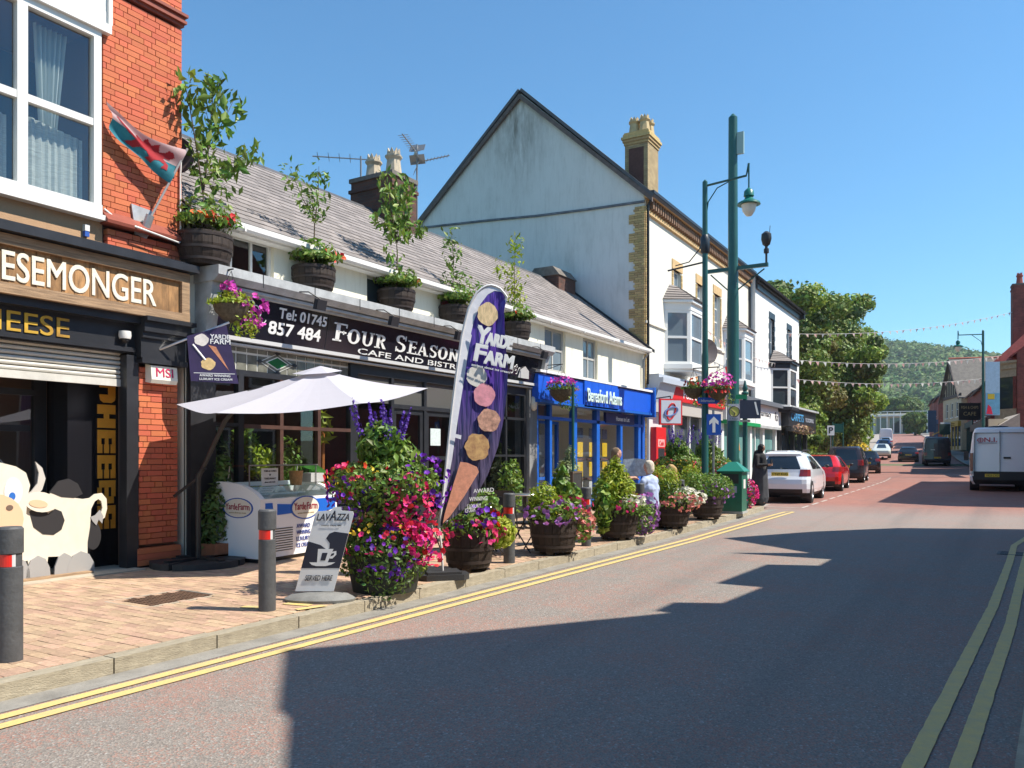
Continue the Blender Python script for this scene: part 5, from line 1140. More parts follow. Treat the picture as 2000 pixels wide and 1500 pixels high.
# second pair of houses: white with black quoins
W2 = thing('white_end_house', 'white end house of the row with black window quoins and black bay', 'house', (.14, 30.85, 0), R(.6))
H2 = 10.1; E2 = 10.15
mb = MB(); up2 = [(2.9, 3.75, 6.3, 8.6), (7.0, 7.85, 6.3, 8.6)]; wall_holes(mb, 0, 0, H2, 3.9, E2, up2 + [(7.4, 8.1, 4.2, 6.0)], .16); mb.box(-9, H2 - .1, 0, -.01, H2, E2).box(-9, 0, 0, -.01, .1, E2).box(-9, .1, 0, -8.9, H2 - .1, E2); mb.build('wall', FRONT2, W2)
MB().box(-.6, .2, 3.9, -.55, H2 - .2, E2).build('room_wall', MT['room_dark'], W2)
pitched(W2, .02, H2 + .25, E2, -4.6, 14.2, -9.3, SLATED, .35)
mb = MB(); mb.box(0, .05, 9.8, .22, H2 + .2, 10.0).box(0, .05, 9.55, .1, H2 + .1, 9.8).box(-.5, H2, 9.6, .3, H2 + .25, 10.05); mb.build('eaves_board', BLACK, W2)
for (a, b, c, d) in up2 + [(7.4, 8.1, 4.2, 6.0)]:
    window(W2, -.15, a, b, c, d, SASH, PANEB, (), (.5,), .07)
    mb = MB(); z = c; j = 0
    while z < d: e = .26 if j % 2 else .16; mb.box(-.1, a - e, z, .025, a, min(z + .24, d)).box(-.1, b, z, .025, b + e, min(z + .24, d)); z += .25; j += 1
    mb.box(-.1, a - .2, d, .03, b + .2, d + .3).box(-.1, a - .25, c - .14, .08, b + .25, c); mb.build('black_quoin', BLACK, W2)
baywin(W2, 4.6, 3.0, 4.15, 6.1, BLACK, SASH, SLATE, .8, PANE)
tag(MB().ell((.72, 34.95, 4.75), (.12, .28, .42)).build('window_balloon', M('toy_teal', (.05, .35, .42), .5, col2=(.6, .2, .2), scale=3)), 'teal and pink figure standing in the black bay window', 'ornament')
PH = thing('pharmacy_front', 'white and green pharmacy shopfront with grey cornice', 'shopfront', (.1, 25.3, 0))
PGN = M('pharm_green', (.01, .30, .09), .4)
mb = MB(); mb.box(0, 0, 4.05, .55, 9.6, 4.2).box(0, 0, 4.2, .45, 9.6, 4.28); mb.build('cornice', M('slate_lead', (.12, .13, .15), .6), PH)
MB().box(0, 0, 3.15, .3, 4.6, 4.05).build('fascia', M('pharm_white', (.75, .78, .76), .4), PH); MB().box(0, 4.6, 3.1, .32, 9.5, 4.05).build('fascia', LETW, PH); MB().box(.0, 0, 3.0, .33, 5.4, 3.15).build('green_stripe', PGN, PH); MB().box(0, 5.4, 2.98, .33, 9.5, 3.1).build('grey_stripe', GREYLEAD, PH)
text('Pharmacy', PH, M('letter_dark', (.03, .03, .05), .5), (.325, 5.0, 3.45), 2.4, .36, bold=.02); text('Rx', PH, MT['letter_dark'], (.325, 8.2, 3.4), .6, .42, bold=.02)
parts('pilaster', M('pharm_frame', (.70, .72, .70), .5), PH, [(-.1, y, .2, .1, y + .35, 3.1) for y in (0, 2.1, 4.4, 6.7, 9.2)]); MB().box(-.1, 0, .2, .06, 9.5, .8).build('stall_riser', MT['pharm_frame'], PH)
TEAL = M('pane_teal', (.16, .33, .31), .08, spec=.8)
for a, b in ((.35, 2.1), (2.45, 4.4), (4.75, 6.7), (7.05, 9.2)): MB().box(-.05, a, .8, -.04, b, 3.1).build('pane', TEAL, PH)
wt = MB(); wt.extr([(.0, -.3, 0), (.0, .3, 0), (.0, 0, .55)], (.01, 0, 0)); tag(wt.build('warning_poster', M('poster_orange', (.55, .22, .06), .6), loc=(.08, 28.2, 1.9)), 'orange triangle poster in the pharmacy window', 'poster')
CS = thing('carpet_shop_front', 'black carpet shop fascia lettered CARPETS with flower boxes beneath', 'shopfront', (.2, 35.0, 0))
MB().box(0, 0, 3.2, .55, 7.1, 4.15).build('fascia', BLACK, CS); MB().box(0, 0, 4.15, .7, 7.2, 4.25).build('cornice', GREYLEAD, CS)
text('CARPETS', CS, M('letter_sky', (.08, .35, .65), .5), (.556, .6, 3.5), 3.0, .4, bold=.02); text('FLOORING', CS, MT['sign_grey'], (.556, 4.2, 3.55), 2.2, .22)
parts('pilaster', BLACK, CS, ((-.1, 0, .2, .1, .5, 3.2), (-.1, 3.3, .2, .1, 3.6, 3.2), (-.1, 6.6, .2, .1, 7.0, 3.2))); MB().box(-.2, .5, .3, -.15, 6.6, 3.2).build('pane', PANE, CS)
fb = thing('flower_trough', 'dried orange flowers hanging under the black carpet fascia', 'flower trough', (.75, 38.4, 3.1)); C, N = blob((0, 0, 0), (.3, 3.2, .28), 500, .3); leafcloud('foliage', C, N, .14, M('leaf_straw', (.40, .26, .14), .7, isl=.4, hue=.04), fb)
MB().box(-.15, -3.2, -.15, .1, 3.2, .1).build('trough', BLACK, fb)
# ================================================================== street furniture in front
PZ = .12
def pz(y): return gz(y) + .12
BOL = M('bollard_grey', (.075, .078, .082), .6, var=.25, scale=6, bump=.2); BRED = M('band_red', (.72, .03, .02), .35); BSIL = M('band_silver', (.62, .62, .62), .3)
def bollard(label, x, y, h=.985, rz=0):
    t = thing('bollard', label, 'bollard', (x, y, pz(y)), rz, 'dark grey bollards along the kerb'); r = .082
    MB().lathe([(r, 0), (r, h * .70), (r - .006, h * .705), (r - .006, h * .80), (r + .004, h * .805), (r + .004, h * .985), (r - .008, h), (.001, h)], 24).build('post', BOL, t, smooth=30)
    for nm, m, a0, a1 in (('red_band', BRED, -2.2, .38), ('silver_band', BSIL, .38, .68)):
        mb = MB(); n = 12
        for i in range(n):
            a, b = a0 + (a1 - a0) * i / n, a0 + (a1 - a0) * (i + 1) / n; q = r - .003
            mb.quadv(*[(q * math.cos(g), q * math.sin(g), z) for g, z in ((a, h * .708), (b, h * .708), (b, h * .798), (a, h * .798))])
        mb.build(nm, m, t)
for (x, y, l) in ((3.70, -3.95, 'bollard cut off by the left edge in front of the plywood cow'), (3.81, -1.64, 'bollard standing alone beside the ice cream freezer'), (4.0, 2.55, 'bollard with red band right of the first flower barrel'), (3.98, 5.05, 'bollard between the second and third pavement barrels'), (4.0, 7.35, 'bollard half hidden by lilac petunias'), (4.05, 9.5, 'grey bollard between the last two pavement barrels')): bollard(l, x, y, rz=-.7)

# parasol
PA = thing('parasol', 'large white cantilever parasol shading the ice cream freezer', 'parasol', (0, 0, 0))
MO = Vector((.45, .10, PZ))
pc = Vector((1.70, .88, 2.46)); cv = MB(); tip = pc + Vector((.18, .12, .37)); n = 6
ax = Vector((math.cos(TH), math.sin(TH), 0)); bx = Vector((math.sin(TH), -math.cos(TH), 0)); cor = []
for i in range(n):
    a = PI + 2 * PI * i / n - .13; d = ax * math.cos(a) - bx * math.sin(a) * -1
    p = pc + d * 1.70; p.z += .09 * math.cos(a) - .31 * math.sin(a); cor.append(p)
PAR = M('parasol_cloth', (.55, .535, .585), .85, trans=.2, bump=.25, bscale=3)
S_ = 7
for i in range(n):
    a, b = cor[i], cor[(i + 1) % n]
    def f(u, v):
        e = a.lerp(b, u); p = e.lerp(tip, v); p.z -= .05 * math.sin(PI * u) * (1 - v) ** .5 * (.4 + .6 * (1 - v)) + .045 * math.sin(PI * v)
        inn = Vector((pc.x - p.x, pc.y - p.y, 0)) * .035 * math.sin(PI * u) * (1 - v); return p + inn
    for j in range(S_):
        for k in range(S_): cv.quadv(*[tuple(f(u, v)) for u, v in ((j / S_, k / S_ * .93), ((j + 1) / S_, k / S_ * .93), ((j + 1) / S_, (k + 1) / S_ * .93), (j / S_, (k + 1) / S_ * .93))])
cv.build('canopy', PAR, PA, smooth=20)
m = MB(); q = [c.lerp(tip, .80) + Vector((0, 0, .035)) for c in cor]
for i in range(n): m.quadv(tuple(q[i]), tuple(q[(i + 1) % n]), tuple(tip + Vector((0, 0, .05))))
m.build('vent_cap', PAR, PA)
mast = MB(); mast.tube([(0, 0, 0), (0, 0, 1.25), (.1, .03, 1.35)], .035, 10); mast.tube([(0, 0, 1.2), (.40, .12, 1.98), (.70, .3, 2.40)], .03, 8); mast.tube([(.70, .3, 2.40), tuple(tip + Vector((0, 0, -.12)) - MO)], .026, 8); mast.tube([(-.28, -.18, .95), (.02, .0, 1.22)], .022, 6); mast.xf(Matrix.Translation(MO), 0); mast.build('mast', BLACKM, PA, smooth=40)
for i in range(n): MB().tube([tuple(tip + Vector((0, 0, -.1))), tuple(cor[i].lerp(tip, .02) + Vector((0, 0, -.03)))], .012, 5).build('rib', BLACKM, PA)
PLB = M('base_plastic', (.028, .028, .03), .6, bump=.3, bscale=60)
for i in range(4):
    a = i * PI / 2 + .35; pts = [(.04, .04)] + [(.62 * math.cos(g), .62 * math.sin(g)) for g in [PI / 2 * j / 6 + .04 * (j == 0) - .04 * (j == 6) for j in range(7)]]
    MB().extr([(x * math.cos(a) - y * math.sin(a), x * math.sin(a) + y * math.cos(a), 0) for x, y in pts], (0, 0, .085)).build('base_weight', PLB, PA, loc=MO)
MB().box(-.5, -.05, .085, .5, .05, .11).box(-.05, -.5, .086, .05, .5, .111).build('base_cross', BLACKM, PA, loc=MO)

# ice cream freezer
FW = M('freezer_white', (.80, .81, .82), .3); FZ = thing('ice_cream_freezer', 'white ice cream freezer with curved glass top and oval farm badges', 'freezer', (.60, 1.42, PZ), R(5.5))
Lh, Dh = .84, .42
prof = [(-Dh, .06), (Dh, .06), (Dh, .90), (Dh - .03, .93), (Dh - .12, 1.0), (Dh - .25, 1.06), (0, 1.11), (-Dh + .15, 1.14), (-Dh, 1.14)]
MB().extr([(x, -Lh, z) for x, z in prof], (0, .09, 0)).build('end_panel', FW, FZ); MB().extr([(x, Lh - .09, z) for x, z in prof], (0, .09, 0)).build('end_panel', FW, FZ)
MB().box(-Dh, -Lh + .09, .06, -Dh + .1, Lh - .09, .95).box(Dh - .08, -Lh + .09, .06, Dh - .004, Lh - .09, .90).box(-Dh + .1, -Lh + .09, .06, Dh - .08, Lh - .09, .55).build('cabinet', FW, FZ)
MB().box(-Dh + .03, -Lh + .03, 0, Dh - .05, Lh - .03, .06).build('plinth', BLACKM, FZ)
gm = MB(); pr = [(Dh - .03, .92), (Dh - .14, .985), (.1, 1.06), (-Dh + .2, 1.08)]
for a, b in zip(pr, pr[1:]): gm.quadv((a[0], -Lh + .1, a[1]), (a[0], Lh - .1, a[1]), (b[0], Lh - .1, b[1]), (b[0], -Lh + .1, b[1]))
gm.build('glass_lid', glass('freezer_glass', (.8, .92, .93), .12), FZ); MB().box(-Dh, -Lh + .09, .95, -Dh + .06, Lh - .09, 1.12).build('rear_rail', FW, FZ)
for k in range(5): MB().box(-.28, -.66 + k * .27, .6, .3, -.44 + k * .27, .86).build('tub', M('ice_cream_tub%d' % (k % 3), ((.35, .55, .62), (.62, .5, .35), (.5, .58, .6))[k % 3], .6, var=.4, scale=12), FZ)
MB().box(-Dh + .1, -Lh + .1, 1.36, Dh - .3, Lh - .1, 1.375).build('canopy_glass', glass('freezer_glass2', (.85, .95, .93), .12), FZ)
mb = MB()
for y in (-Lh + .12, Lh - .12): mb.tube([(-Dh + .1, y, 1.1), (-Dh + .14, y, 1.36)], .01, 5).tube([(Dh - .32, y, 1.05), (Dh - .32, y, 1.36)], .01, 5)
mb.box(Dh - .31, -Lh + .1, 1.365, Dh - .295, Lh - .1, 1.385); mb.build('glass_support', STEEL, FZ)
EBL = M('badge_blue', (.01, .09, .42), .4); EIV = M('badge_ivory', (.72, .68, .58), .4); EMA = M('badge_maroon', (.32, .02, .05), .4)
def badge(par, mtx, a, b):
    for nm, s_, mat, o in (('badge_ring', 1.0, EBL, 0), ('badge_face', .9, EIV, .003)):
        mb = MB(); mb.extr([(a * s_ * math.cos(2 * PI * i / 28), b * s_ * math.sin(2 * PI * i / 28), o) for i in range(28)], (0, 0, .003)); mb.xf(mtx); mb.build(nm, mat, par)
    text('Yarde', par, EMA, None, a * .78, b * .62, mtx=mtx @ Matrix.Translation((-a * .78, -b * .22, .007)), bold=.015, arc=.01); text('Farm', par, EMA, None, a * .72, b * .62, mtx=mtx @ Matrix.Translation((a * .06, -b * .22, .007)), bold=.015, arc=.01)
    text('serious about ice cream', par, M('badge_tan', (.45, .35, .2), .5), None, a * 1.1, b * .14, mtx=mtx @ Matrix.Translation((-a * .55, -b * .52, .007)))
fx = lambda y, z: Matrix.Translation((Dh + .002, y, z)) @ Euler((PI / 2, 0, PI / 2)).to_matrix().to_4x4()
fy = lambda x, z: Matrix.Translation((x, -Lh - .001, z)) @ Euler((PI / 2, 0, 0)).to_matrix().to_4x4()
badge(FZ, fy(0.0, .77), .29, .145); badge(FZ, fx(.1, .74), .33, .175)
mb = MB(); mb.extr([(Dh - .003, -.5, .66), (Dh - .003, -.2, .67), (Dh - .003, -.2, .80), (Dh - .003, -.5, .82)], (.005, 0, 0)).extr([(Dh - .003, .35, .60), (Dh - .003, .8, .70), (Dh - .003, .8, .86), (Dh - .003, .35, .86)], (.005, 0, 0)).extr([(Dh - .003, -.74, .74), (Dh - .003, -.58, .72), (Dh - .003, -.60, .84), (Dh - .003, -.74, .84)], (.005, 0, 0)); mb.build('blue_print', M('print_blue', (.01, .12, .55), .4), FZ)
mb = MB(); mb.extr([(Dh - .003, .42, .14), (Dh - .003, .6, .1), (Dh - .003, .66, .3), (Dh - .003, .74, .62), (Dh - .003, .6, .6), (Dh - .003, .5, .4), (Dh - .003, .44, .5), (Dh - .003, .42, .3)], (.005, 0, 0)); mb.build('ice_cream_print', M('print_yellow', (.75, .50, .12), .4, col2=(.8, .72, .5), scale=8), FZ)
mb = MB(); mb.extr([(Dh + .003, .36 + .13 * math.cos(2 * PI * i / 18), .24 + .14 * math.sin(2 * PI * i / 18)) for i in range(18)], (.003, 0, 0)); mb.build('ice_cream_print', M('print_berry', (.70, .58, .52), .4, col2=(.35, .05, .05), scale=9), FZ)
for i in range(10): MB().box(Dh - .003, -.55, .14 + i * .035, Dh + .003, -.18, .153 + i * .035).build('vent_slot', BLACKM, FZ)
for i, s_ in enumerate(('AWARD', 'WINNING', 'LUXURY', 'ICE CREAM')): text(s_, FZ, M('print_ink', (.03, .06, .3), .5), (Dh + .002, -.1, .44 - i * .095), .3, .06, bold=.015)
nt_ = thing('price_notice', 'white price notice standing on the freezer glass', 'notice', (.70, 1.15, PZ + 1.07), R(5.5)); MB().box(-.01, -.17, .0, .0, .17, .26).build('sheet', UPVC, nt_)
for i, (s_, w_) in enumerate((('TUBS & CONES', .26), ('or', .04), ('TAKEAWAY', .24), ('please order inside', .22))): text(s_, nt_, M('ink', (.05, .05, .06), .6), (.002, -w_ / 2, .205 - i * .055), w_, .026)
tag(MB().lathe([(.09, 0), (.11, .2), (.115, .22)], 12, (.53, 1.82, PZ + 1.06)).build('cone_tub', M('wafer', (.45, .22, .08), .7, var=.3, scale=20), smooth=40), 'orange brown tub of wafers on the freezer', 'tub')
tag(MB().box(.38, 2.05, PZ + 1.10, .62, 2.33, PZ + 1.24).build('card_box', M('box_grey', (.42, .42, .42), .6)), 'pale grey box on the freezer beside the flower tower', 'box')

# swing sign for coffee
LV = thing('pavement_sign', 'white and black coffee sign reading SERVED HERE on a grey oval base', 'sign', (3.88, -1.0, PZ), TH)
MB().lathe([(.36, 0), (.37, .03), (.3, .07), (.12, .09), (.001, .09)], 28).xf(Matrix.Diagonal((1, .55, 1, 1))).build('base', M('base_grey', (.20, .20, .19), .8, var=.2, bump=.3), LV, smooth=40)
LIVORY = M('sign_white', (.74, .74, .74), .35); LBLK = M('sign_navy', (.012, .014, .035), .35)
lm = Matrix.Translation((-.06, 0, .10)) @ Matrix(((1, 0, .26, 0), (0, 1, 0, 0), (0, 0, 1, 0), (0, 0, 0, 1)))
def lvp(nm, pts, mat, y): mb = MB(); mb.extr([(a, y, b) for a, b in pts], (0, .012 if y == 0 else .002, 0)); mb.xf(lm); return mb.build(nm, mat, LV)
lvp('board', [(-.2, 0), (.2, 0), (.2, .80), (.185, .83), (.06, .84), (.05, .875), (-.03, .875), (-.04, .84), (-.185, .83), (-.2, .80)], LIVORY, 0)
lvp('dark_panel', [(-.2, .24), (.2, .24), (.2, .6), (.05, .62), (0.0, .60), (-.02, .55), (.03, .5), (.04, .45), (.02, .43), (-.06, .48), (-.2, .52)], LBLK, -.002)
lvp('cup_print', [(-.05, .30), (.06, .30), (.085, .44), (-.075, .44)], LIVORY, -.004); lvp('cup_print', [(-.13, .30), (.14, .30), (.10, .275), (.05, .262), (-.05, .262), (-.1, .275)], LIVORY, -.004); lvp('cup_print', [(.075, .41), (.12, .42), (.13, .38), (.1, .34), (.07, .34), (.07, .36), (.105, .375), (.105, .40), (.075, .39)], LIVORY, -.004); lvp('cup_print', [(-.02, .32), (.03, .32), (.035, .40), (-.02, .40)], LBLK, -.006)
tm = lambda x, z: lm @ Matrix.Translation((x, -.004, z)) @ Euler((PI / 2, 0, 0)).to_matrix().to_4x4()
text('LAV', LV, LBLK, None, .13, .07, mtx=tm(-.17, .735), bold=.03, ext=.002); text('A', LV, LBLK, None, .065, .10, mtx=tm(-.037, .735), bold=.03, ext=.002); text('ZZA', LV, LBLK, None, .13, .07, mtx=tm(.036, .735), bold=.03, ext=.002); text("TORINO, ITALIA, 1895", LV, LBLK, None, .21, .016, mtx=tm(-.11, .675), ext=.002); text('SERVED HERE', LV, LBLK, None, .28, .055, mtx=tm(-.13, .11), bold=.015, ext=.002)

# tiered flower tower
def tower(label, x, y, scale=1., palette=0, seed=0, purple=True):
    t = thing('flower_tower', label, 'flower tower', (x, y, pz(y)), 0, 'tiered towers of bedding flowers'); s_ = scale; v = lambda *a: tuple(q * s_ for q in a)
    MB().lathe([(.36 * s_, 0), (.42 * s_, .3 * s_), (.44 * s_, .42 * s_), (.4 * s_, .42 * s_)], 20).build('tub', M('tub_black', (.02, .025, .02), .6), t, smooth=40); MB().tube([(0, 0, .3 * s_), (0, 0, 1.5 * s_)], .10 * s_, 10).build('column', MT['tub_black'], t)
    MB().lathe([(.25 * s_, .92 * s_), (.38 * s_, 1.0 * s_), (.4 * s_, 1.12 * s_), (.3 * s_, 1.12 * s_)], 18).build('tray', MT['tub_black'], t)
    C, N = blobs([(v(0, 0, .52), v(.52, .52, .25), 2200, .6), (v(0, 0, .30), v(.5, .5, .28), 900, .7), (v(0, 0, 1.2), v(.64, .64, .32), 2600, .6), (v(.05, -.05, .92), v(.38, .38, .25), 500, .6)])
    leafcloud('foliage', C, N, .07 * s_, LEAF, t); C, N = blobs([(v(.3, -.3, .3), v(.32, .32, .34), 420, .6), (v(-.2, -.35, .6), v(.3, .3, .4), 260, .6)]); leafcloud('trailing_foliage', C, N, .06 * s_, LEAFD, t)
    C, N = blobs([(v(-.05, 0, 1.62), v(.28, .28, .3), 750, .4), (v(.05, .1, 1.45), v(.34, .32, .28), 500, .4)]); leafcloud('salvia_leaves', C, N, .12 * s_, LEAF, t, .4)
    if purple:
        C, N = [], []
        for i in range(16):
            a = rnd.uniform(0, 6.28); r = rnd.uniform(.02, .3) * s_; x0, y0 = r * math.cos(a), r * math.sin(a); h = rnd.uniform(.22, .46) * s_; z0 = (1.72 + rnd.uniform(-.06, .1)) * s_
            for k in range(46): u = rnd.random(); g = rnd.uniform(0, 6.28); q = .026 * s_ * (1.15 - u); C.append((x0 * (1 + u * .4) + q * math.cos(g), y0 * (1 + u * .4) + q * math.sin(g), z0 + u * h)); N.append((math.cos(g), math.sin(g), .3))
        leafcloud('salvia_spikes', C, N, .035 * s_, M('petal_violet', (.10, .03, .36), .6, isl=.35, trans=.2), t, .7)
    def fl_(mat, k, lst, size=.06):
        k = int(k * 1.35); per = max(1, k // len(lst)); C, N = blobs([(v(*c), v(*r), per, .92) for c, r in lst]); flowers('blossom', C, N, size * s_, mat, t)
    if palette == 0:
        fl_(PURPLE, 250, [((.05, -.1, .5), (.6, .6, .3)), ((.40, .16, 1.2), (.34, .36, .32)), ((.42, .2, 1.25), (.3, .3, .3)), ((.30, -.3, .45), (.3, .3, .3)), ((-.1, -.45, 1.1), (.28, .24, .24))])
        fl_(PINK, 190, [((.42, -.12, 1.05), (.22, .3, .32)), ((.5, -.02, .55), (.16, .2, .24)), ((.3, .05, .95), (.3, .36, .3))], .07)
        fl_(M('petal_fuchsia', (.80, .035, .12), .6, isl=.25, hue=.02, trans=.25), 150, [((.45, .32, .52), (.18, .2, .26)), ((.44, -.05, 1.0), (.2, .26, .3)), ((.05, -.3, .62), (.5, .45, .2)), ((-.15, -.4, 1.25), (.3, .3, .2))], .07)
        fl_(YELLOWF, 60, [((-.2, -.3, 1.32), (.34, .3, .12)), ((.1, -.3, .72), (.4, .4, .06))], .05); fl_(REDF, 26, [((-.35, -.35, 1.15), (.16, .16, .15)), ((-.1, -.2, 1.4), (.3, .3, .06))], .07); fl_(LILAC, 34, [((-.2, -.42, .9), (.2, .2, .3))], .05)
    else:
        fl_(PURPLE, 60, [((.1, -.1, .5), (.58, .58, .3)), ((.1, -.2, 1.0), (.5, .5, .2))]); fl_(PINK, 60, [((.1, -.1, 1.1), (.56, .56, .3)), ((.2, -.2, .5), (.5, .5, .3))]); fl_(ORANGE, 60, [((0, 0, 1.22), (.56, .56, .2))]); fl_(YELLOWF, 50, [((-.1, -.2, 1.26), (.5, .5, .16))], .05); fl_(REDF, 46, [((.2, -.2, .6), (.5, .5, .4)), ((.1, -.1, 1.1), (.56, .56, .3))])
    return t
tower('tall flower tower of pink and purple petunias beside the coffee sign', 4.0, -.12, .99, 0)
tower('flower tower topped with purple salvia left of the tall green post', 3.0, 12.3, 1.0, 1)
tower('flower tower with salvia close to the green litter bin', 3.35, 13.6, 1.0, 1)

# feather banner
FB = thing('feather_banner', 'tall purple feather banner lettered YARDE FARM with ice cream scoops', 'feather banner', (4.07, .88, PZ), TH + .27); FB.scale = (1.04, 1, 1)
MB().extr([(-.22, -.2, 0), (.22, -.2, 0), (.3, -.1, 0), (.3, .1, 0), (.22, .2, 0), (-.22, .2, 0), (-.3, .1, 0), (-.3, -.1, 0)], (0, 0, .07)).extr([(-.2, -.17, .07), (.2, -.17, .07), (.2, .17, .07), (-.2, .17, .07)], (0, 0, .03)).build('base', PLB, FB)
s0 = 9.77 / 1550                                                     # metres per picture unit at the banner
PB = lambda px, py: ((px - 865) * s0, (1128 - py) * s0)
left = [(858, 1028), (868, 940), (874, 880), (882, 800), (892, 720), (902, 650), (914, 600), (928, 568), (946, 552), (962, 549), (978, 556), (990, 572)]
right = [(866, 1022), (900, 1000), (930, 970), (955, 925), (975, 870), (986, 815), (992, 760), (993, 720), (988, 670), (985, 630), (984, 600), (989, 576)]
def lerp_chain(ch, v):
    f = v * (len(ch) - 1); i = min(int(f), len(ch) - 2); u = f - i; return ((ch[i][0] * (1 - u) + ch[i + 1][0] * u), (ch[i][1] * (1 - u) + ch[i + 1][1] * u))
def bsurf(u, v, off=0.):
    a = PB(*lerp_chain(left, v)); b = PB(*lerp_chain(right, v)); x = a[0] * (1 - u) + b[0] * u; z = a[1] * (1 - u) + b[1] * u
    return Vector((x, -off + .022 * math.sin(u * 7 + v * 5) * u + .012 * math.sin(u * 23 + v * 9) * u * (1 - .4 * v) + .05 * u * math.sin(v * 3), z))
BP = bpy.data.materials.new('banner_cloth'); BP.use_nodes = True
_n = BP.node_tree.nodes; _l = BP.node_tree.links; _b = _n['Principled BSDF']; _b.inputs['Roughness'].default_value = .33
_t = _n.new('ShaderNodeTexCoord'); _s = _n.new('ShaderNodeSeparateXYZ'); _l.new(_t.outputs['Object'], _s.inputs[0])
_r = _n.new('ShaderNodeValToRGB'); _mr = _n.new('ShaderNodeMapRange'); _mr.inputs[1].default_value = .6; _mr.inputs[2].default_value = 3.6; _l.new(_s.outputs[2], _mr.inputs[0]); _l.new(_mr.outputs[0], _r.inputs[0])
_e = _r.color_ramp.elements; _e[0].position = 0; _e[0].color = (.10, .085, .11, 1); _e[1].position = 1; _e[1].color = (.10, .055, .36, 1)
_q = _e.new(.38); _q.color = (.085, .07, .16, 1); _q = _e.new(.62); _q.color = (.075, .035, .27, 1)      # the printed cloth runs from purple to charcoal
_l.new(_r.outputs[0], _b.inputs['Base Color'])
_nz = _n.new('ShaderNodeTexNoise'); _nz.inputs['Scale'].default_value = 5; _mp = _n.new('ShaderNodeMapping'); _mp.inputs['Scale'].default_value = (3.5, 1, .35); _mp.inputs['Rotation'].default_value = (0, .12, 0); _l.new(_t.outputs['Object'], _mp.inputs[0]); _l.new(_mp.outputs[0], _nz.inputs[0])
_bp = _n.new('ShaderNodeBump'); _bp.inputs['Strength'].default_value = 1.0; _bp.inputs['Distance'].default_value = .06; _l.new(_nz.outputs['Fac'], _bp.inputs['Height']); _l.new(_bp.outputs[0], _b.inputs['Normal'])
clothgrid('cloth', BP, lambda u, v: u > .0, 0, 26, 60, FB, bsurf)
clothgrid('white_edge', M('banner_white', (.72, .72, .76), .5, bump=.3, bscale=8), lambda u, v: u < .16 - .02 * v or v > .965, .004, 50, 90, FB, lambda u, v, o: bsurf(u, v, o))
mb = MB(); mb.tube([tuple(bsurf(0.0, v / 20, .0)) for v in range(21)] , .016, 6); mb.tube([(-.0, 0, .08), (-.01, 0, .35), tuple(bsurf(0, 0))], .014, 6); mb.build('pole', M('pole_white', (.6, .6, .6), .4), FB, smooth=60)
def bprint(nm, pts, mat, off=.012):
    c = [PB(*p) for p in pts]; mb = MB(); cx = sum(p[0] for p in c) / len(c); cz = sum(p[1] for p in c) / len(c)
    rings = [[(cx + (p[0] - cx) * k, cz + (p[1] - cz) * k) for p in c] for k in (1, .66, .33)]
    y = -off - .028
    def yy(x, z): return y + .05 * max(0, min(1, (x + .1) / .7)) * math.sin(max(0, min(1, (z - .63) / 3.0)) * 3) * .8
    for r0, r1 in zip(rings, rings[1:] + [[(cx, cz)] * len(c)]):
        for i in range(len(c)): j = (i + 1) % len(c); mb.quadv(*[(p[0], yy(*p), p[1]) for p in (r0[i], r0[j], r1[j], r1[i])])
    return mb.build(nm, mat, FB, smooth=80)
circ = lambda cx, cy, rx, ry, wob=.05, n=22, ph=0: [(cx + rx * (1 + wob * math.sin(i * 2.1 + ph)) * math.cos(2 * PI * i / n), cy + ry * (1 + wob * math.sin(i * 1.6 + ph)) * math.sin(2 * PI * i / n)) for i in range(n)]
bprint('scoop_print', circ(951, 608, 20, 23, .06), M('print_vanilla2', (.75, .55, .30), .6, var=.3, scale=9, stretch=(4, 1, 1))); bprint('scoop_print', circ(930, 731, 20, 21), M('print_lemon', (.68, .64, .58), .6, var=.18, scale=10)); bprint('scoop_print', circ(945, 768, 21, 23, .05, 22, 1), M('print_strawberry', (.66, .27, .32), .6, var=.25, scale=10), .016); bprint('scoop_print', circ(954, 818, 22, 23, .06, 22, 2), M('print_chocolate', (.50, .27, .19), .6, var=.5, scale=16)); bprint('scoop_print', circ(931, 871, 24, 27, .08, 22, 3), M('print_toffee', (.66, .42, .16), .6, col2=(.30, .14, .07), scale=10)); bprint('cone_print', [(898, 900), (912, 902), (930, 910), (934, 920), (905, 968), (878, 1006), (864, 1020), (868, 1000), (884, 945)], M('print_cone2', (.62, .27, .17), .6, var=.2, scale=20))
bm4 = lambda px, py, tl=-.18: Matrix.Translation((PB(px, py)[0] + .05, -.062, PB(px, py)[1] - .06)) @ Euler((PI / 2, 0, 0)).to_matrix().to_4x4() @ Matrix.Rotation(tl, 4, 'Z')
text('Y', FB, LETW, None, .15, .20, mtx=bm4(916, 656), bold=.09); text('ARDE', FB, LETW, None, .32, .145, mtx=bm4(936, 660), bold=.11); text('F', FB, LETW, None, .13, .20, mtx=bm4(913, 692), bold=.09); text('ARM', FB, LETW, None, .35, .155, mtx=bm4(933, 697), bold=.10); text('serious about ice cream', FB, LETW, None, .48, .028, mtx=bm4(910, 702), bold=.04)
for i, (s_, px, py, w_) in enumerate((('AWARD', 914, 952, .25), ('WINNING', 906, 968, .22), ('LUXURY', 902, 982, .17), ('ICE CREAM', 898, 990, .12))): text(s_, FB, LETW, None, w_, .05, mtx=bm4(px, py, .06), bold=.02)
bprint('grey_flash', [(887, 845), (900, 848), (899, 856), (886, 852)], MT['banner_white'])

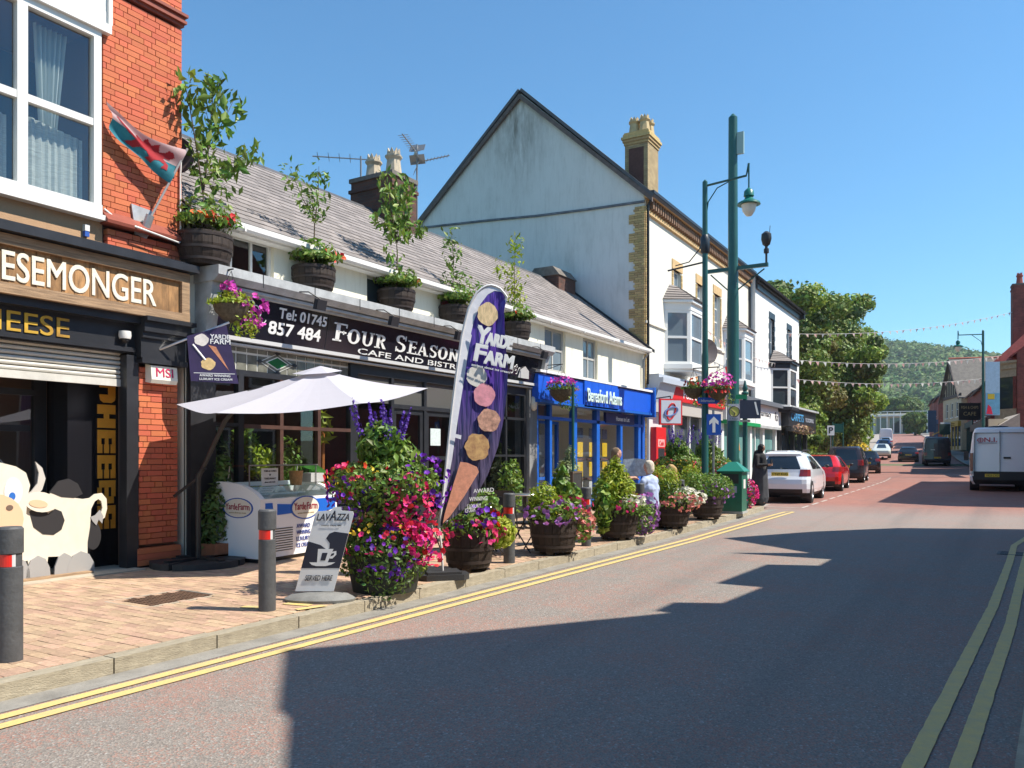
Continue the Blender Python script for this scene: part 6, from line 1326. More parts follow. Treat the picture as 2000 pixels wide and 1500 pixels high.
# barrels of flowers along the kerb
def streetbarrel(x, y, label, r=.34, h=.5):
    t = thing('barrel_planter', label, 'planter', (x, y, pz(y) + .055), rnd.uniform(0, 1), 'half barrels along the pavement edge'); barrel_parts(t, r, h); return pz(y) + .055 + h
def bed(label, loc, parts, fl_, name='bedding_plant'):
    t = thing(name, label, 'plant', loc)
    for i, (lst, size, mat, asp) in enumerate(parts): C, N = blobs(lst); leafcloud('foliage', C, N, size, mat, t, asp)
    for mat, lst, size in fl_: C, N = blobs([(a[0], a[1], int(a[2] * 1.7), *a[3:]) for a in lst]); flowers('blossom', C, N, size, mat, t)
    return t
z = streetbarrel(3.95, 1.62, 'dark oak half barrel right beside the feather banner base')
bed('purple and red petunias with lime leaves beside the feather banner', (3.95, 1.62, z), [([((0, 0, .05), (.42, .42, .26), 900, .4), ((.1, .1, .25), (.3, .3, .3), 500, .4)], .075, LEAF, .5), ([((.26, .28, -.06), (.22, .26, .22), 420, .5)], .09, LEAFY, .6)], [(PURPLE, [((.1, -.1, .2), (.36, .36, .2), 34, .9)], .08), (PINK, [((.15, -.1, -.02), (.42, .4, .16), 26, .95)], .085), (REDF, [((.26, .1, .1), (.2, .2, .16), 16, .95)], .08), (M('petal_lime', (.55, .60, .10), .6, isl=.2, trans=.3), [((.30, .30, -.06), (.2, .24, .2), 70, .9)], .075)])
z = streetbarrel(4.05, 3.78, 'half barrel with pale and pink petunias and a twining plant', .37, .5)
bed('pale lilac and pink petunias spilling over the second pavement barrel', (4.05, 3.78, z), [([((0, 0, .08), (.5, .5, .24), 1100, .4), ((.3, .25, -.14), (.26, .28, .24), 300, .5)], .075, LEAF, .5)], [(LILAC, [((.1, -.2, .1), (.46, .46, .2), 42, .95)], .08), (M('petal_salmon', (.72, .24, .2), .6, isl=.25, hue=.02, trans=.25), [((.32, .28, -.1), (.22, .24, .24), 60, .9)], .08), (PINK, [((.2, .1, .2), (.4, .4, .12), 14, .95)], .09)])
bed('lime green conifer in the second pavement barrel', (3.95, 3.62, z), [([((0, 0, .22), (.26, .26, .36), 1200, .2)], .07, LEAFY, .35)], [], 'dwarf_conifer')
bed('tall twining plant with large leaves in the second pavement barrel', (4.05, 3.98, z), [([((0, 0, .45), (.12, .12, .42), 130, .2), ((.05, .25, .3), (.2, .2, .25), 110, .3)], .13, LEAF, .6)], [], 'climbing_plant')
z = streetbarrel(4.0, 6.28, 'half barrel holding the tall lime conifer', .38, .52)
bed('tall lime green conifer in the third pavement barrel', (3.95, 6.25, z), [([((0, 0, .22), (.42, .42, .45), 2300, .3), ((0, .03, .5), (.27, .27, .34), 1300, .2), ((0, .05, .74), (.11, .11, .2), 260, .1)], .085, LEAFY, .4)], [], 'dwarf_conifer')
bed('white and lilac petunias around the tall lime conifer', (4.0, 6.28, z), [([((.1, 0, .02), (.48, .5, .2), 900, .4), ((.36, .42, -.2), (.24, .28, .34), 360, .5)], .075, LEAF, .5)], [(WHITEF, [((.3, .0, .12), (.24, .3, .12), 50, .9)], .08), (LILAC, [((.36, .48, -.12), (.24, .28, .4), 80, .9)], .085), (PINK, [((.3, -.3, .05), (.2, .2, .1), 8, .9)], .08)])
bed('climbing leafy plant left of the tall lime conifer', (3.95, 5.75, z - .1), [([((0, 0, .15), (.18, .16, .5), 240, .3)], .13, LEAF, .6)], [], 'climbing_plant')
z = streetbarrel(4.1, 8.83, 'half barrel with white and salmon flowers', .38, .5)
bed('white and salmon flowers in the fourth pavement barrel', (4.1, 8.83, z), [([((.05, 0, .02), (.52, .55, .24), 900, .4)], .075, LEAF, .5)], [(WHITEF, [((.15, .2, .08), (.5, .5, .22), 120, .9)], .08), (MT['petal_salmon'], [((.2, -.1, .0), (.46, .5, .2), 70, .9)], .08)])
bed('rounded lime topped conifer in the fourth pavement barrel', (3.98, 8.7, z), [([((0, 0, .42), (.36, .36, .34), 1500, .4)], .07, LEAFY, .35), ([((0, 0, .22), (.4, .4, .3), 900, .4)], .07, LEAFD, .35)], [], 'dwarf_conifer')
z = streetbarrel(4.1, 11.17, 'last half barrel beside the green litter bin', .38, .5)
bed('small leaved bush with few pink flowers in the last pavement barrel', (4.1, 11.17, z), [([((.05, .1, .18), (.56, .58, .36), 2000, .5), ((-.2, -.4, .24), (.36, .4, .34), 900, .5)], .065, LEAF, .5)], [(LILAC, [((.2, -.1, .05), (.46, .46, .25), 34, .9)], .07)])
bed('lime conifer behind the small leaved bush', (3.7, 11.2, z), [([((0, 0, .35), (.28, .28, .4), 900, .2)], .08, LEAFY, .35)], [], 'dwarf_conifer')
# shrubs by the windows
bed('grey green variegated shrub beside the right cafe pilaster', (.9, 10.3, PZ), [([((0, 0, .75), (.36, .42, .72), 900, .3), ((0, .1, 1.35), (.16, .18, .5), 240, .2)], .12, LEAFV, .5)], [], 'variegated_shrub')
bed('leafy green shrub behind the cafe tables', (.55, 8.2, PZ), [([((0, 0, .8), (.28, .34, .7), 600, .3)], .11, LEAF, .5)], [], 'leafy_shrub')
bed('dark climbing bush at the foot of the brick pier', (.28, .55, PZ), [([((0, 0, .55), (.22, .26, .6), 700, .3), ((0, .1, 1.15), (.12, .16, .5), 220, .2)], .10, LEAFD, .5)], [], 'leafy_shrub')
tag(MB().box(.2, .34, PZ, .5, .74, PZ + .26).build('plant_box', M('terracotta_box', (.30, .12, .06), .8, var=.2)), 'terracotta box at the foot of the brick pier', 'plant box')
bed('broad green leaves standing behind the freezer', (.12, 2.6, PZ + .9), [([((0, 0, .1), (.12, .16, .35), 16, .2)], .42, M('leaf_bright', (.10, .32, .07), .5, isl=.2, trans=.3), .35)], [], 'broadleaf_plant')

# litter bin
BN = thing('litter_bin', 'green litter bin with pyramid lid beside the last barrel', 'litter bin', (4.12, 13.25, pz(13.25)), R(3)); BN.scale = (1.12, 1.12, 1.05); BG = M('bin_green', (.008, .12, .075), .4, var=.15)
MB().extr([(-.25, -.25, .05), (.25, -.25, .05), (.25, .25, .05), (-.25, .25, .05)], (0, 0, .95)).build('body', BG, BN); MB().box(-.27, -.27, 0, .27, .27, .05).build('plinth', M('bin_stone', (.35, .36, .34), .8), BN)
m = MB(); b4 = [(-.31, -.31, 1.02), (.31, -.31, 1.02), (.31, .31, 1.02), (-.31, .31, 1.02)]; t4 = [(-.08, -.08, 1.24), (.08, -.08, 1.24), (.08, .08, 1.24), (-.08, .08, 1.24)]
m.extr([(x, y, 1.0) for x, y, _ in b4], (0, 0, .022))
for i in range(4): j = (i + 1) % 4; m.quadv(b4[i], b4[j], t4[j], t4[i])
m.quadv(*t4); m.build('lid', M('bin_lid', (.02, .20, .14), .4), BN); MB().box(.251, -.1, .6, .255, .1, .82).build('label', UPVC, BN); MB().box(-.18, -.254, .72, .18, -.25, .95).build('aperture', BLACKM, BN); MB().box(-.14, -.258, .50, .14, -.254, .66).build('notice', M('bin_notice', (.3, .32, .5), .5), BN)

# tables and folding chairs
def chair(label, x, y, rz):
    t = thing('folding_chair', label, 'chair', (x, y, pz(y)), rz, 'black folding chairs outside the cafe')
    MB().box(-.19, -.2, .44, .19, .2, .465).build('seat', BLACKM, t); MB().extr([(-.20, -.22, .58), (.20, -.22, .58), (.21, -.25, .84), (.17, -.27, .90), (-.17, -.27, .90), (-.21, -.25, .84)], (0, .022, 0)).build('backrest', BLACKM, t)
    for s_ in (-1, 1):
        MB().tube([(s_ * .2, .22, 0), (s_ * .2, -.1, .45), (s_ * .2, -.26, .86)], .011, 6).build('leg', BLACKM, t); MB().tube([(s_ * .185, -.24, 0), (s_ * .185, .14, .45)], .011, 6).build('leg', BLACKM, t)
    MB().tube([(-.2, .17, .07), (.2, .17, .07)], .008, 5).build('stretcher', BLACKM, t); MB().tube([(-.185, -.19, .06), (.185, -.19, .06)], .008, 5).build('stretcher', BLACKM, t); return t
chair('black folding chair with its back to the kerb left of the second pavement barrel', 3.5, 4.0 - .12, R(80)); chair('black folding chair side on between bollard and second barrel', 3.25, 3.3, R(-20)); chair('black folding chair partly behind the first pavement barrel', 3.5, 2.75, R(150)); chair('black chair facing the cafe window under the feather banner', 2.2, 2.9, R(250)); chair('black chair tilted against the variegated shrub', 2.3, 5.2, R(20)); chair('black chair behind the second pavement barrel', 3.3, 4.9, R(100)); chair('black chair beneath the man in the pale blue shirt', 3.72, 7.95, R(200)); chair('black chair beneath the blonde woman reading', 2.95, 8.5, R(0)); chair('black chair beneath the small blonde person', 3.9, 9.25, R(160))
def table(label, x, y):
    t = thing('cafe_table', label, 'table', (x, y, pz(y)), rnd.uniform(0, 1), 'round metal cafe tables'); MB().lathe([(.34, .70), (.35, .715), (.34, .73)], 24).build('top', STEEL, t, smooth=30); MB().tube([(0, 0, .03), (0, 0, .70)], .03, 8).build('stem', BLACKM, t); MB().box(-.22, -.025, 0, .22, .025, .04).box(-.025, -.22, .001, .025, .22, .041).build('foot', BLACKM, t)
table('round metal table left of the red banded bollard', 2.9, 3.45); table('round metal table in front of the right cafe window', 1.7, 4.6); table('round metal table between the seated customers', 3.4, 8.75); table('round metal table by the green leafy shrub', 1.5, 7.2)
cb_ = thing('chalkboard', 'black chalkboard standing by the estate agent window', 'chalkboard', (2.3, 8.0, pz(8)), R(12)); MB().box(-.02, -.36, .0, .02, .36, 1.15).build('board', M('chalk', (.03, .028, .026), .8, var=.3, scale=8), cb_); MB().box(-.03, -.39, 1.15, .03, .39, 1.19).box(-.03, -.39, 0, .03, -.36, 1.15).box(-.03, .36, 0, .03, .39, 1.15).build('frame', BARK, cb_)

# lamp posts, camera pole, sign posts
LP = thing('street_lamp', 'green street lamp with swan neck lantern and hanging flower baskets', 'street lamp', (3.8, 11.96, pz(11.96)))
MB().lathe([(.13, 0), (.13, .9), (.085, 1.0), (.082, 3.9), (.07, 4.0), (.062, 8.15), (.02, 8.2)], 14).build('post', GREEN, LP, smooth=30)
def lantern(par, c, s_=1.):
    L_ = MB().lathe([(.02, .42), (.05, .40), (.11, .34), (.12, .22), (.08, .2), (.12, .14), (.26, .06), (.27, .02), (.2, .03)], 18, c).build('lantern', M('lantern_green', (.015, .16, .12), .35), par, smooth=40); MB().lathe([(.18, .02), (.15, -.12), (.07, -.24), (.001, -.26)], 14, c, cap=False).build('diffuser', M('diffuser', (.75, .72, .62), .25), L_, smooth=60)
MB().tube([(0, 0, 8.05), (1.0, 0, 8.12), (1.06, 0, 8.4)], .028, 8).tube([(1.06, 0, 8.4), (1.06, 0, 7.75)], .02, 6).tube([(0.03, 0, 7.3), (.08, 0, 7.65), (.3, 0, 7.95), (.6, 0, 8.06)], .014, 6).build('arm', GREEN, LP, smooth=40); lantern(LP, (1.06, 0, 7.4))
MB().tube([(0, 0, 6.2), (-.95, 0, 6.1)], .022, 6).tube([(-.05, 0, 6.95), (-.12, 0, 6.55), (-.4, 0, 6.25), (-.75, 0, 6.2)], .014, 6).lathe([(.07, 6.4), (.11, 6.45), (.12, 6.75), (.08, 6.85)], 10).build('banner_arm', M('bracket_dark', (.02, .03, .04), .4), LP, smooth=40)
basket('trailing basket with orange flowers left on the green lamp post', (3.52, 11.96, 3.28), .26, [(REDF, 20, (.1, -.1, .1), (.3, .3, .2)), (ORANGE, 16, (.1, -.1, .1), (.3, .3, .2))], 380, False); basket('magenta basket right on the green lamp post', (4.12, 11.96, 3.25), .29, [(MT['petal_magenta'], 130, (.05, -.1, .08), (.4, .4, .34)), (REDF, 40, (.05, -.1, -.1), (.36, .36, .3))], 300, False)
MB().tube([(-.3, 0, 3.62), (.34, 0, 3.62)], .015, 6).build('basket_arm', BLACKM, LP)
SBL = M('sign_blue', (.015, .09, .42), .4)
ns = thing('direction_sign', 'small blue direction sign pointing right below the baskets', 'sign', (3.95, 11.85, 2.9), TH); MB().extr([(-.28, 0, 0), (.18, 0, 0), (.25, 0, .075), (.18, 0, .15), (-.28, 0, .15)], (0, .02, 0)).build('plate', SBL, ns); text('i Information', ns, LETW, (-.24, -.002, .04), .36, .07, rz=0)
ah = thing('ahead_sign', 'blue square sign with white arrow pointing ahead', 'sign', (4.1, 11.7, 2.14), TH); MB().box(-.17, 0, 0, .17, .02, .5).build('plate', SBL, ah); MB().extr([(-.035, -.003, .06), (.035, -.003, .06), (.035, -.003, .3), (.11, -.003, .24), (.11, -.003, .33), (0, -.003, .44), (-.11, -.003, .33), (-.11, -.003, .24), (-.035, -.003, .3)], (0, .002, 0)).build('arrow', LETW, ah); MB().tube([(0, .05, .6), (0, .05, -2.0)], .03, 8).build('post', GREY, ah)
CP = thing('camera_pole', 'tallest thick green pole carrying a crossbar and dome camera', 'pole', (3.3, 16.1, pz(16.1))); CP.scale = (1.06, 1.06, 1.05)
MB().lathe([(.2, 0), (.2, 1.2), (.165, 1.3), (.16, 5.5), (.135, 6.6), (.12, 10.75), (.03, 10.85)], 16).build('post', GREEN, CP, smooth=30); MB().box(.1, -.04, 9.7, .3, .04, 10.3).build('junction_box', M('box_pale_green', (.3, .42, .40), .4), CP)
MB().box(-.72, -.045, 6.5, .95, .045, 6.6).build('crossbar', GREEN, CP); MB().tube([(-.62, 0, 6.45), (-.12, 0, 5.95)], .02, 6).tube([(.85, 0, 6.45), (.12, 0, 5.95)], .02, 6).build('strut', GREEN, CP)
cm_ = MB().lathe([(.03, 6.6), (.03, 6.85), (.07, 6.87), (.07, 6.98), (.04, 7.0), (.04, 7.05), (.1, 7.1), (.14, 7.25), (.13, 7.38), (.05, 7.45)], 12, (.9, 0, 0)).tube([(.98, 0, 7.35), (1.0, 0, 7.6)], .008, 4).build('camera', BLACKM, CP, smooth=40)
tr_ = thing('time_limit_sign', 'pale grey parking sign with yellow clock disc on the thick green pole', 'sign', (3.42, 15.8, 2.78), TH); MB().box(-.18, 0, -.12, .18, .02, .36).build('plate', M('sign_lilac', (.42, .43, .48), .5), tr_); MB().extr([(.135 * math.cos(2 * PI * i / 24), -.004, .14 + .135 * math.sin(2 * PI * i / 24)) for i in range(24)], (0, .003, 0)).build('disc', M('disc_yellow', (.60, .56, .12), .5), tr_); MB().tube([(.15 * math.cos(2 * PI * i / 24), -.003, .14 + .15 * math.sin(2 * PI * i / 24)) for i in range(25)], .012, 4).build('ring', BLACKM, tr_); MB().tube([(-.1, -.006, .2), (.02, -.006, .1)], .008, 4).tube([(.02, -.006, .1), (.0, -.006, .02)], .014, 4).build('hands', BLACKM, tr_); text('1 hour', tr_, MT['ink'], (-.12, -.003, -.09), .24, .05, rz=0)
SP = thing('sign_post', 'slender green post with ball finial and dark A sign', 'sign post', (4.0, 14.8, pz(14.8)))
MB().lathe([(.10, 0), (.10, .6), (.07, .7), (.065, 3.1), (.1, 3.12), (.1, 3.16), (.05, 3.2), (.075, 3.28), (.05, 3.36), (.015, 3.5)], 12).build('post', GREEN, SP, smooth=40); mb = MB(); mb.box(-.18, -.16, 2.45, .38, -.12, 2.95); mb.xf(Matrix.Rotation(TH, 4, 'Z')); mb.build('panel', M('panel_navy', (.035, .045, .075), .4), SP); MB().box(-.12, -.1, 2.36, .12, .1, 2.42).build('clamp', STEEL, SP)
mb = MB(); mb.extr([(.2, -.163, 2.9), (.25, -.163, 2.9), (.33, -.163, 2.55), (.28, -.163, 2.55)], (0, .002, 0)); mb.xf(Matrix.Rotation(TH, 4, 'Z')); mb.build('stroke', LETW, SP)
mb = MB(); mb.box(-.3, -.15, 2.98, .0, -.12, 3.1); mb.xf(Matrix.Rotation(TH, 4, 'Z')); mb.build('finger', M('finger_green', (.01, .2, .09), .4), SP)
tag(MB().lathe([(.03, 0), (.035, 3.2), (.0, 3.2)], 10, (1.35, 9.7, PZ)).build('basket_post', GREEN, smooth=40), 'thin dark green post in front of the blue shop window', 'post')
for x, y in ((4.08, 14.95), (4.0, 15.2)): pass
bed('pink and red petunias behind the litter bin', (4.0, 15.0, PZ + .2), [([((0, 0, .35), (.25, .3, .4), 320, .4)], .08, LEAF, .5)], [(PINK, [((.05, -.05, .3), (.28, .3, .4), 110, .9)], .08), (LILAC, [((0, 0, .4), (.25, .3, .3), 30, .9)], .08)], 'petunia_plant')
# ================================================================== vehicles: lofted from horizontal slices
CARGL = M('car_glass', (.012, .016, .02), .04, spec=.9); TRIM = M('car_trim_black', (.018, .018, .02), .5); LAMPR = M('lamp_red', (.22, .02, .022), .15, spec=.8); LAMPC = M('lamp_clear', (.60, .58, .58), .15, spec=.8); PLATE = M('plate_yellow', (.75, .55, .05), .45); RIM = M('wheel_rim', (.42, .43, .44), .3, metal=.8); TYRE = M('tyre', (.018, .018, .018), .85); CHROME = M('chrome', (.6, .6, .62), .12, metal=1.)
def car(name, label, cat, loc, rz, paint, slices, wheels, wr, belt, wind=None, rearwin=True, group='cars parked along the kerb', plate=None, lamp=(.8, 1.0), plz=.8, sidewin=((1, 3), (3, 5), (5, 7)), bumper=.42, detail=True, rails=False, front=False):
    t = thing(name, label, cat, loc, rz, group)
    # slices: (z, y rear, y front, half width, corner)
    def half(z, yr, yf, w_, rc):
        o = []; wi = w_ - rc
        for f in (0, .33, .62, .85): o.append((wi * f, yr + .05 * f * f))
        for a in (0, .35, .7): o.append((wi + rc * math.sin(a * PI / 2), yr + .05 + rc * 1.3 * (1 - math.cos(a * PI / 2)) ))
        y0, y1 = yr + .05 + rc * 1.3, yf - rc * 1.6
        for k in range(9): u = k / 8; y = y0 + (y1 - y0) * u; o.append((w_ * (1 - .05 * abs(2 * u - 1) ** 3), y))
        for a in (.3, .65, 1): o.append((wi + rc * math.cos(a * PI / 2) * .95, y1 + rc * 1.6 * math.sin(a * PI / 2)))
        for f in (.7, .35, 0): o.append((wi * f, yf + .02 * (1 - f)))
        return o
    rows = []
    for (z, yr, yf, w_, rc) in slices:
        h = half(z, yr, yf, w_, rc); rows.append([(x, y, z) for x, y in h] + [(-x, y, z) for x, y in h[-2:0:-1]])
    n = len(rows[0]); nh = len(half(*slices[0])); body = MB(); gl = {}; lampm = MB(); trim = MB()
    def side(j): return j if j < nh - 1 else n - 1 - j               # half index of the segment, either side
    for r, (a, b) in enumerate(zip(rows, rows[1:])):
        z0, z1 = a[0][2], b[0][2]; zm = (z0 + z1) / 2
        for j in range(n):
            q = (a[j], a[(j + 1) % n], b[(j + 1) % n], b[j]); k = side(j); right = j < nh - 1; tgt = body
            if belt and belt[0] < zm < belt[1]:
                if rearwin and k <= 2: tgt = gl.setdefault('rear_window', MB())
                elif k >= 19: tgt = gl.setdefault('windscreen', MB())
                elif 7 <= k <= 14 and k - 7 not in (): 
                    for wi, (s0, s1) in enumerate(sidewin):
                        if s0 <= k - 7 < s1: tgt = gl.setdefault(('side_window', wi, right), MB())
            elif lamp and lamp[0] < zm < lamp[1] and 3 <= k <= 6: tgt = lampm
            elif zm < bumper and k <= 3: tgt = trim
            elif zm < .33: tgt = trim
            tgt.quadv(*q)
    body.quadv(*rows[-1]); trim.quadv(*rows[0][::-1])
    body.build('body', paint, t, smooth=58)
    if trim.f: trim.build('bumper', TRIM, t, smooth=38)
    for k, m_ in gl.items(): m_.build(k if isinstance(k, str) else k[0], CARGL, t, smooth=38)
    if lampm.f:
        for s_ in (1, -1):
            q = MB()
            for f in lampm.f:
                p = [lampm.v[i] for i in f]
                if p[0][0] * s_ > 0: q.quadv(*[(x * 1.004, y - .006, z) for x, y, z in p])
            q.build('headlight' if front else 'tail_light', LAMPC if front else LAMPR, t, smooth=38)
    for (y, xw) in wheels:
        for s_ in (1, -1):
            x = s_ * xw
            wh = MB().lathe([(wr * .64, -.11), (wr * .97, -.11), (wr, -.07), (wr, .07), (wr * .97, .10), (wr * .66, .105), (wr * .64, .09)], 22, (x, y, wr), 'x', False).build('wheel', TYRE, t, smooth=40)
            if detail:
                m = MB(); m.lathe([(wr * .66, -.02 + s_ * .06), (wr * .62, s_ * .095), (wr * .57, s_ * .06)], 22, (x, y, wr), 'x', False); m.lathe([(.001, s_ * .085), (wr * .16, s_ * .085), (wr * .17, s_ * .05)], 12, (x, y, wr), 'x', False)
                for i in range(5):
                    a = 2 * PI * i / 5; d = Vector((0, math.cos(a), math.sin(a))); e = Vector((0, -math.sin(a), math.cos(a))) * wr * .11; c = Vector((x + s_ * .06, y, wr)); m.extr([tuple(c + d * wr * .1 - e), tuple(c + d * wr * .62 - e), tuple(c + d * wr * .62 + e), tuple(c + d * wr * .1 + e)], (s_ * .03, 0, 0))
                m.build('rim', RIM, wh)
                MB().lathe([(.001, s_ * .02), (wr * .6, s_ * .02)], 20, (x, y, wr), 'x', False).build('hub_shadow', BLACKM, wh)
            mb = MB(); mb.lathe([(wr * 1.13, -s_ * .3), (wr * 1.15, s_ * .012), (wr * .98, s_ * .012)], 24, (s_ * (xw + .075), y, wr * 1.02), 'x', False); mb.build('wheel_arch', TRIM, t)
    s0 = slices
    def yat(z):
        for a, b in zip(s0, s0[1:]):
            if a[0] <= z <= b[0]: return a[1] + (b[1] - a[1]) * (z - a[0]) / (b[0] - a[0] + 1e-9)
        return s0[0][1]
    if plate and not front:
        y = min(yat(plz - .06), yat(plz + .06)) - .012; p = MB().box(-.26, y - .012, plz - .057, .26, y, plz + .057).build('number_plate', PLATE, t); text(plate, p, M('plate_black', (.015, .015, .015), .5), (-.23, y - .013, plz - .04), .46, .08, rz=0, bold=.02, ext=.002)
    if detail and not front:
        yb = yat(belt[0] + .0) if belt else 0
    for s_ in (1, -1):
        if belt and detail: MB().ell((s_ * (s0[3][3] + .12), (s0[-3][2] + s0[5][2]) / 2 - .1, belt[0] + .06), (.085, .05, .06), 8, 5).build('door_mirror', TRIM, t, smooth=50)
    if rails:
        for s_ in (1, -1): MB().tube([(s_ * .56, .85, slices[-2][0] - .02), (s_ * .57, 1.0, slices[-2][0] + .05), (s_ * .58, 2.3, slices[-2][0] + .06), (s_ * .57, 2.5, slices[-2][0] - .01)], .018, 6).build('roof_rail', TRIM, t, smooth=50)
    return t
CARW = M('car_white', (.74, .77, .80), .22, coat=.8); CARR = M('car_red', (.60, .012, .012), .22, coat=.8); CARB = M('car_black', (.012, .012, .014), .2, coat=.8); CARM = M('car_brown', (.035, .026, .03), .25, coat=.7); CARS = M('car_silver', (.42, .44, .46), .25, metal=.5, coat=.6); CARBL = M('car_blue', (.03, .08, .22), .22, coat=.8); CARN = M('van_navy', (.014, .018, .028), .25, coat=.6); VANW = M('van_white', (.82, .84, .86), .25, coat=.5)
def hatch(L=4.3, w_=.9, h=1.47, belt=.95, rake=.55, hood=.92, cab=2.35):
    f = h - belt
    return [(.20, .14, L - .25, w_ - .1, .2), (.30, .05, L - .1, w_ - .03, .22), (.42, .01, L - .02, w_ - .005, .24), (.58, 0, L, w_, .25), (.72, .03, L - .03, w_, .25), (.80, .06, L - .12, w_ - .005, .24), (belt - .06, .10, L - .45, w_ - .015, .22), (belt, .13, L - .95, w_ - .03, .20), (belt + .05, .17, L - 1.1, w_ - .05, .18), (belt + f * .45, .17 + rake * .42, L - 1.55, w_ - .14, .16), (belt + f * .80, .17 + rake * .72, L - 1.95, w_ - .235, .15), (h - .05, .20 + rake * .7, L - 2.15, w_ - .30, .15), (h - .012, .34 + rake * .8, L - 2.35, w_ - .38, .15), (h, .7 + rake, L - 2.7, w_ - .55, .12)]
CZ = lambda y: gz(y) + .0
suv = [(.24, .22, 4.2, .82, .2), (.34, .10, 4.4, .89, .22), (.46, .03, 4.5, .915, .24), (.62, 0, 4.52, .92, .26), (.76, .02, 4.5, .92, .26), (.86, .08, 4.4, .92, .25), (.98, .13, 4.1, .915, .22), (1.08, .16, 3.6, .90, .20), (1.13, .19, 3.4, .885, .18), (1.33, .36, 2.95, .79, .2), (1.50, .53, 2.55, .69, .2), (1.575, .50, 2.35, .63, .2), (1.645, .64, 2.1, .53, .2), (1.69, 1.1, 1.8, .3, .12)]
car('parked_car', 'large white SUV parked first in the bay behind the woman in black', 'car', (3.98, 18.9, CZ(19)), R(3.5), CARW, suv, [(.72, .80), (3.42, .80)], .36, (1.10, 1.53), plate='CY69 KUG', lamp=(.86, 1.12), plz=.93, bumper=.44, rails=True)
car('parked_car', 'bright red hatchback parked behind the white SUV', 'car', (3.72, 26.4, CZ(26.4)), R(4), CARR, hatch(4.35, .91, 1.47, .98, .62), [(.75, .80), (3.4, .80)], .33, (1.0, 1.40), plate='MK13 LHO', lamp=(.79, 1.04), plz=.68, bumper=.40)
mpv = [(.22, .10, 4.2, .80, .16), (.34, .02, 4.35, .88, .18), (.5, 0, 4.4, .9, .2), (.66, .04, 4.38, .9, .2), (.86, .06, 4.2, .9, .18), (1.02, .08, 3.75, .89, .16), (1.1, .09, 3.45, .88, .15), (1.14, .10, 3.3, .87, .15), (1.4, .15, 3.0, .80, .14), (1.65, .22, 2.6, .73, .14), (1.74, .26, 2.4, .69, .14), (1.79, .4, 2.2, .62, .14), (1.81, .8, 1.8, .4, .12)]
car('parked_car', 'dark brown boxy people carrier parked beyond the red hatchback', 'car', (3.45, 34.6, CZ(34.6)), R(4), CARM, mpv, [(.7, .79), (3.35, .79)], .32, (1.12, 1.68), plate='CX08 OUB', lamp=(.84, 1.13), plz=.80, bumper=.6)
car('parked_car', 'small black hatchback parked beyond the brown people carrier', 'car', (2.55, 49.3, CZ(49.3)), R(7), CARB, hatch(4.0, .86, 1.5, .98, .5), [(.65, .75), (3.1, .75)], .31, (1.0, 1.43), plate='CN12 YRA', lamp=(.8, 1.04), plz=.7)
car('moving_car', 'black hatchback driving away in the middle of the street', 'car', (2.75, 75.5, CZ(75.5)), R(6), CARB, hatch(4.0, .88, 1.46, .96, .5), [(.65, .77), (3.1, .77)], .31, (.98, 1.40), plate='YF61 VBU', lamp=(.8, 1.02), plz=.7, group='cars driving up the street')
for k, (nm, lb, x, y, mt, sl_, fr) in enumerate((
    ('parked_car', 'dark red hatchback parked beyond the small black hatchback', 1.0, 57.5, M('car_maroon', (.14, .015, .03), .25, coat=.6), hatch(4.0, .86, 1.5), False),
    ('parked_car', 'dark topped car half hidden in the left parked row', .1, 63.5, CARB, hatch(4.2, .88, 1.6, 1.05), False),
    ('parked_car', 'silver white saloon facing down the street by the left kerb', -.5, 84, M('car_pearl', (.60, .62, .55), .25, coat=.6), hatch(4.2, .88, 1.46), True),
    ('parked_car', 'pale blue car behind the silver white saloon', -1.7, 96, CARBL, hatch(4.2, .88, 1.5), False),
    ('parked_car', 'silver car below the far white van', -3.0, 110, CARS, hatch(4.2, .88, 1.5), False))):
    car(nm, lb, 'car', (x, y, CZ(y)), R(6) + (PI if fr else 0), mt, sl_, [(.7, .77), (3.2, .77)], .31, (1.0, sl_[0][0] + 1.2), lamp=(.8, 1.02), detail=False, front=fr)
van = lambda L, w_, h: [(.28, .12, L - .3, w_ - .1, .10), (.42, .02, L - .06, w_ - .02, .10), (.56, 0, L, w_, .10), (.60, .06, L, w_, .10), (.9, .07, L - .08, w_, .10), (1.15, .08, L - .5, w_, .1), (1.3, .085, L - .9, w_ - .01, .1), (1.4, .09, L - 1.05, w_ - .02, .1), (1.9, .11, L - 1.5, w_ - .06, .1), (h - .22, .13, L - 1.9, w_ - .11, .1), (h - .08, .16, L - 2.1, w_ - .16, .12), (h - .02, .24, L - 2.3, w_ - .24, .14), (h, .5, L - 2.7, w_ - .4, .14)]
vn = car('parked_van', 'large white panel van with black bumper parked at the right kerb', 'van', (9.95, 29.0, CZ(29)), R(1.5), VANW, van(5.5, 1.02, 2.52), [(1.05, .90), (4.5, .90)], .35, None, plate='YR23 CYD', lamp=None, plz=.62, bumper=.75, group='vans in the street')
for s_ in (1, -1):
    MB().box(s_ * .90, .03, .8, s_ * 1.005, .14, 1.5).build('tail_light', LAMPR, vn); MB().box(s_ * .93, .028, .68, s_ * 1.004, .1, .78).build('lamp', LAMPC, vn)
    MB().tube([(s_ * 1.0, 4.1, 1.25), (s_ * 1.12, 4.1, 1.3)], .02, 5).box(s_ * 1.06, 4.05, 1.2, s_ * 1.24, 4.13, 1.6).build('door_mirror', TRIM, vn)
for (a, b, c, d) in ((-.006, .006, .62, 2.36), (-.86, -.848, .62, 2.28), (.848, .86, .62, 2.28)): MB().box(a, .035, c, b, .2, d).build('door_seam', TRIM, vn)
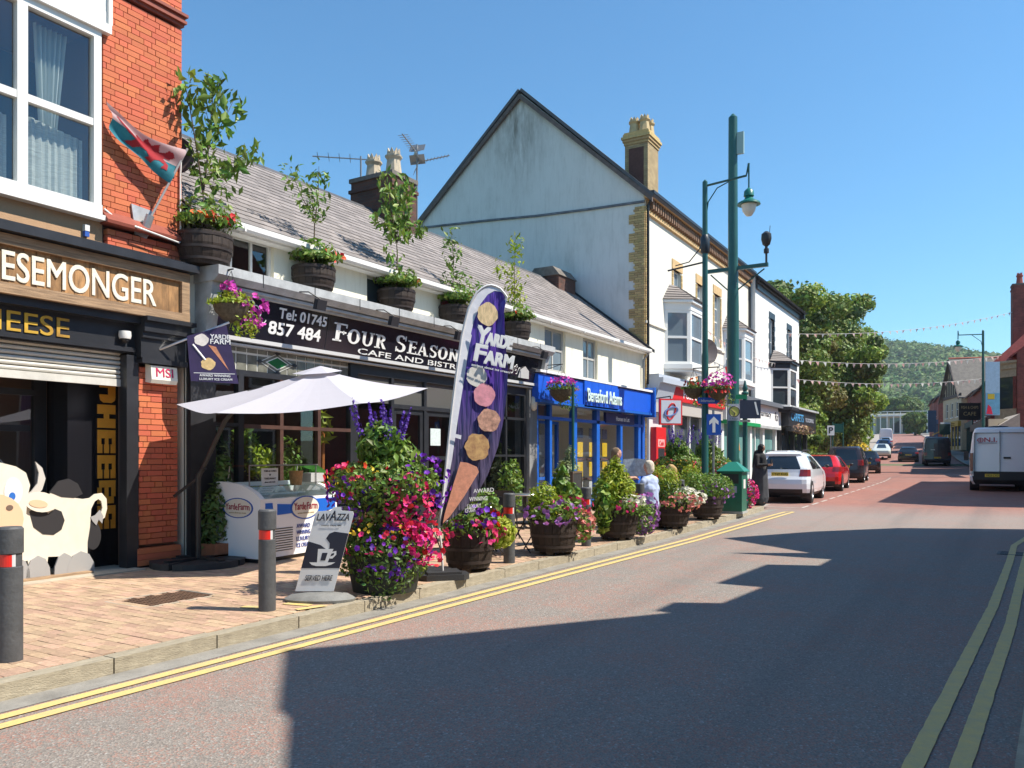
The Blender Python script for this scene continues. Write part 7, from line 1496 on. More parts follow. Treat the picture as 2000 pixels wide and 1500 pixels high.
MB().box(-.86, .09, 2.28, .86, .2, 2.292).build('door_seam', TRIM, vn); MB().box(-.88, -.03, .46, .88, .12, .78).build('rear_bumper', TRIM, vn); MB().box(.12, .045, 1.28, .36, .08, 1.35).build('door_handle', TRIM, vn)
p = MB().box(-.5, -.042, .57, -.02, -.03, .69).build('number_plate', PLATE, vn); text('YR23 CYD', p, MT['plate_black'], (-.47, -.043, .59), .42, .08, rz=0, bold=.02)
MB().ell((-.05, .4, 2.52), (.36, .16, .05), 14, 6).build('roof_light', TRIM, vn, smooth=60)
NL = M('letter_brick', (.45, .02, .05), .5); text('N.I.', vn, NL, (-.52, .055, 1.93), .42, .17, rz=0, bold=.03, ext=.012); MB().box(-.75, .06, 1.885, -.1, .09, 1.9).build('logo_rule', M('letter_ink', (.05, .04, .15), .5), vn); mb = MB(); mb.tube([(-.65 + .1 * math.cos(a), .075, 2.01 + .08 * math.sin(a)) for a in [2 * PI * i / 16 for i in range(17)]], .012, 4); mb.tube([(-.75, .075, 2.01), (-.55, .075, 2.01)], .01, 4).tube([(-.65, .075, 1.93), (-.65, .075, 2.09)], .01, 4); mb.build('logo', NL, vn)
v2 = car('moving_van', 'dark navy panel van ahead on the right of the street', 'van', (5.6, 67.5, CZ(67.5)), R(6), CARN, van(5.4, 1.0, 2.45), [(1.0, .88), (4.4, .88)], .35, None, lamp=(.8, 1.14), plate='CK67 HZP', plz=.72, group='vans in the street'); MB().box(-.5, .08, 1.35, -.2, .1, 1.4).build('door_handle', STEEL, v2); MB().box(-.006, .04, .65, .006, .2, 2.3).build('door_seam', TRIM, v2)
car('parked_van', 'white van far up the street in the left parked row', 'van', (-5.6, 134, CZ(134)), R(6), VANW, van(5.2, 1.0, 2.4), [(1.0, .88), (4.2, .88)], .35, None, lamp=None, detail=False, group='vans in the street')
for lb, x, y, mt in (('silver car parked on the right beyond the navy van', 4.6, 88, CARS), ('blue car second on the right beyond the navy van', 3.4, 100, CARBL), ('maroon car farthest on the right of the street', 2.2, 113, MT['car_maroon'])):
    car('parked_car', lb, 'car', (x, y, CZ(y)), R(6), mt, hatch(4.1, .87, 1.5), [(.7, .77), (3.2, .77)], .31, (1.0, 1.42), detail=False)

# ================================================================== people: one continuous voxel-fused body each
PEOPLE = []
def person(label, loc, rz, segs, extras=(), voxel=.016):
    """segs: (p0, p1, r0, r1, material key)"""
    t = thing('person', label, 'person', loc, rz); mb = MB()
    for a, b, r0, r1, k in segs:
        a, b = Vector(a), Vector(b); mb.tube([a, a.lerp(b, .5), b], [r0, (r0 + r1) / 2, r1], 10); mb.ell(a, (r0, r0, r0), 10, 6); mb.ell(b, (r1, r1, r1), 10, 6)
    o = mb.build('body', WHITE, t); md = o.modifiers.new('fuse', 'REMESH'); md.mode = 'VOXEL'; md.voxel_size = voxel; sm = o.modifiers.new('soft', 'SMOOTH'); sm.iterations = 3; sm.factor = .5
    PEOPLE.append((o, segs)); return t
def flush_people():
    bpy.context.view_layer.update(); dg = bpy.context.evaluated_depsgraph_get()
    for o, segs in PEOPLE:
        me = bpy.data.meshes.new_from_object(o.evaluated_get(dg)); o.modifiers.clear(); o.data = me; me.materials.clear()
        keys = []; 
        for s_ in segs:
            if s_[4] not in keys: keys.append(s_[4])
        for k in keys: me.materials.append(CLOTH[k])
        n = len(me.polygons); c = np.empty(n * 3, dtype=np.float32); me.polygons.foreach_get('center', c); c = c.reshape(-1, 3); best = np.full(n, 1e9); idx = np.zeros(n, dtype=np.int32)
        for a, b, r0, r1, k in segs:
            a, b = np.array(a), np.array(b); d = b - a; u = np.clip(((c - a) @ d) / (d @ d + 1e-9), 0, 1); q = np.linalg.norm(c - a - u[:, None] * d, axis=1) - (r0 + (r1 - r0) * u); m = q < best; best[m] = q[m]; idx[m] = keys.index(k)
        me.polygons.foreach_set('material_index', idx); me.polygons.foreach_set('use_smooth', [True] * n); me.update()
CLOTH = {'skin': SKIN, 'brown': SKIND, 'black': M('cloth_black', (.012, .012, .014), .85), 'blackgrey': M('cloth_dark_grey', (.04, .042, .048), .85, var=.3), 'pale': M('shirt_pale_blue', (.42, .50, .70), .8, var=.08), 'grey': M('cloth_grey', (.12, .12, .13), .85), 'blue': M('shirt_blue', (.20, .32, .55), .8), 'lilac': M('shirt_lilac', (.38, .35, .62), .8), 'navy': M('trousers_navy', (.015, .017, .025), .85), 'red': M('cloth_maroon', (.09, .01, .03), .8), 'white': M('hair_white', (.60, .53, .42), .9, var=.3, scale=40), 'blond': M('hair_blond', (.42, .27, .11), .8, var=.4, scale=60, stretch=(1, 1, .2)), 'hair': M('hair_brown', (.22, .15, .09), .8, var=.4, scale=60), 'beard': M('beard_red', (.40, .06, .07), .8), 'shoe': M('shoe', (.03, .02, .018), .6)}
def hand(par, p, d, side=1, mat=SKIN, curl=.6):
    """palm with four bent fingers of unequal length and a thumb leaving its side"""
    d = Vector(d).normalized(); up = Vector((0, 0, 1)); sv_ = d.cross(up).normalized() * side; nn = sv_.cross(d).normalized(); p = Vector(p); m = MB()
    m.tube([p - d * .01, p + d * .04, p + d * .085], [.026, .036, .032], 8)
    for i, (o, l) in enumerate(((-.026, .066), (-.009, .078), (.009, .074), (.025, .056))):
        a = p + d * .075 + sv_ * o; m.tube([a, a + d * l * .5, a + d * l * .8 - nn * l * .35 * curl, a + d * l * .85 - nn * l * .75 * curl], [.0095, .009, .008, .006], 6)
    a = p + d * .02 - sv_ * .03; m.tube([a, a - sv_ * .02 + d * .03, a - sv_ * .012 + d * .058 - nn * .012], [.0115, .0105, .007], 6)
    return m.build('hand', mat, par, smooth=60)
# woman in black standing by the white car, looking down at a phone; she faces the road (+x)
wb = person('woman in long black robe and headscarf looking down at a phone', (4.05, 16.2, gz(16) + .19), R(-105), [
    ((0, 0, .95), (0, .02, 1.30), .17, .16, 'black'), ((-.13, 0, 1.34), (.13, 0, 1.34), .085, .085, 'black'), ((0, 0, .98), (0, -.02, .16), .21, .27, 'blackgrey'), ((.05, .03, .7), (.10, .05, .12), .14, .16, 'blackgrey'), ((-.06, -.02, .7), (-.12, -.03, .12), .14, .16, 'black'),
    ((0, .0, 1.36), (0, .03, 1.50), .075, .07, 'black'), ((0, .03, 1.55), (0, .04, 1.60), .10, .105, 'black'), ((0, .075, 1.545), (0, .085, 1.60), .068, .07, 'brown'), ((0, .15, 1.565), (0, .145, 1.58), .014, .012, 'brown'),
    ((-.19, .0, 1.34), (-.25, .04, 1.08), .075, .06, 'black'), ((-.25, .04, 1.08), (-.07, .27, 1.09), .058, .042, 'black'), ((.19, .0, 1.34), (.25, .04, 1.08), .075, .06, 'black'), ((.25, .04, 1.08), (.08, .27, 1.10), .058, .042, 'black'), ((0, -.08, 1.42), (0, -.12, 1.05), .11, .12, 'black'),
    ((.07, .03, .12), (.08, .04, .04), .04, .04, 'brown'), ((.08, .04, .035), (.09, .17, .03), .04, .03, 'brown'), ((-.07, 0, .12), (-.08, .0, .04), .04, .04, 'brown'), ((-.08, 0, .035), (-.09, .13, .03), .04, .03, 'brown')])
hand(wb, (-.07, .28, 1.09), (.6, .6, .1), 1, SKIND); hand(wb, (.08, .28, 1.10), (-.6, .6, .1), -1, SKIND)
for s_ in (-.028, .028): MB().ell((s_, .148, 1.60), (.012, .006, .007), 8, 5).build('eye', BLACKM, wb)
MB().ell((0, .148, 1.535), (.024, .006, .007), 8, 5).build('mouth', M('lip', (.25, .06, .05), .5), wb)
tag(MB().box(-.04, -.01, 0, .04, .01, .15).build('phone', BLACKM, loc=tuple(Matrix.Rotation(R(-105), 3, 'Z') @ Vector((0, .36, 1.10)) + Vector((4.05, 16.2, gz(16) + .19))), rz=R(-105)), 'dark phone held in both hands of the woman in black', 'phone')
# seated man with white hair, back to the kerb
def seated(label, loc, rz, top, low, hairk, lean=0., skin='skin', s_=1.0, longhair=False, arms=True):
    v = lambda x, y, z: (x * s_, y * s_, z * s_)
    segs = [(v(-.1, 0, .50), v(.1, 0, .50), .14 * s_, .14 * s_, low), (v(0, .0, .55), v(0, lean, .98), .155 * s_, .165 * s_, top), (v(-.17, lean, 1.02), v(.17, lean, 1.02), .09 * s_, .09 * s_, top), (v(-.08, lean - .02, .85), v(.08, lean - .02, .85), .15 * s_, .15 * s_, top), (v(0, lean, 1.06), v(0, lean + .03, 1.18), .055 * s_, .055 * s_, skin), (v(0, lean + .03, 1.24), v(0, lean + .045, 1.31), .082 * s_, .092 * s_, skin), (v(0, lean + .125, 1.255), v(0, lean + .125, 1.275), .016 * s_, .013 * s_, skin)]
    for e in (-1, 1):
        segs += [(v(e * .1, .02, .50), v(e * .12, .42, .48), .085 * s_, .065 * s_, low), (v(e * .12, .42, .47), v(e * .12, .40, .08), .06 * s_, .045 * s_, low), (v(e * .12, .40, .05), v(e * .12, .54, .04), .045 * s_, .035 * s_, 'shoe'), (v(e * .24, lean, 1.0), v(e * .31, lean + .08, .76), .065 * s_, .05 * s_, top), (v(e * .31, lean + .08, .76), v(e * .16, lean + .34, .80), .045 * s_, .033 * s_, 'skin')]
    hs = [(v(0, lean - .012, 1.24), v(0, lean + .005, 1.335), .088 * s_, .099 * s_, hairk), (v(-.04, lean + .03, 1.375), v(.04, lean + .03, 1.375), .055 * s_, .055 * s_, hairk)]
    if longhair: hs += [(v(0, lean - .05, 1.3), v(0, lean - .08, 1.02), .085 * s_, .07 * s_, hairk)]
    t = person(label, loc, rz, segs + hs)
    for e in (-1, 1): hand(t, v(e * .16, lean + .34, .80), (-.25 * e, .9, -.1), e); MB().ell(v(e * .03, lean + .122, 1.295), (.012, .007, .008), 8, 5).build('eye', BLACKM, t); MB().ell(v(e * .088, lean + .04, 1.27), (.016, .028, .036), 8, 5).build('ear', SKIN, t, smooth=60)
    MB().ell(v(0, lean + .118, 1.215), (.026, .006, .008), 8, 5).build('mouth', MT['lip'], t); return t
seated('white haired man in pale blue shirt seated with his back to the kerb', (3.92, 8.15, pz(8) + .0), R(80), 'pale', 'grey', 'white', .04)
seated('blonde woman with hair up reading a paper at a cafe table', (3.05, 8.2, pz(8.4) + .26), R(-60), 'grey', 'navy', 'hair', .05)
seated('small blonde person seen from behind over the rounded conifer', (3.95, 9.3, pz(9.3) - .02), R(120), 'grey', 'navy', 'blond', .03, s_=.94, longhair=True)
seated('person with a red face covering and dark maroon top near the cash machine', (2.7, 12.6, pz(12.6) + .28), R(-110), 'red', 'navy', 'hair', .03)
np_ = MB(); np_.extr([(0, -.24, 0), (0, .0, -.02), (0, .0, .36), (0, -.24, .34)], (.004, 0, 0)); np_.extr([(.0, .0, -.02), (.14, .24, 0), (.14, .24, .34), (.0, .0, .36)], (.004, 0, 0)); tag(np_.build('newspaper', M('newsprint', (.50, .55, .60), .8, var=.35, scale=14), loc=(3.42, 8.48, pz(8.4) + 1.1), rz=R(-60)), 'open newspaper held by the blonde woman', 'newspaper')
def walker(label, loc, rz, top, stride=.16):
    s_ = [((-.08, 0, .92), (.08, 0, .92), .13, .13, 'navy'), ((0, 0, .98), (0, .02, 1.38), .15, .17, top), ((-.15, .02, 1.42), (.15, .02, 1.42), .08, .08, top), ((0, .02, 1.46), (0, .03, 1.56), .055, .055, 'skin'), ((0, .03, 1.63), (0, .04, 1.70), .085, .092, 'skin'), ((0, .0, 1.68), (0, .01, 1.73), .09, .09, 'hair')]
    for e in (-1, 1): s_ += [((e * .09, 0, .9), (e * .1, e * stride * .6, .48), .09, .065, 'navy'), ((e * .1, e * stride * .6, .48), (e * .1, e * stride, .09), .06, .045, 'navy'), ((e * .1, e * stride, .05), (e * .1, e * stride + .14, .035), .045, .035, 'shoe'), ((e * .21, .02, 1.42), (e * .26, -e * .06, 1.14), .06, .05, top), ((e * .26, -e * .06, 1.14), (e * .24, -e * .08 + .12, .92), .042, .032, 'skin')]
    t = person(label, loc, rz, s_)
    for e in (-1, 1): hand(t, (e * .24, -e * .08 + .12, .92), (0, .5, -.85), e)
    return t
walker('man in blue shirt walking away on the right pavement', (8.95, 39.2, gz(39.2) + .12), R(5), 'blue'); walker('man in lilac shirt just right of the man in blue', (9.35, 38.2, gz(38.2) + .12), R(-4), 'lilac')
# ================================================================== big trees and garden on the left
def bigtree(label, x, y, h, r, k, mats, trunk=.35, seed=0, name='broadleaf_tree', leaf=.28):
    t = thing(name, label, 'tree', (x, y, gz(y)), 0, 'broadleaf trees beyond the white houses'); q = random.Random(seed)
    mb = MB(); mb.tube([(0, 0, 0), (.1, .05, h * .25), (-.05, .1, h * .5), (.1, 0, h * .8)], [trunk, trunk * .8, trunk * .55, trunk * .15], 8)
    cl = []
    k = int(k * 1.25)
    for i in range(k):
        a = q.uniform(0, 6.28); u = q.random() ** .7; z = h * (.14 + .80 * q.random()); prof = math.sin(PI * min(1, max(.06, (z / h - .02) * .82))) ** .55
        rr = r * prof * (.35 + .62 * u); c = (rr * math.cos(a), rr * math.sin(a), z); s_ = r * q.uniform(.13, .28); cl.append((c, (s_, s_, s_ * .8)))
        if i % 3 == 0: mb.tube([(0, 0, max(.8, z * .55)), (c[0] * .5, c[1] * .5, z * .8), c], [trunk * .3, trunk * .18, .03], 5)
    mb.build('trunk', BARK, t, smooth=60)
    for i, m in enumerate(mats):
        sub = cl[i::len(mats)]; C, N = blobs([(c, s_, int(480 * (s_[0] / (r * .25)) ** 1.6), .55) for c, s_ in sub]); leafcloud('crown', C, N, leaf, m, t, .6)
    nn = int(260 * r * r); z = h * (.16 + .80 * nr.random(nn)); a = 2 * PI * nr.random(nn); pf = np.sin(PI * np.clip((z / h - .02) * .82, .06, 1)) ** .55
    lump = .86 + .10 * np.sin(a * 3 + z * 1.1 + seed) + .08 * np.sin(a * 7 - z * 2.3); rr = r * pf * lump * (.66 + .34 * nr.random(nn) ** .5); C = np.stack([rr * np.cos(a), rr * np.sin(a), z], 1)
    leafcloud('outer_leaves', C, np.stack([np.cos(a), np.sin(a), .5 + 0 * a], 1) + .6 * nr.normal(size=(nn, 3)), leaf, mats[0], t, .6)
    return t
TL1 = M('tree_leaf', (.17, .235, .045), .6, isl=.5, hue=.035, trans=.3); TL2 = M('tree_leaf_dark', (.11, .165, .038), .6, isl=.5, hue=.03, trans=.25); TL3 = M('tree_leaf_light', (.24, .34, .05), .6, isl=.45, hue=.03, trans=.35); TL4 = M('tree_leaf_rust', (.19, .17, .04), .6, isl=.45, hue=.03, trans=.3)
bigtree('tall dark broadleaf tree right behind the white end house', -2.4, 46.5, 12.6, 3.9, 64, [TL1, TL2, TL1, TL3, TL1, TL4], .4, 3)
bigtree('tallest broadleaf tree leaning over the street with rusty patches', -1.6, 55.5, 13.2, 4.2, 76, [TL1, TL3, TL2, TL1, TL3, TL1, TL4], .42, 5)
bigtree('bright green tree at the street edge of the trees', -1.9, 65, 12.2, 4.0, 66, [TL3, TL1, TL3], .36, 9)
bigtree('dark ivy clad tree deep behind the white end house', -6.5, 50, 13.5, 4.6, 56, [TL2, TL1], .4, 12, leaf=.42)
bigtree('feathery pale topped tree above the others', -2.6, 61, 14.6, 3.2, 34, [TL3, TL1], .3, 15)
bigtree('low leafy tree by the garden hedge', -.9, 43.5, 4.6, 2.0, 26, [TL3, TL1], .14, 21, leaf=.26)
bed('clipped dark hedge behind the red car', (.6, 44.5, gz(44) + .1), [([((0, 0, .6), (.9, 3.0, .75), 1600, .7), ((0, 4, .6), (.9, 3.2, .75), 1600, .7)], .16, TL2, .6)], [], 'hedge')
bed('pale yellow flowering garden bush below the trees', (.2, 58.5, gz(58) + .1), [([((0, 0, .9), (1.3, 4, 1.1), 1300, .6)], .22, M('leaf_gold', (.34, .30, .09), .6, isl=.4, trans=.3), .5)], [(YELLOWF, [((.3, -.5, 1.2), (1.2, 3.6, .9), 160, .9)], .2)], 'flowering_bush')
gp = thing('garden_fence', 'white board fence at the edge of the garden', 'fence', (.9, 62.0, gz(62)), R(6))
for i in range(14): MB().box(-.02, i * .3, 0, .02, i * .3 + .27, 1.9).build('board', UPVC, gp)
MB().box(-.06, 0, .4, -.02, 4.2, .5).box(-.06, 0, 1.4, -.02, 4.2, 1.5).build('rail', UPVC, gp)
bs = thing('parking_sign', 'small white parking sign on a post above the red car', 'sign', (2.55, 36.3, gz(36) + .12), R(30)); MB().tube([(0, 0, 0), (0, 0, 2.7)], .03, 8).build('post', GREY, bs); MB().box(-.18, -.04, 2.25, .18, -.03, 2.75).build('plate', LETW, bs); text('P', bs, BLACKM, (-.1, -.042, 2.35), .2, .3, rz=0, bold=.04)
gs = thing('street_sign', 'slim green sign frame beside the garden hedge', 'sign', (1.9, 42.5, gz(42) + .12), R(30)); MB().tube([(-.3, 0, 0), (-.3, 0, 3.1)], .03, 6).tube([(.3, 0, 0), (.3, 0, 3.1)], .03, 6).build('post', GREEN, gs); MB().box(-.3, -.02, 2.5, .3, .02, 3.0).build('panel', GREEN, gs)

# ================================================================== right-hand side of the street, seen up the hill
RB = brickmat('red_brick', (.34, .085, .06), (.25, .065, .05), (.12, .08, .07)); RSTONE = M('sandstone', (.42, .34, .23), .85, var=.2); RTILE = M('red_tile', (.30, .055, .04), .75, var=.25, scale=5, isl=.15); RIDGER = M('ridge_red', (.52, .12, .07), .7)
def rhouse(label, n, s_, L_, depth, ev, rf, wallm, roofm, rz, wins, gable=False, shop=None, name='house'):
    """front faces the street on its left: local +x outward, local y towards the camera"""
    t = thing(name, label, 'house', (n, s_, gz(s_) - .1), PI + rz); mb = MB(); holes = [(a, b, c, d) for a, b, c, d in wins]
    wall_holes(mb, 0, 0, L_, 0, ev, holes, .15); mb.box(-depth, 0, 0, -.01, .1, ev).box(-depth, L_ - .1, 0, -.01, L_, ev).box(-depth, .1, 0, -depth + .1, L_ - .1, ev)
    if gable: mb.extr([(-.0, 0, ev), (-.0, L_, ev), (-.0, L_ / 2, ev + rf)], (-.1, 0, 0)); 
    else: mb.extr([(0, 0, ev), (-depth, 0, ev), (-depth / 2, 0, ev + rf)], (0, .1, 0)).extr([(0, L_ - .1, ev), (-depth, L_ - .1, ev), (-depth / 2, L_ - .1, ev + rf)], (0, .1, 0))
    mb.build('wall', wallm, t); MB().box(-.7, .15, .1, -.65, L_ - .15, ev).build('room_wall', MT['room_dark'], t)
    if gable:
        m = MB()
        for s2 in (0, 1):
            e = (-.25 if s2 == 0 else L_ + .25); c = L_ / 2; zz = ev - .25 * rf / (L_ / 2)
            m.extr([(.35, e, zz), (.35, c, ev + rf), (.35, c, ev + rf + .14), (.35, e, zz + .14)], (-depth - .35, 0, 0))
        m.build('roof', roofm, t); MB().tube([(.35, L_ / 2, ev + rf + .16), (-depth, L_ / 2, ev + rf + .16)], .09, 6).build('ridge', RIDGER, t)
    else: pitched(t, -.05, L_ + .05, ev, -depth / 2, ev + rf, -depth, roofm, .3)
    for a, b, c, d in wins: window(t, -.12, a, b, c, d, SASH, PANE, (), (.5,), .08, sill=.22)
    if shop: MB().box(0, .1, 2.7, .3, L_ - .1, 3.3).build('shop_fascia', shop, t); MB().box(.0, .3, .5, .04, L_ - .3, 2.7).build('shop_window', PANE, t); mb = MB(); [mb.box(0, y, .1, .1, y + .25, 2.7) for y in np.arange(.1, L_ - .2, 1.4)]; mb.build('shop_pilaster', shop, t)
    return t
# corner house with bay, red tiled roof and tall chimney
rc = rhouse('red brick corner house with stone bay and red tiled roof', 9.75, 64, 13, 9, 7.4, 3.4, RB, RTILE, R(5), [(1.5, 2.4, 4.0, 5.8), (3.4, 4.3, 4.0, 5.8), (6.6, 7.6, 4.0, 5.8)], shop=M('shop_dark', (.05, .035, .03), .6))
rc['label'] = 'red brick corner house with stone bay and red tiled roof'
bay = MB(); pl = [(0, 8.8), (.9, 9.6), (.9, 11.8), (0, 12.6)]
top = MB()
for z0, z1, e in ((3.3, 4.0, 0), (6.0, 6.5, 0), (6.5, 6.85, .1), (6.85, 7.0, .25)): (bay if z0 < 5 else top).extr([(a + (e if a else 0), b + (e if b > 10.7 else -e), z0) for a, b in pl], (0, 0, z1 - z0))
b0 = bay.build('bay_window', RSTONE, rc); top.build('bay_cornice', RSTONE, b0); m = MB()
for a, b in ((.02, 8.8), (.82, 9.6), (.82, 11.6), (.02, 12.4)): MB().box(a, b, 4.0, a + .14, b + .2, 6.0).build('pier', RB, b0)
m = MB(); m.extr([(.06, 8.9, 4.0), (.8, 9.65, 4.0), (.8, 11.75, 4.0), (.06, 12.5, 4.0)], (0, 0, 2.0)); m.build('pane', PANE, b0)
m = MB(); rt_ = [(0, 8.5, 7.0), (1.2, 9.5, 7.0), (1.2, 11.9, 7.0), (0, 12.9, 7.0)]
for a, b in zip(rt_, rt_[1:]): m.quadv(a, b, (-1.4, 10.7, 9.6))
m.build('bay_roof', RTILE, rc); chimney(rc, -.6, 8.6, .45, .55, 7.6, 12.4, RB, [(0, 0, .8)], M('pot_red', (.32, .07, .05), .8))
MB().box(.02, 1.0, 3.3, .12, 4.8, 3.9).build('stone_band', RSTONE, rc)
rhouse('long plain red brick terrace house before the gabled house', 7.8, 83.4, 18, 8, 6.3, 2.4, RB, SLATED, R(5), [(2, 2.9, 3.6, 5.1), (5, 5.9, 3.6, 5.1), (8, 8.9, 3.6, 5.1), (11, 11.9, 3.6, 5.1), (14, 14.9, 3.6, 5.1)], shop=M('shop_brown', (.09, .05, .035), .6))
rhouse('brick house with small roof gablet beside the timbered house', 7.0, 93.4, 10, 8, 6.2, 2.4, RB, SLATE, R(5.7), [(1, 2, 3.8, 5.4), (4, 5, 3.8, 5.4), (7.5, 8.5, 3.8, 5.4)], shop=M('shop_green', (.02, .06, .045), .6))
tg = rhouse('timber gabled house with grey slate roof and red ridge', 4.2, 102, 8.5, 13, 6.0, 4.5, M('tg_render', (.50, .42, .28), .85, var=.15), M('slate_brown', (.15, .13, .11), .8, var=.25, scale=3), R(15), [(1.4, 2.4, 3.8, 5.5), (3.8, 4.8, 3.8, 5.5), (6.1, 7.1, 3.8, 5.5)], True, shop=M('shop_yellow', (.42, .27, .03), .6))
m = MB(); m.box(.0, -.1, 6.0, .14, 8.6, 6.35)
for y in np.arange(1.0, 8, .85):
    h = 4.3 * (1 - abs(y - 4.25) / 4.25) - .3
    if h > .3: m.box(.0, y - .09, 6.35, .1, y + .09, 6.35 + h - .3)
for s2 in (-1, 1): m.extr([(.36, 4.25 + s2 * 4.6, 5.6), (.36, 4.25, 10.15), (.36, 4.25, 10.5), (.36, 4.25 + s2 * 4.75, 5.8)], (.08, 0, 0))
m.build('timber', M('timber_dark', (.07, .045, .035), .7), tg)
rhouse('red brick house with pale roof beyond the timbered house', 2.2, 120, 11, 8, 6.2, 2.2, RB, SLATED, R(5.7), [(2, 3, 4, 5.5), (5, 6, 4, 5.5)], shop=M('shop_blue2', (.05, .1, .2), .6))
rhouse('farthest red brick terrace on the right of the hill', .3, 139, 18, 8, 6.0, 2.2, RB, SLATED, R(5.7), [(2, 3, 4, 5.4), (6, 7, 4, 5.4), (10, 11, 4, 5.4)])
LR = thing('street_lamp', 'green street lamp on the right with lantern hanging over the road', 'street lamp', (9.16, 45.32, gz(45) + .1)); MB().lathe([(.13, 0), (.13, .9), (.08, 1.0), (.06, 8.2), (.02, 8.25)], 10).build('post', GREEN, LR, smooth=30); MB().tube([(0, 0, 8.0), (-1.2, 0, 8.05), (-1.24, 0, 8.3), (-1.24, 0, 7.8)], .03, 6).tube([(0, 0, 7.1), (-.1, 0, 7.6), (-.55, 0, 8.0)], .018, 6).build('arm', GREEN, LR); lantern(LR, (-1.24, 0, 7.35), 1.1)
lb = thing('street_banner', 'pale blue painted seaside banner on the right street lamp', 'banner', (9.62, 45.1, 3.95), TH); MB().box(-.40, -.015, 0, .40, .015, 3.0).build('cloth', M('banner_sky', (.30, .44, .58), .7, var=.1), lb); MB().box(-.39, -.02, .05, .39, -.016, 1.25).build('print', M('banner_sea', (.12, .32, .48), .6, var=.2, scale=4), lb); MB().box(-.28, -.024, .9, .1, -.02, 1.2).build('print', YELLOWF, lb); MB().extr([(-.36, -.025, .08), (.0, -.025, .05), (-.1, -.025, .45), (-.26, -.025, .6)], (0, .003, 0)).build('print', REDF, lb)
wbd = thing('wall_sign', 'cream painted wall sign below the seaside banner', 'sign', (10.2, 45.6, 3.0), TH); MB().box(-.9, 0, 0, .55, .06, .75).build('board', M('sign_cream', (.45, .39, .29), .7), wbd); text('Arcade', wbd, MT['ink'], (-.4, -.004, .3), .6, .2, rz=0); text('Tea Rooms & Gifts', wbd, MT['ink'], (-.7, -.004, .1), 1.0, .1, rz=0)
db = thing('hanging_sign', 'black hanging sign board with rows of gold letters', 'sign', (8.4, 55.0, 4.1), TH); MB().box(-.9, 0, 0, .55, .05, 1.15).build('board', BLACK, db); text('FISH & CHIPS', db, M('gold2', (.45, .36, .18), .5), (-.75, -.004, .75), 1.15, .2, rz=0); text('CAFE', db, MT['gold2'], (-.6, -.004, .3), .85, .25, rz=0)
a2 = thing('ahead_sign', 'blue ahead arrow sign before the right hand shops', 'sign', (9.15, 45.0, 2.55), TH); MB().box(-.24, 0, 0, .24, .02, .72).build('plate', SBL, a2); MB().extr([(-.05, -.003, .1), (.05, -.003, .1), (.05, -.003, .42), (.15, -.003, .36), (0, -.003, .62), (-.15, -.003, .36), (-.05, -.003, .42)], (0, .002, 0)).build('arrow', LETW, a2)
aw = thing('shop_awning', 'pale cream shop awning above the white van', 'awning', (10.6, 47.0, 3.0), R(8)); m = MB(); m.extr([(0, -2.2, 1.0), (-1.3, -2.2, .15), (-1.3, -2.2, .0), (0, -2.2, .85)], (0, 4.4, 0)); m.build('canvas', M('awning_cream', (.55, .47, .38), .8, var=.1), aw); MB().extr([(0, -2.22, 1.0), (-1.3, -2.22, .15), (-1.3, -2.22, -.25), (0, -2.22, -.25)], (0, .02, 0)).build('side_panel', MT['awning_cream'], aw)
for lbl, x, y, z, m_ in (('small white hanging shop sign with blue mark', 5.35, 84.5, 4.1, LETW), ('dark green projecting sign above the yellow awning', 5.6, 78, 3.7, MT['shop_green']), ('tall blue vertical banner far along the right shops', 3.1, 101, 4.6, MT['shop_blue2'])):
    t = thing('projecting_sign', lbl, 'sign', (x, y, z), TH); MB().box(-.5, 0, 0, .5, .06, 1.0 if m_ is not MT['shop_blue2'] else 2.6).build('board', m_, t); MB().tube([(0, .03, .9), (.9, .03, .9)], .03, 5).build('bracket', BLACKM, t)
yw = thing('shop_awning', 'yellow awning far up the right side', 'awning', (5.6, 88, 3.9), R(5.7)); MB().extr([(0, -2.5, .9), (-1.6, -2.5, .1), (-1.6, -2.5, 0), (0, -2.5, .8)], (0, 5, 0)).build('canvas', M('awning_yellow', (.5, .34, .04), .8), yw)

# far left shops with verandas, far cream house, dark trees at the top of the hill
def verandah(label, n, s_, L_, mat):
    t = thing('shop_house', label, 'house', (n, s_, gz(s_) - .2), R(6)); MB().box(-8, 0, 0, 0, L_, 6.4).build('wall', mat, t); pitched(t, 0, L_, 6.4, -4, 8.6, -8, SLATED, .3)
    m = MB(); m.extr([(0, 0, 3.9), (2.3, 0, 3.3), (2.3, 0, 3.2), (0, 0, 3.8)], (0, L_, 0)); m.build('verandah_roof', M('verandah_glass', (.20, .25, .22), .4, var=.4, scale=3), t)
    m = MB()
    for y in np.arange(.1, L_, 2.2): m.tube([(2.2, y, 0), (2.2, y, 3.25)], .05, 6)
    m.box(2.15, 0, 3.0, 2.3, L_, 3.3); m.build('verandah_post', UPVC, t)
    for y in np.arange(1, L_ - 1.2, 2.6): f = MB().box(0, y, 4.3, .05, y + 1.1, 5.8).build('window', SASH, t); MB().box(.052, y + .1, 4.4, .06, y + 1.0, 5.7).build('pane', PANE, f)
    MB().box(.0, .2, .4, .05, L_ - .2, 3.0).build('shop_window', PANE, t)
for lb_, y, L_, m_ in (('cream shop with iron verandah beyond the trees', 76, 14, M('far_cream', (.58, .53, .42), .8, var=.1)), ('white shop with verandah halfway up the hill', 92, 16, WHITE), ('pinkish shop with verandah farther up the hill', 110, 18, M('far_pink', (.48, .34, .28), .8)), ('last verandah shop before the bend', 130, 24, MT['far_cream'])): verandah(lb_, -1.9 + sh(y) + .6, y, L_, m_)
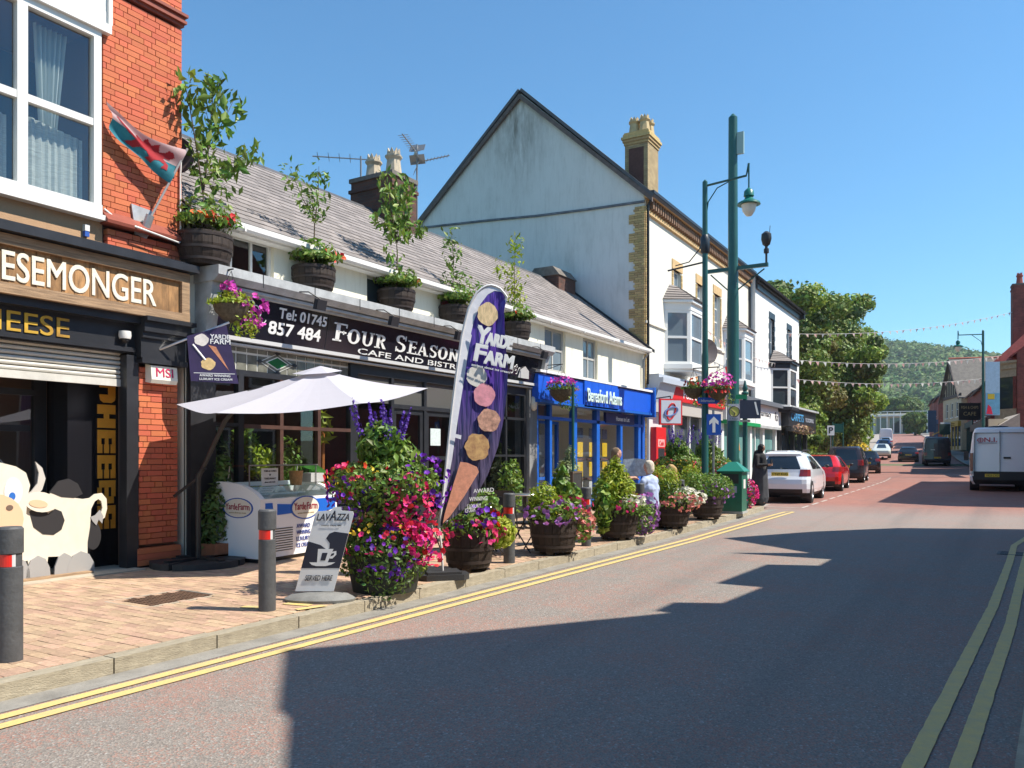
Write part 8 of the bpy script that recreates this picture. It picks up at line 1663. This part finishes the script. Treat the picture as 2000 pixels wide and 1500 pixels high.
cr = thing('far_building', 'long pale building with arcade closing the far end of the street', 'building', (-16, 222, gz(222)), R(8)); MB().box(-14, 0, 0, 22, 9, 5.4).build('wall', MT['far_cream'], cr); MB().box(-18, -1.6, 4.6, 24, 9, 5.0).box(-18, -1.6, 5.75, 24, -1.4, 5.9).build('parapet', UPVC, cr)
for i in range(27): MB().box(-17.8 + i * 1.55, -1.58, 0, -17.55 + i * 1.55, -1.36, 4.6).build('column', UPVC, cr); MB().box(-17.7 + i * 1.55, -1.55, 5.0, -17.5 + i * 1.55, -1.43, 5.75).build('baluster', UPVC, cr)
for i in range(12): MB().box(-17 + i * 3.1, -.06, .3, -14.6 + i * 3.1, 0, 4.2).build('arch_window', PANE, cr)
ch_ = thing('far_building', 'cream gabled house on the wooded slope left of the road', 'house', (-40, 300, gz(300) + 3), R(20)); MB().box(-5, 0, 0, 5, 8, 7).build('wall', M('far_yellow', (.62, .56, .34), .8), ch_); MB().extr([(-5.4, -.3, 7), (5.4, -.3, 7), (0, -.3, 10)], (0, 8.6, 0)).build('roof', SLATE, ch_)
for lb_, x, y, h, r in (('dark round tree before the right end of the arcade', -6.5, 198, 5.4, 2.6), ('dark spreading tree left of the road head', -24, 226, 8, 5), ('dense tree right of the road head', 0, 203, 7, 3.6), ('round tree above the far arcade', -30, 232, 10, 6), ('tree filling the gap right of the far arcade', 4, 236, 11, 6.5), ('tall tree behind the far arcade', -14, 246, 10, 6)): bigtree(lb_, x, y, h, r, 26, [TL2, TL1], .3, int(x * 7) % 97, leaf=.8)

# ================================================================== bunting across the street
BUNC = [M('bunting_red', (.60, .33, .31), .8, trans=.4), M('bunting_white', (.70, .68, .64), .8, trans=.4), M('bunting_pink', (.66, .46, .43), .8, trans=.4)]
def bunting(label, a, b, sag, k, fs=.3):
    t = thing('bunting', label, 'bunting', (0, 0, 0), 0, 'strings of bunting over the street'); a, b = Vector(a), Vector(b)
    f = lambda u: a.lerp(b, u) - Vector((0, 0, sag * 4 * u * (1 - u)))
    MB().tube([tuple(f(i / 30)) for i in range(31)], .011, 4).build('cord', M('cord_pale', (.55, .52, .5), .8), t)
    d = (b - a).normalized()
    for i in range(k):
        p = f((i + .5) / k); w_ = fs * .5; off = Vector((rnd.uniform(-.08, .08), rnd.uniform(-.08, .08), -fs))
        m = MB(); m.quadv(tuple(p - d * w_), tuple(p + d * w_), tuple(p + off)); m.build('pennant', BUNC[i % 3], t)
bunting('highest string of bunting crossing the sky to the brick chimney', (.1, 37.5, 8.3), (11.0, 55.4, 11.3), .5, 34, .20)
bunting('middle string of bunting level with the lamp lantern', (.1, 38.5, 7.0), (11.0, 53.5, 8.3), .45, 34, .25)
bunting('lower string of bunting below the lantern', (.1, 39.5, 6.0), (10.9, 54, 7.0), .45, 36, .24)
bunting('string of bunting looped in front of the white bay windows', (.5, 20.6, 6.6), (.3, 35, 6.4), .35, 22, .22)

# ================================================================== buildings on the near right: they throw the shade on the road
NB = brickmat('near_brick', (.30, .10, .06), (.22, .075, .05), (.16, .12, .10)); SX = 12.0
def nearhouse(label, poly, dep, y0, y1, roofm=SLATED, extra=None):
    t = thing('brick_house', label, 'house', (SX, 0, .1)); m = MB(); m.extr([(0, y, z) for y, z in poly], (dep, 0, 0)); m.build('wall', NB, t)
    k = 0
    for z in (1.0, 3.9):
        for y in np.arange(y0 + .7, y1 - 1.2, 1.9):
            f = MB().box(-.06, y, z, .02, y + 1.1, z + 1.5).build('window', SASH, t); MB().box(-.068, y + .1, z + .1, -.06, y + 1.0, z + 1.4).build('pane', PANE, f)
    return t
n1 = nearhouse('brick gabled house opposite the cafe across the road', [(-2.55, 0), (2.95, 0), (2.95, 6.7), (.55, 9.75), (-1.0, 8.2), (-1.2, 7.9), (-2.0, 7.1), (-2.55, 6.4)], 8, -2.5, 2.9)
nearhouse('flat fronted brick house with stepped parapet opposite the estate agent', [(2.97, 0), (8.5, 0), (8.5, 5.85), (7.22, 5.9), (7.22, 6.85), (5.1, 7.0), (4.95, 6.2), (3.6, 6.35), (3.55, 7.0), (2.97, 7.0)], 8, 3.1, 8.2)
n3 = nearhouse('brick gabled house with pinnacle at the junction corner', [(8.52, 0), (13.9, 0), (13.9, 5.4), (12.9, 7.35), (11.3, 9.15), (10.0, 7.65), (8.95, 6.5), (8.72, 8.1), (8.55, 5.9)], 8, 8.9, 13.5)
nearhouse('low brick cottage beside the camera on the right', [(-14, 0), (-2.57, 0), (-2.57, 4.7), (-14, 4.7)], 8, -13.5, -3)
# right side beyond the junction, out of frame but shading the far road
rhouse('brick terrace across the side street', 12.2, 40.0, 17, 8, 7.4, 2.8, RB, SLATED, R(.5), [(2, 3, 4, 5.6), (6, 7, 4, 5.6), (10, 11, 4, 5.6), (14, 15, 4, 5.6)], shop=M('shop_dark', (.05, .035, .03), .6))
# ================================================================== sea air over the whole place
hb = MB().box(-905, -205, -1.2, 905, 2505, 135).build('haze', WHITE); stuff(hb)
hm = bpy.data.materials.new('haze_air'); hm.use_nodes = True; hn = hm.node_tree.nodes; hn.remove(hn['Principled BSDF'])
pv = hn.new('ShaderNodeVolumePrincipled'); pv.inputs['Color'].default_value = (.80, .88, 1, 1); pv.inputs['Density'].default_value = .00024; pv.inputs['Anisotropy'].default_value = .2
hm.node_tree.links.new(pv.outputs[0], hn['Material Output'].inputs['Volume']); hb.data.materials.clear(); hb.data.materials.append(hm)
flush_people()
flush_texts()
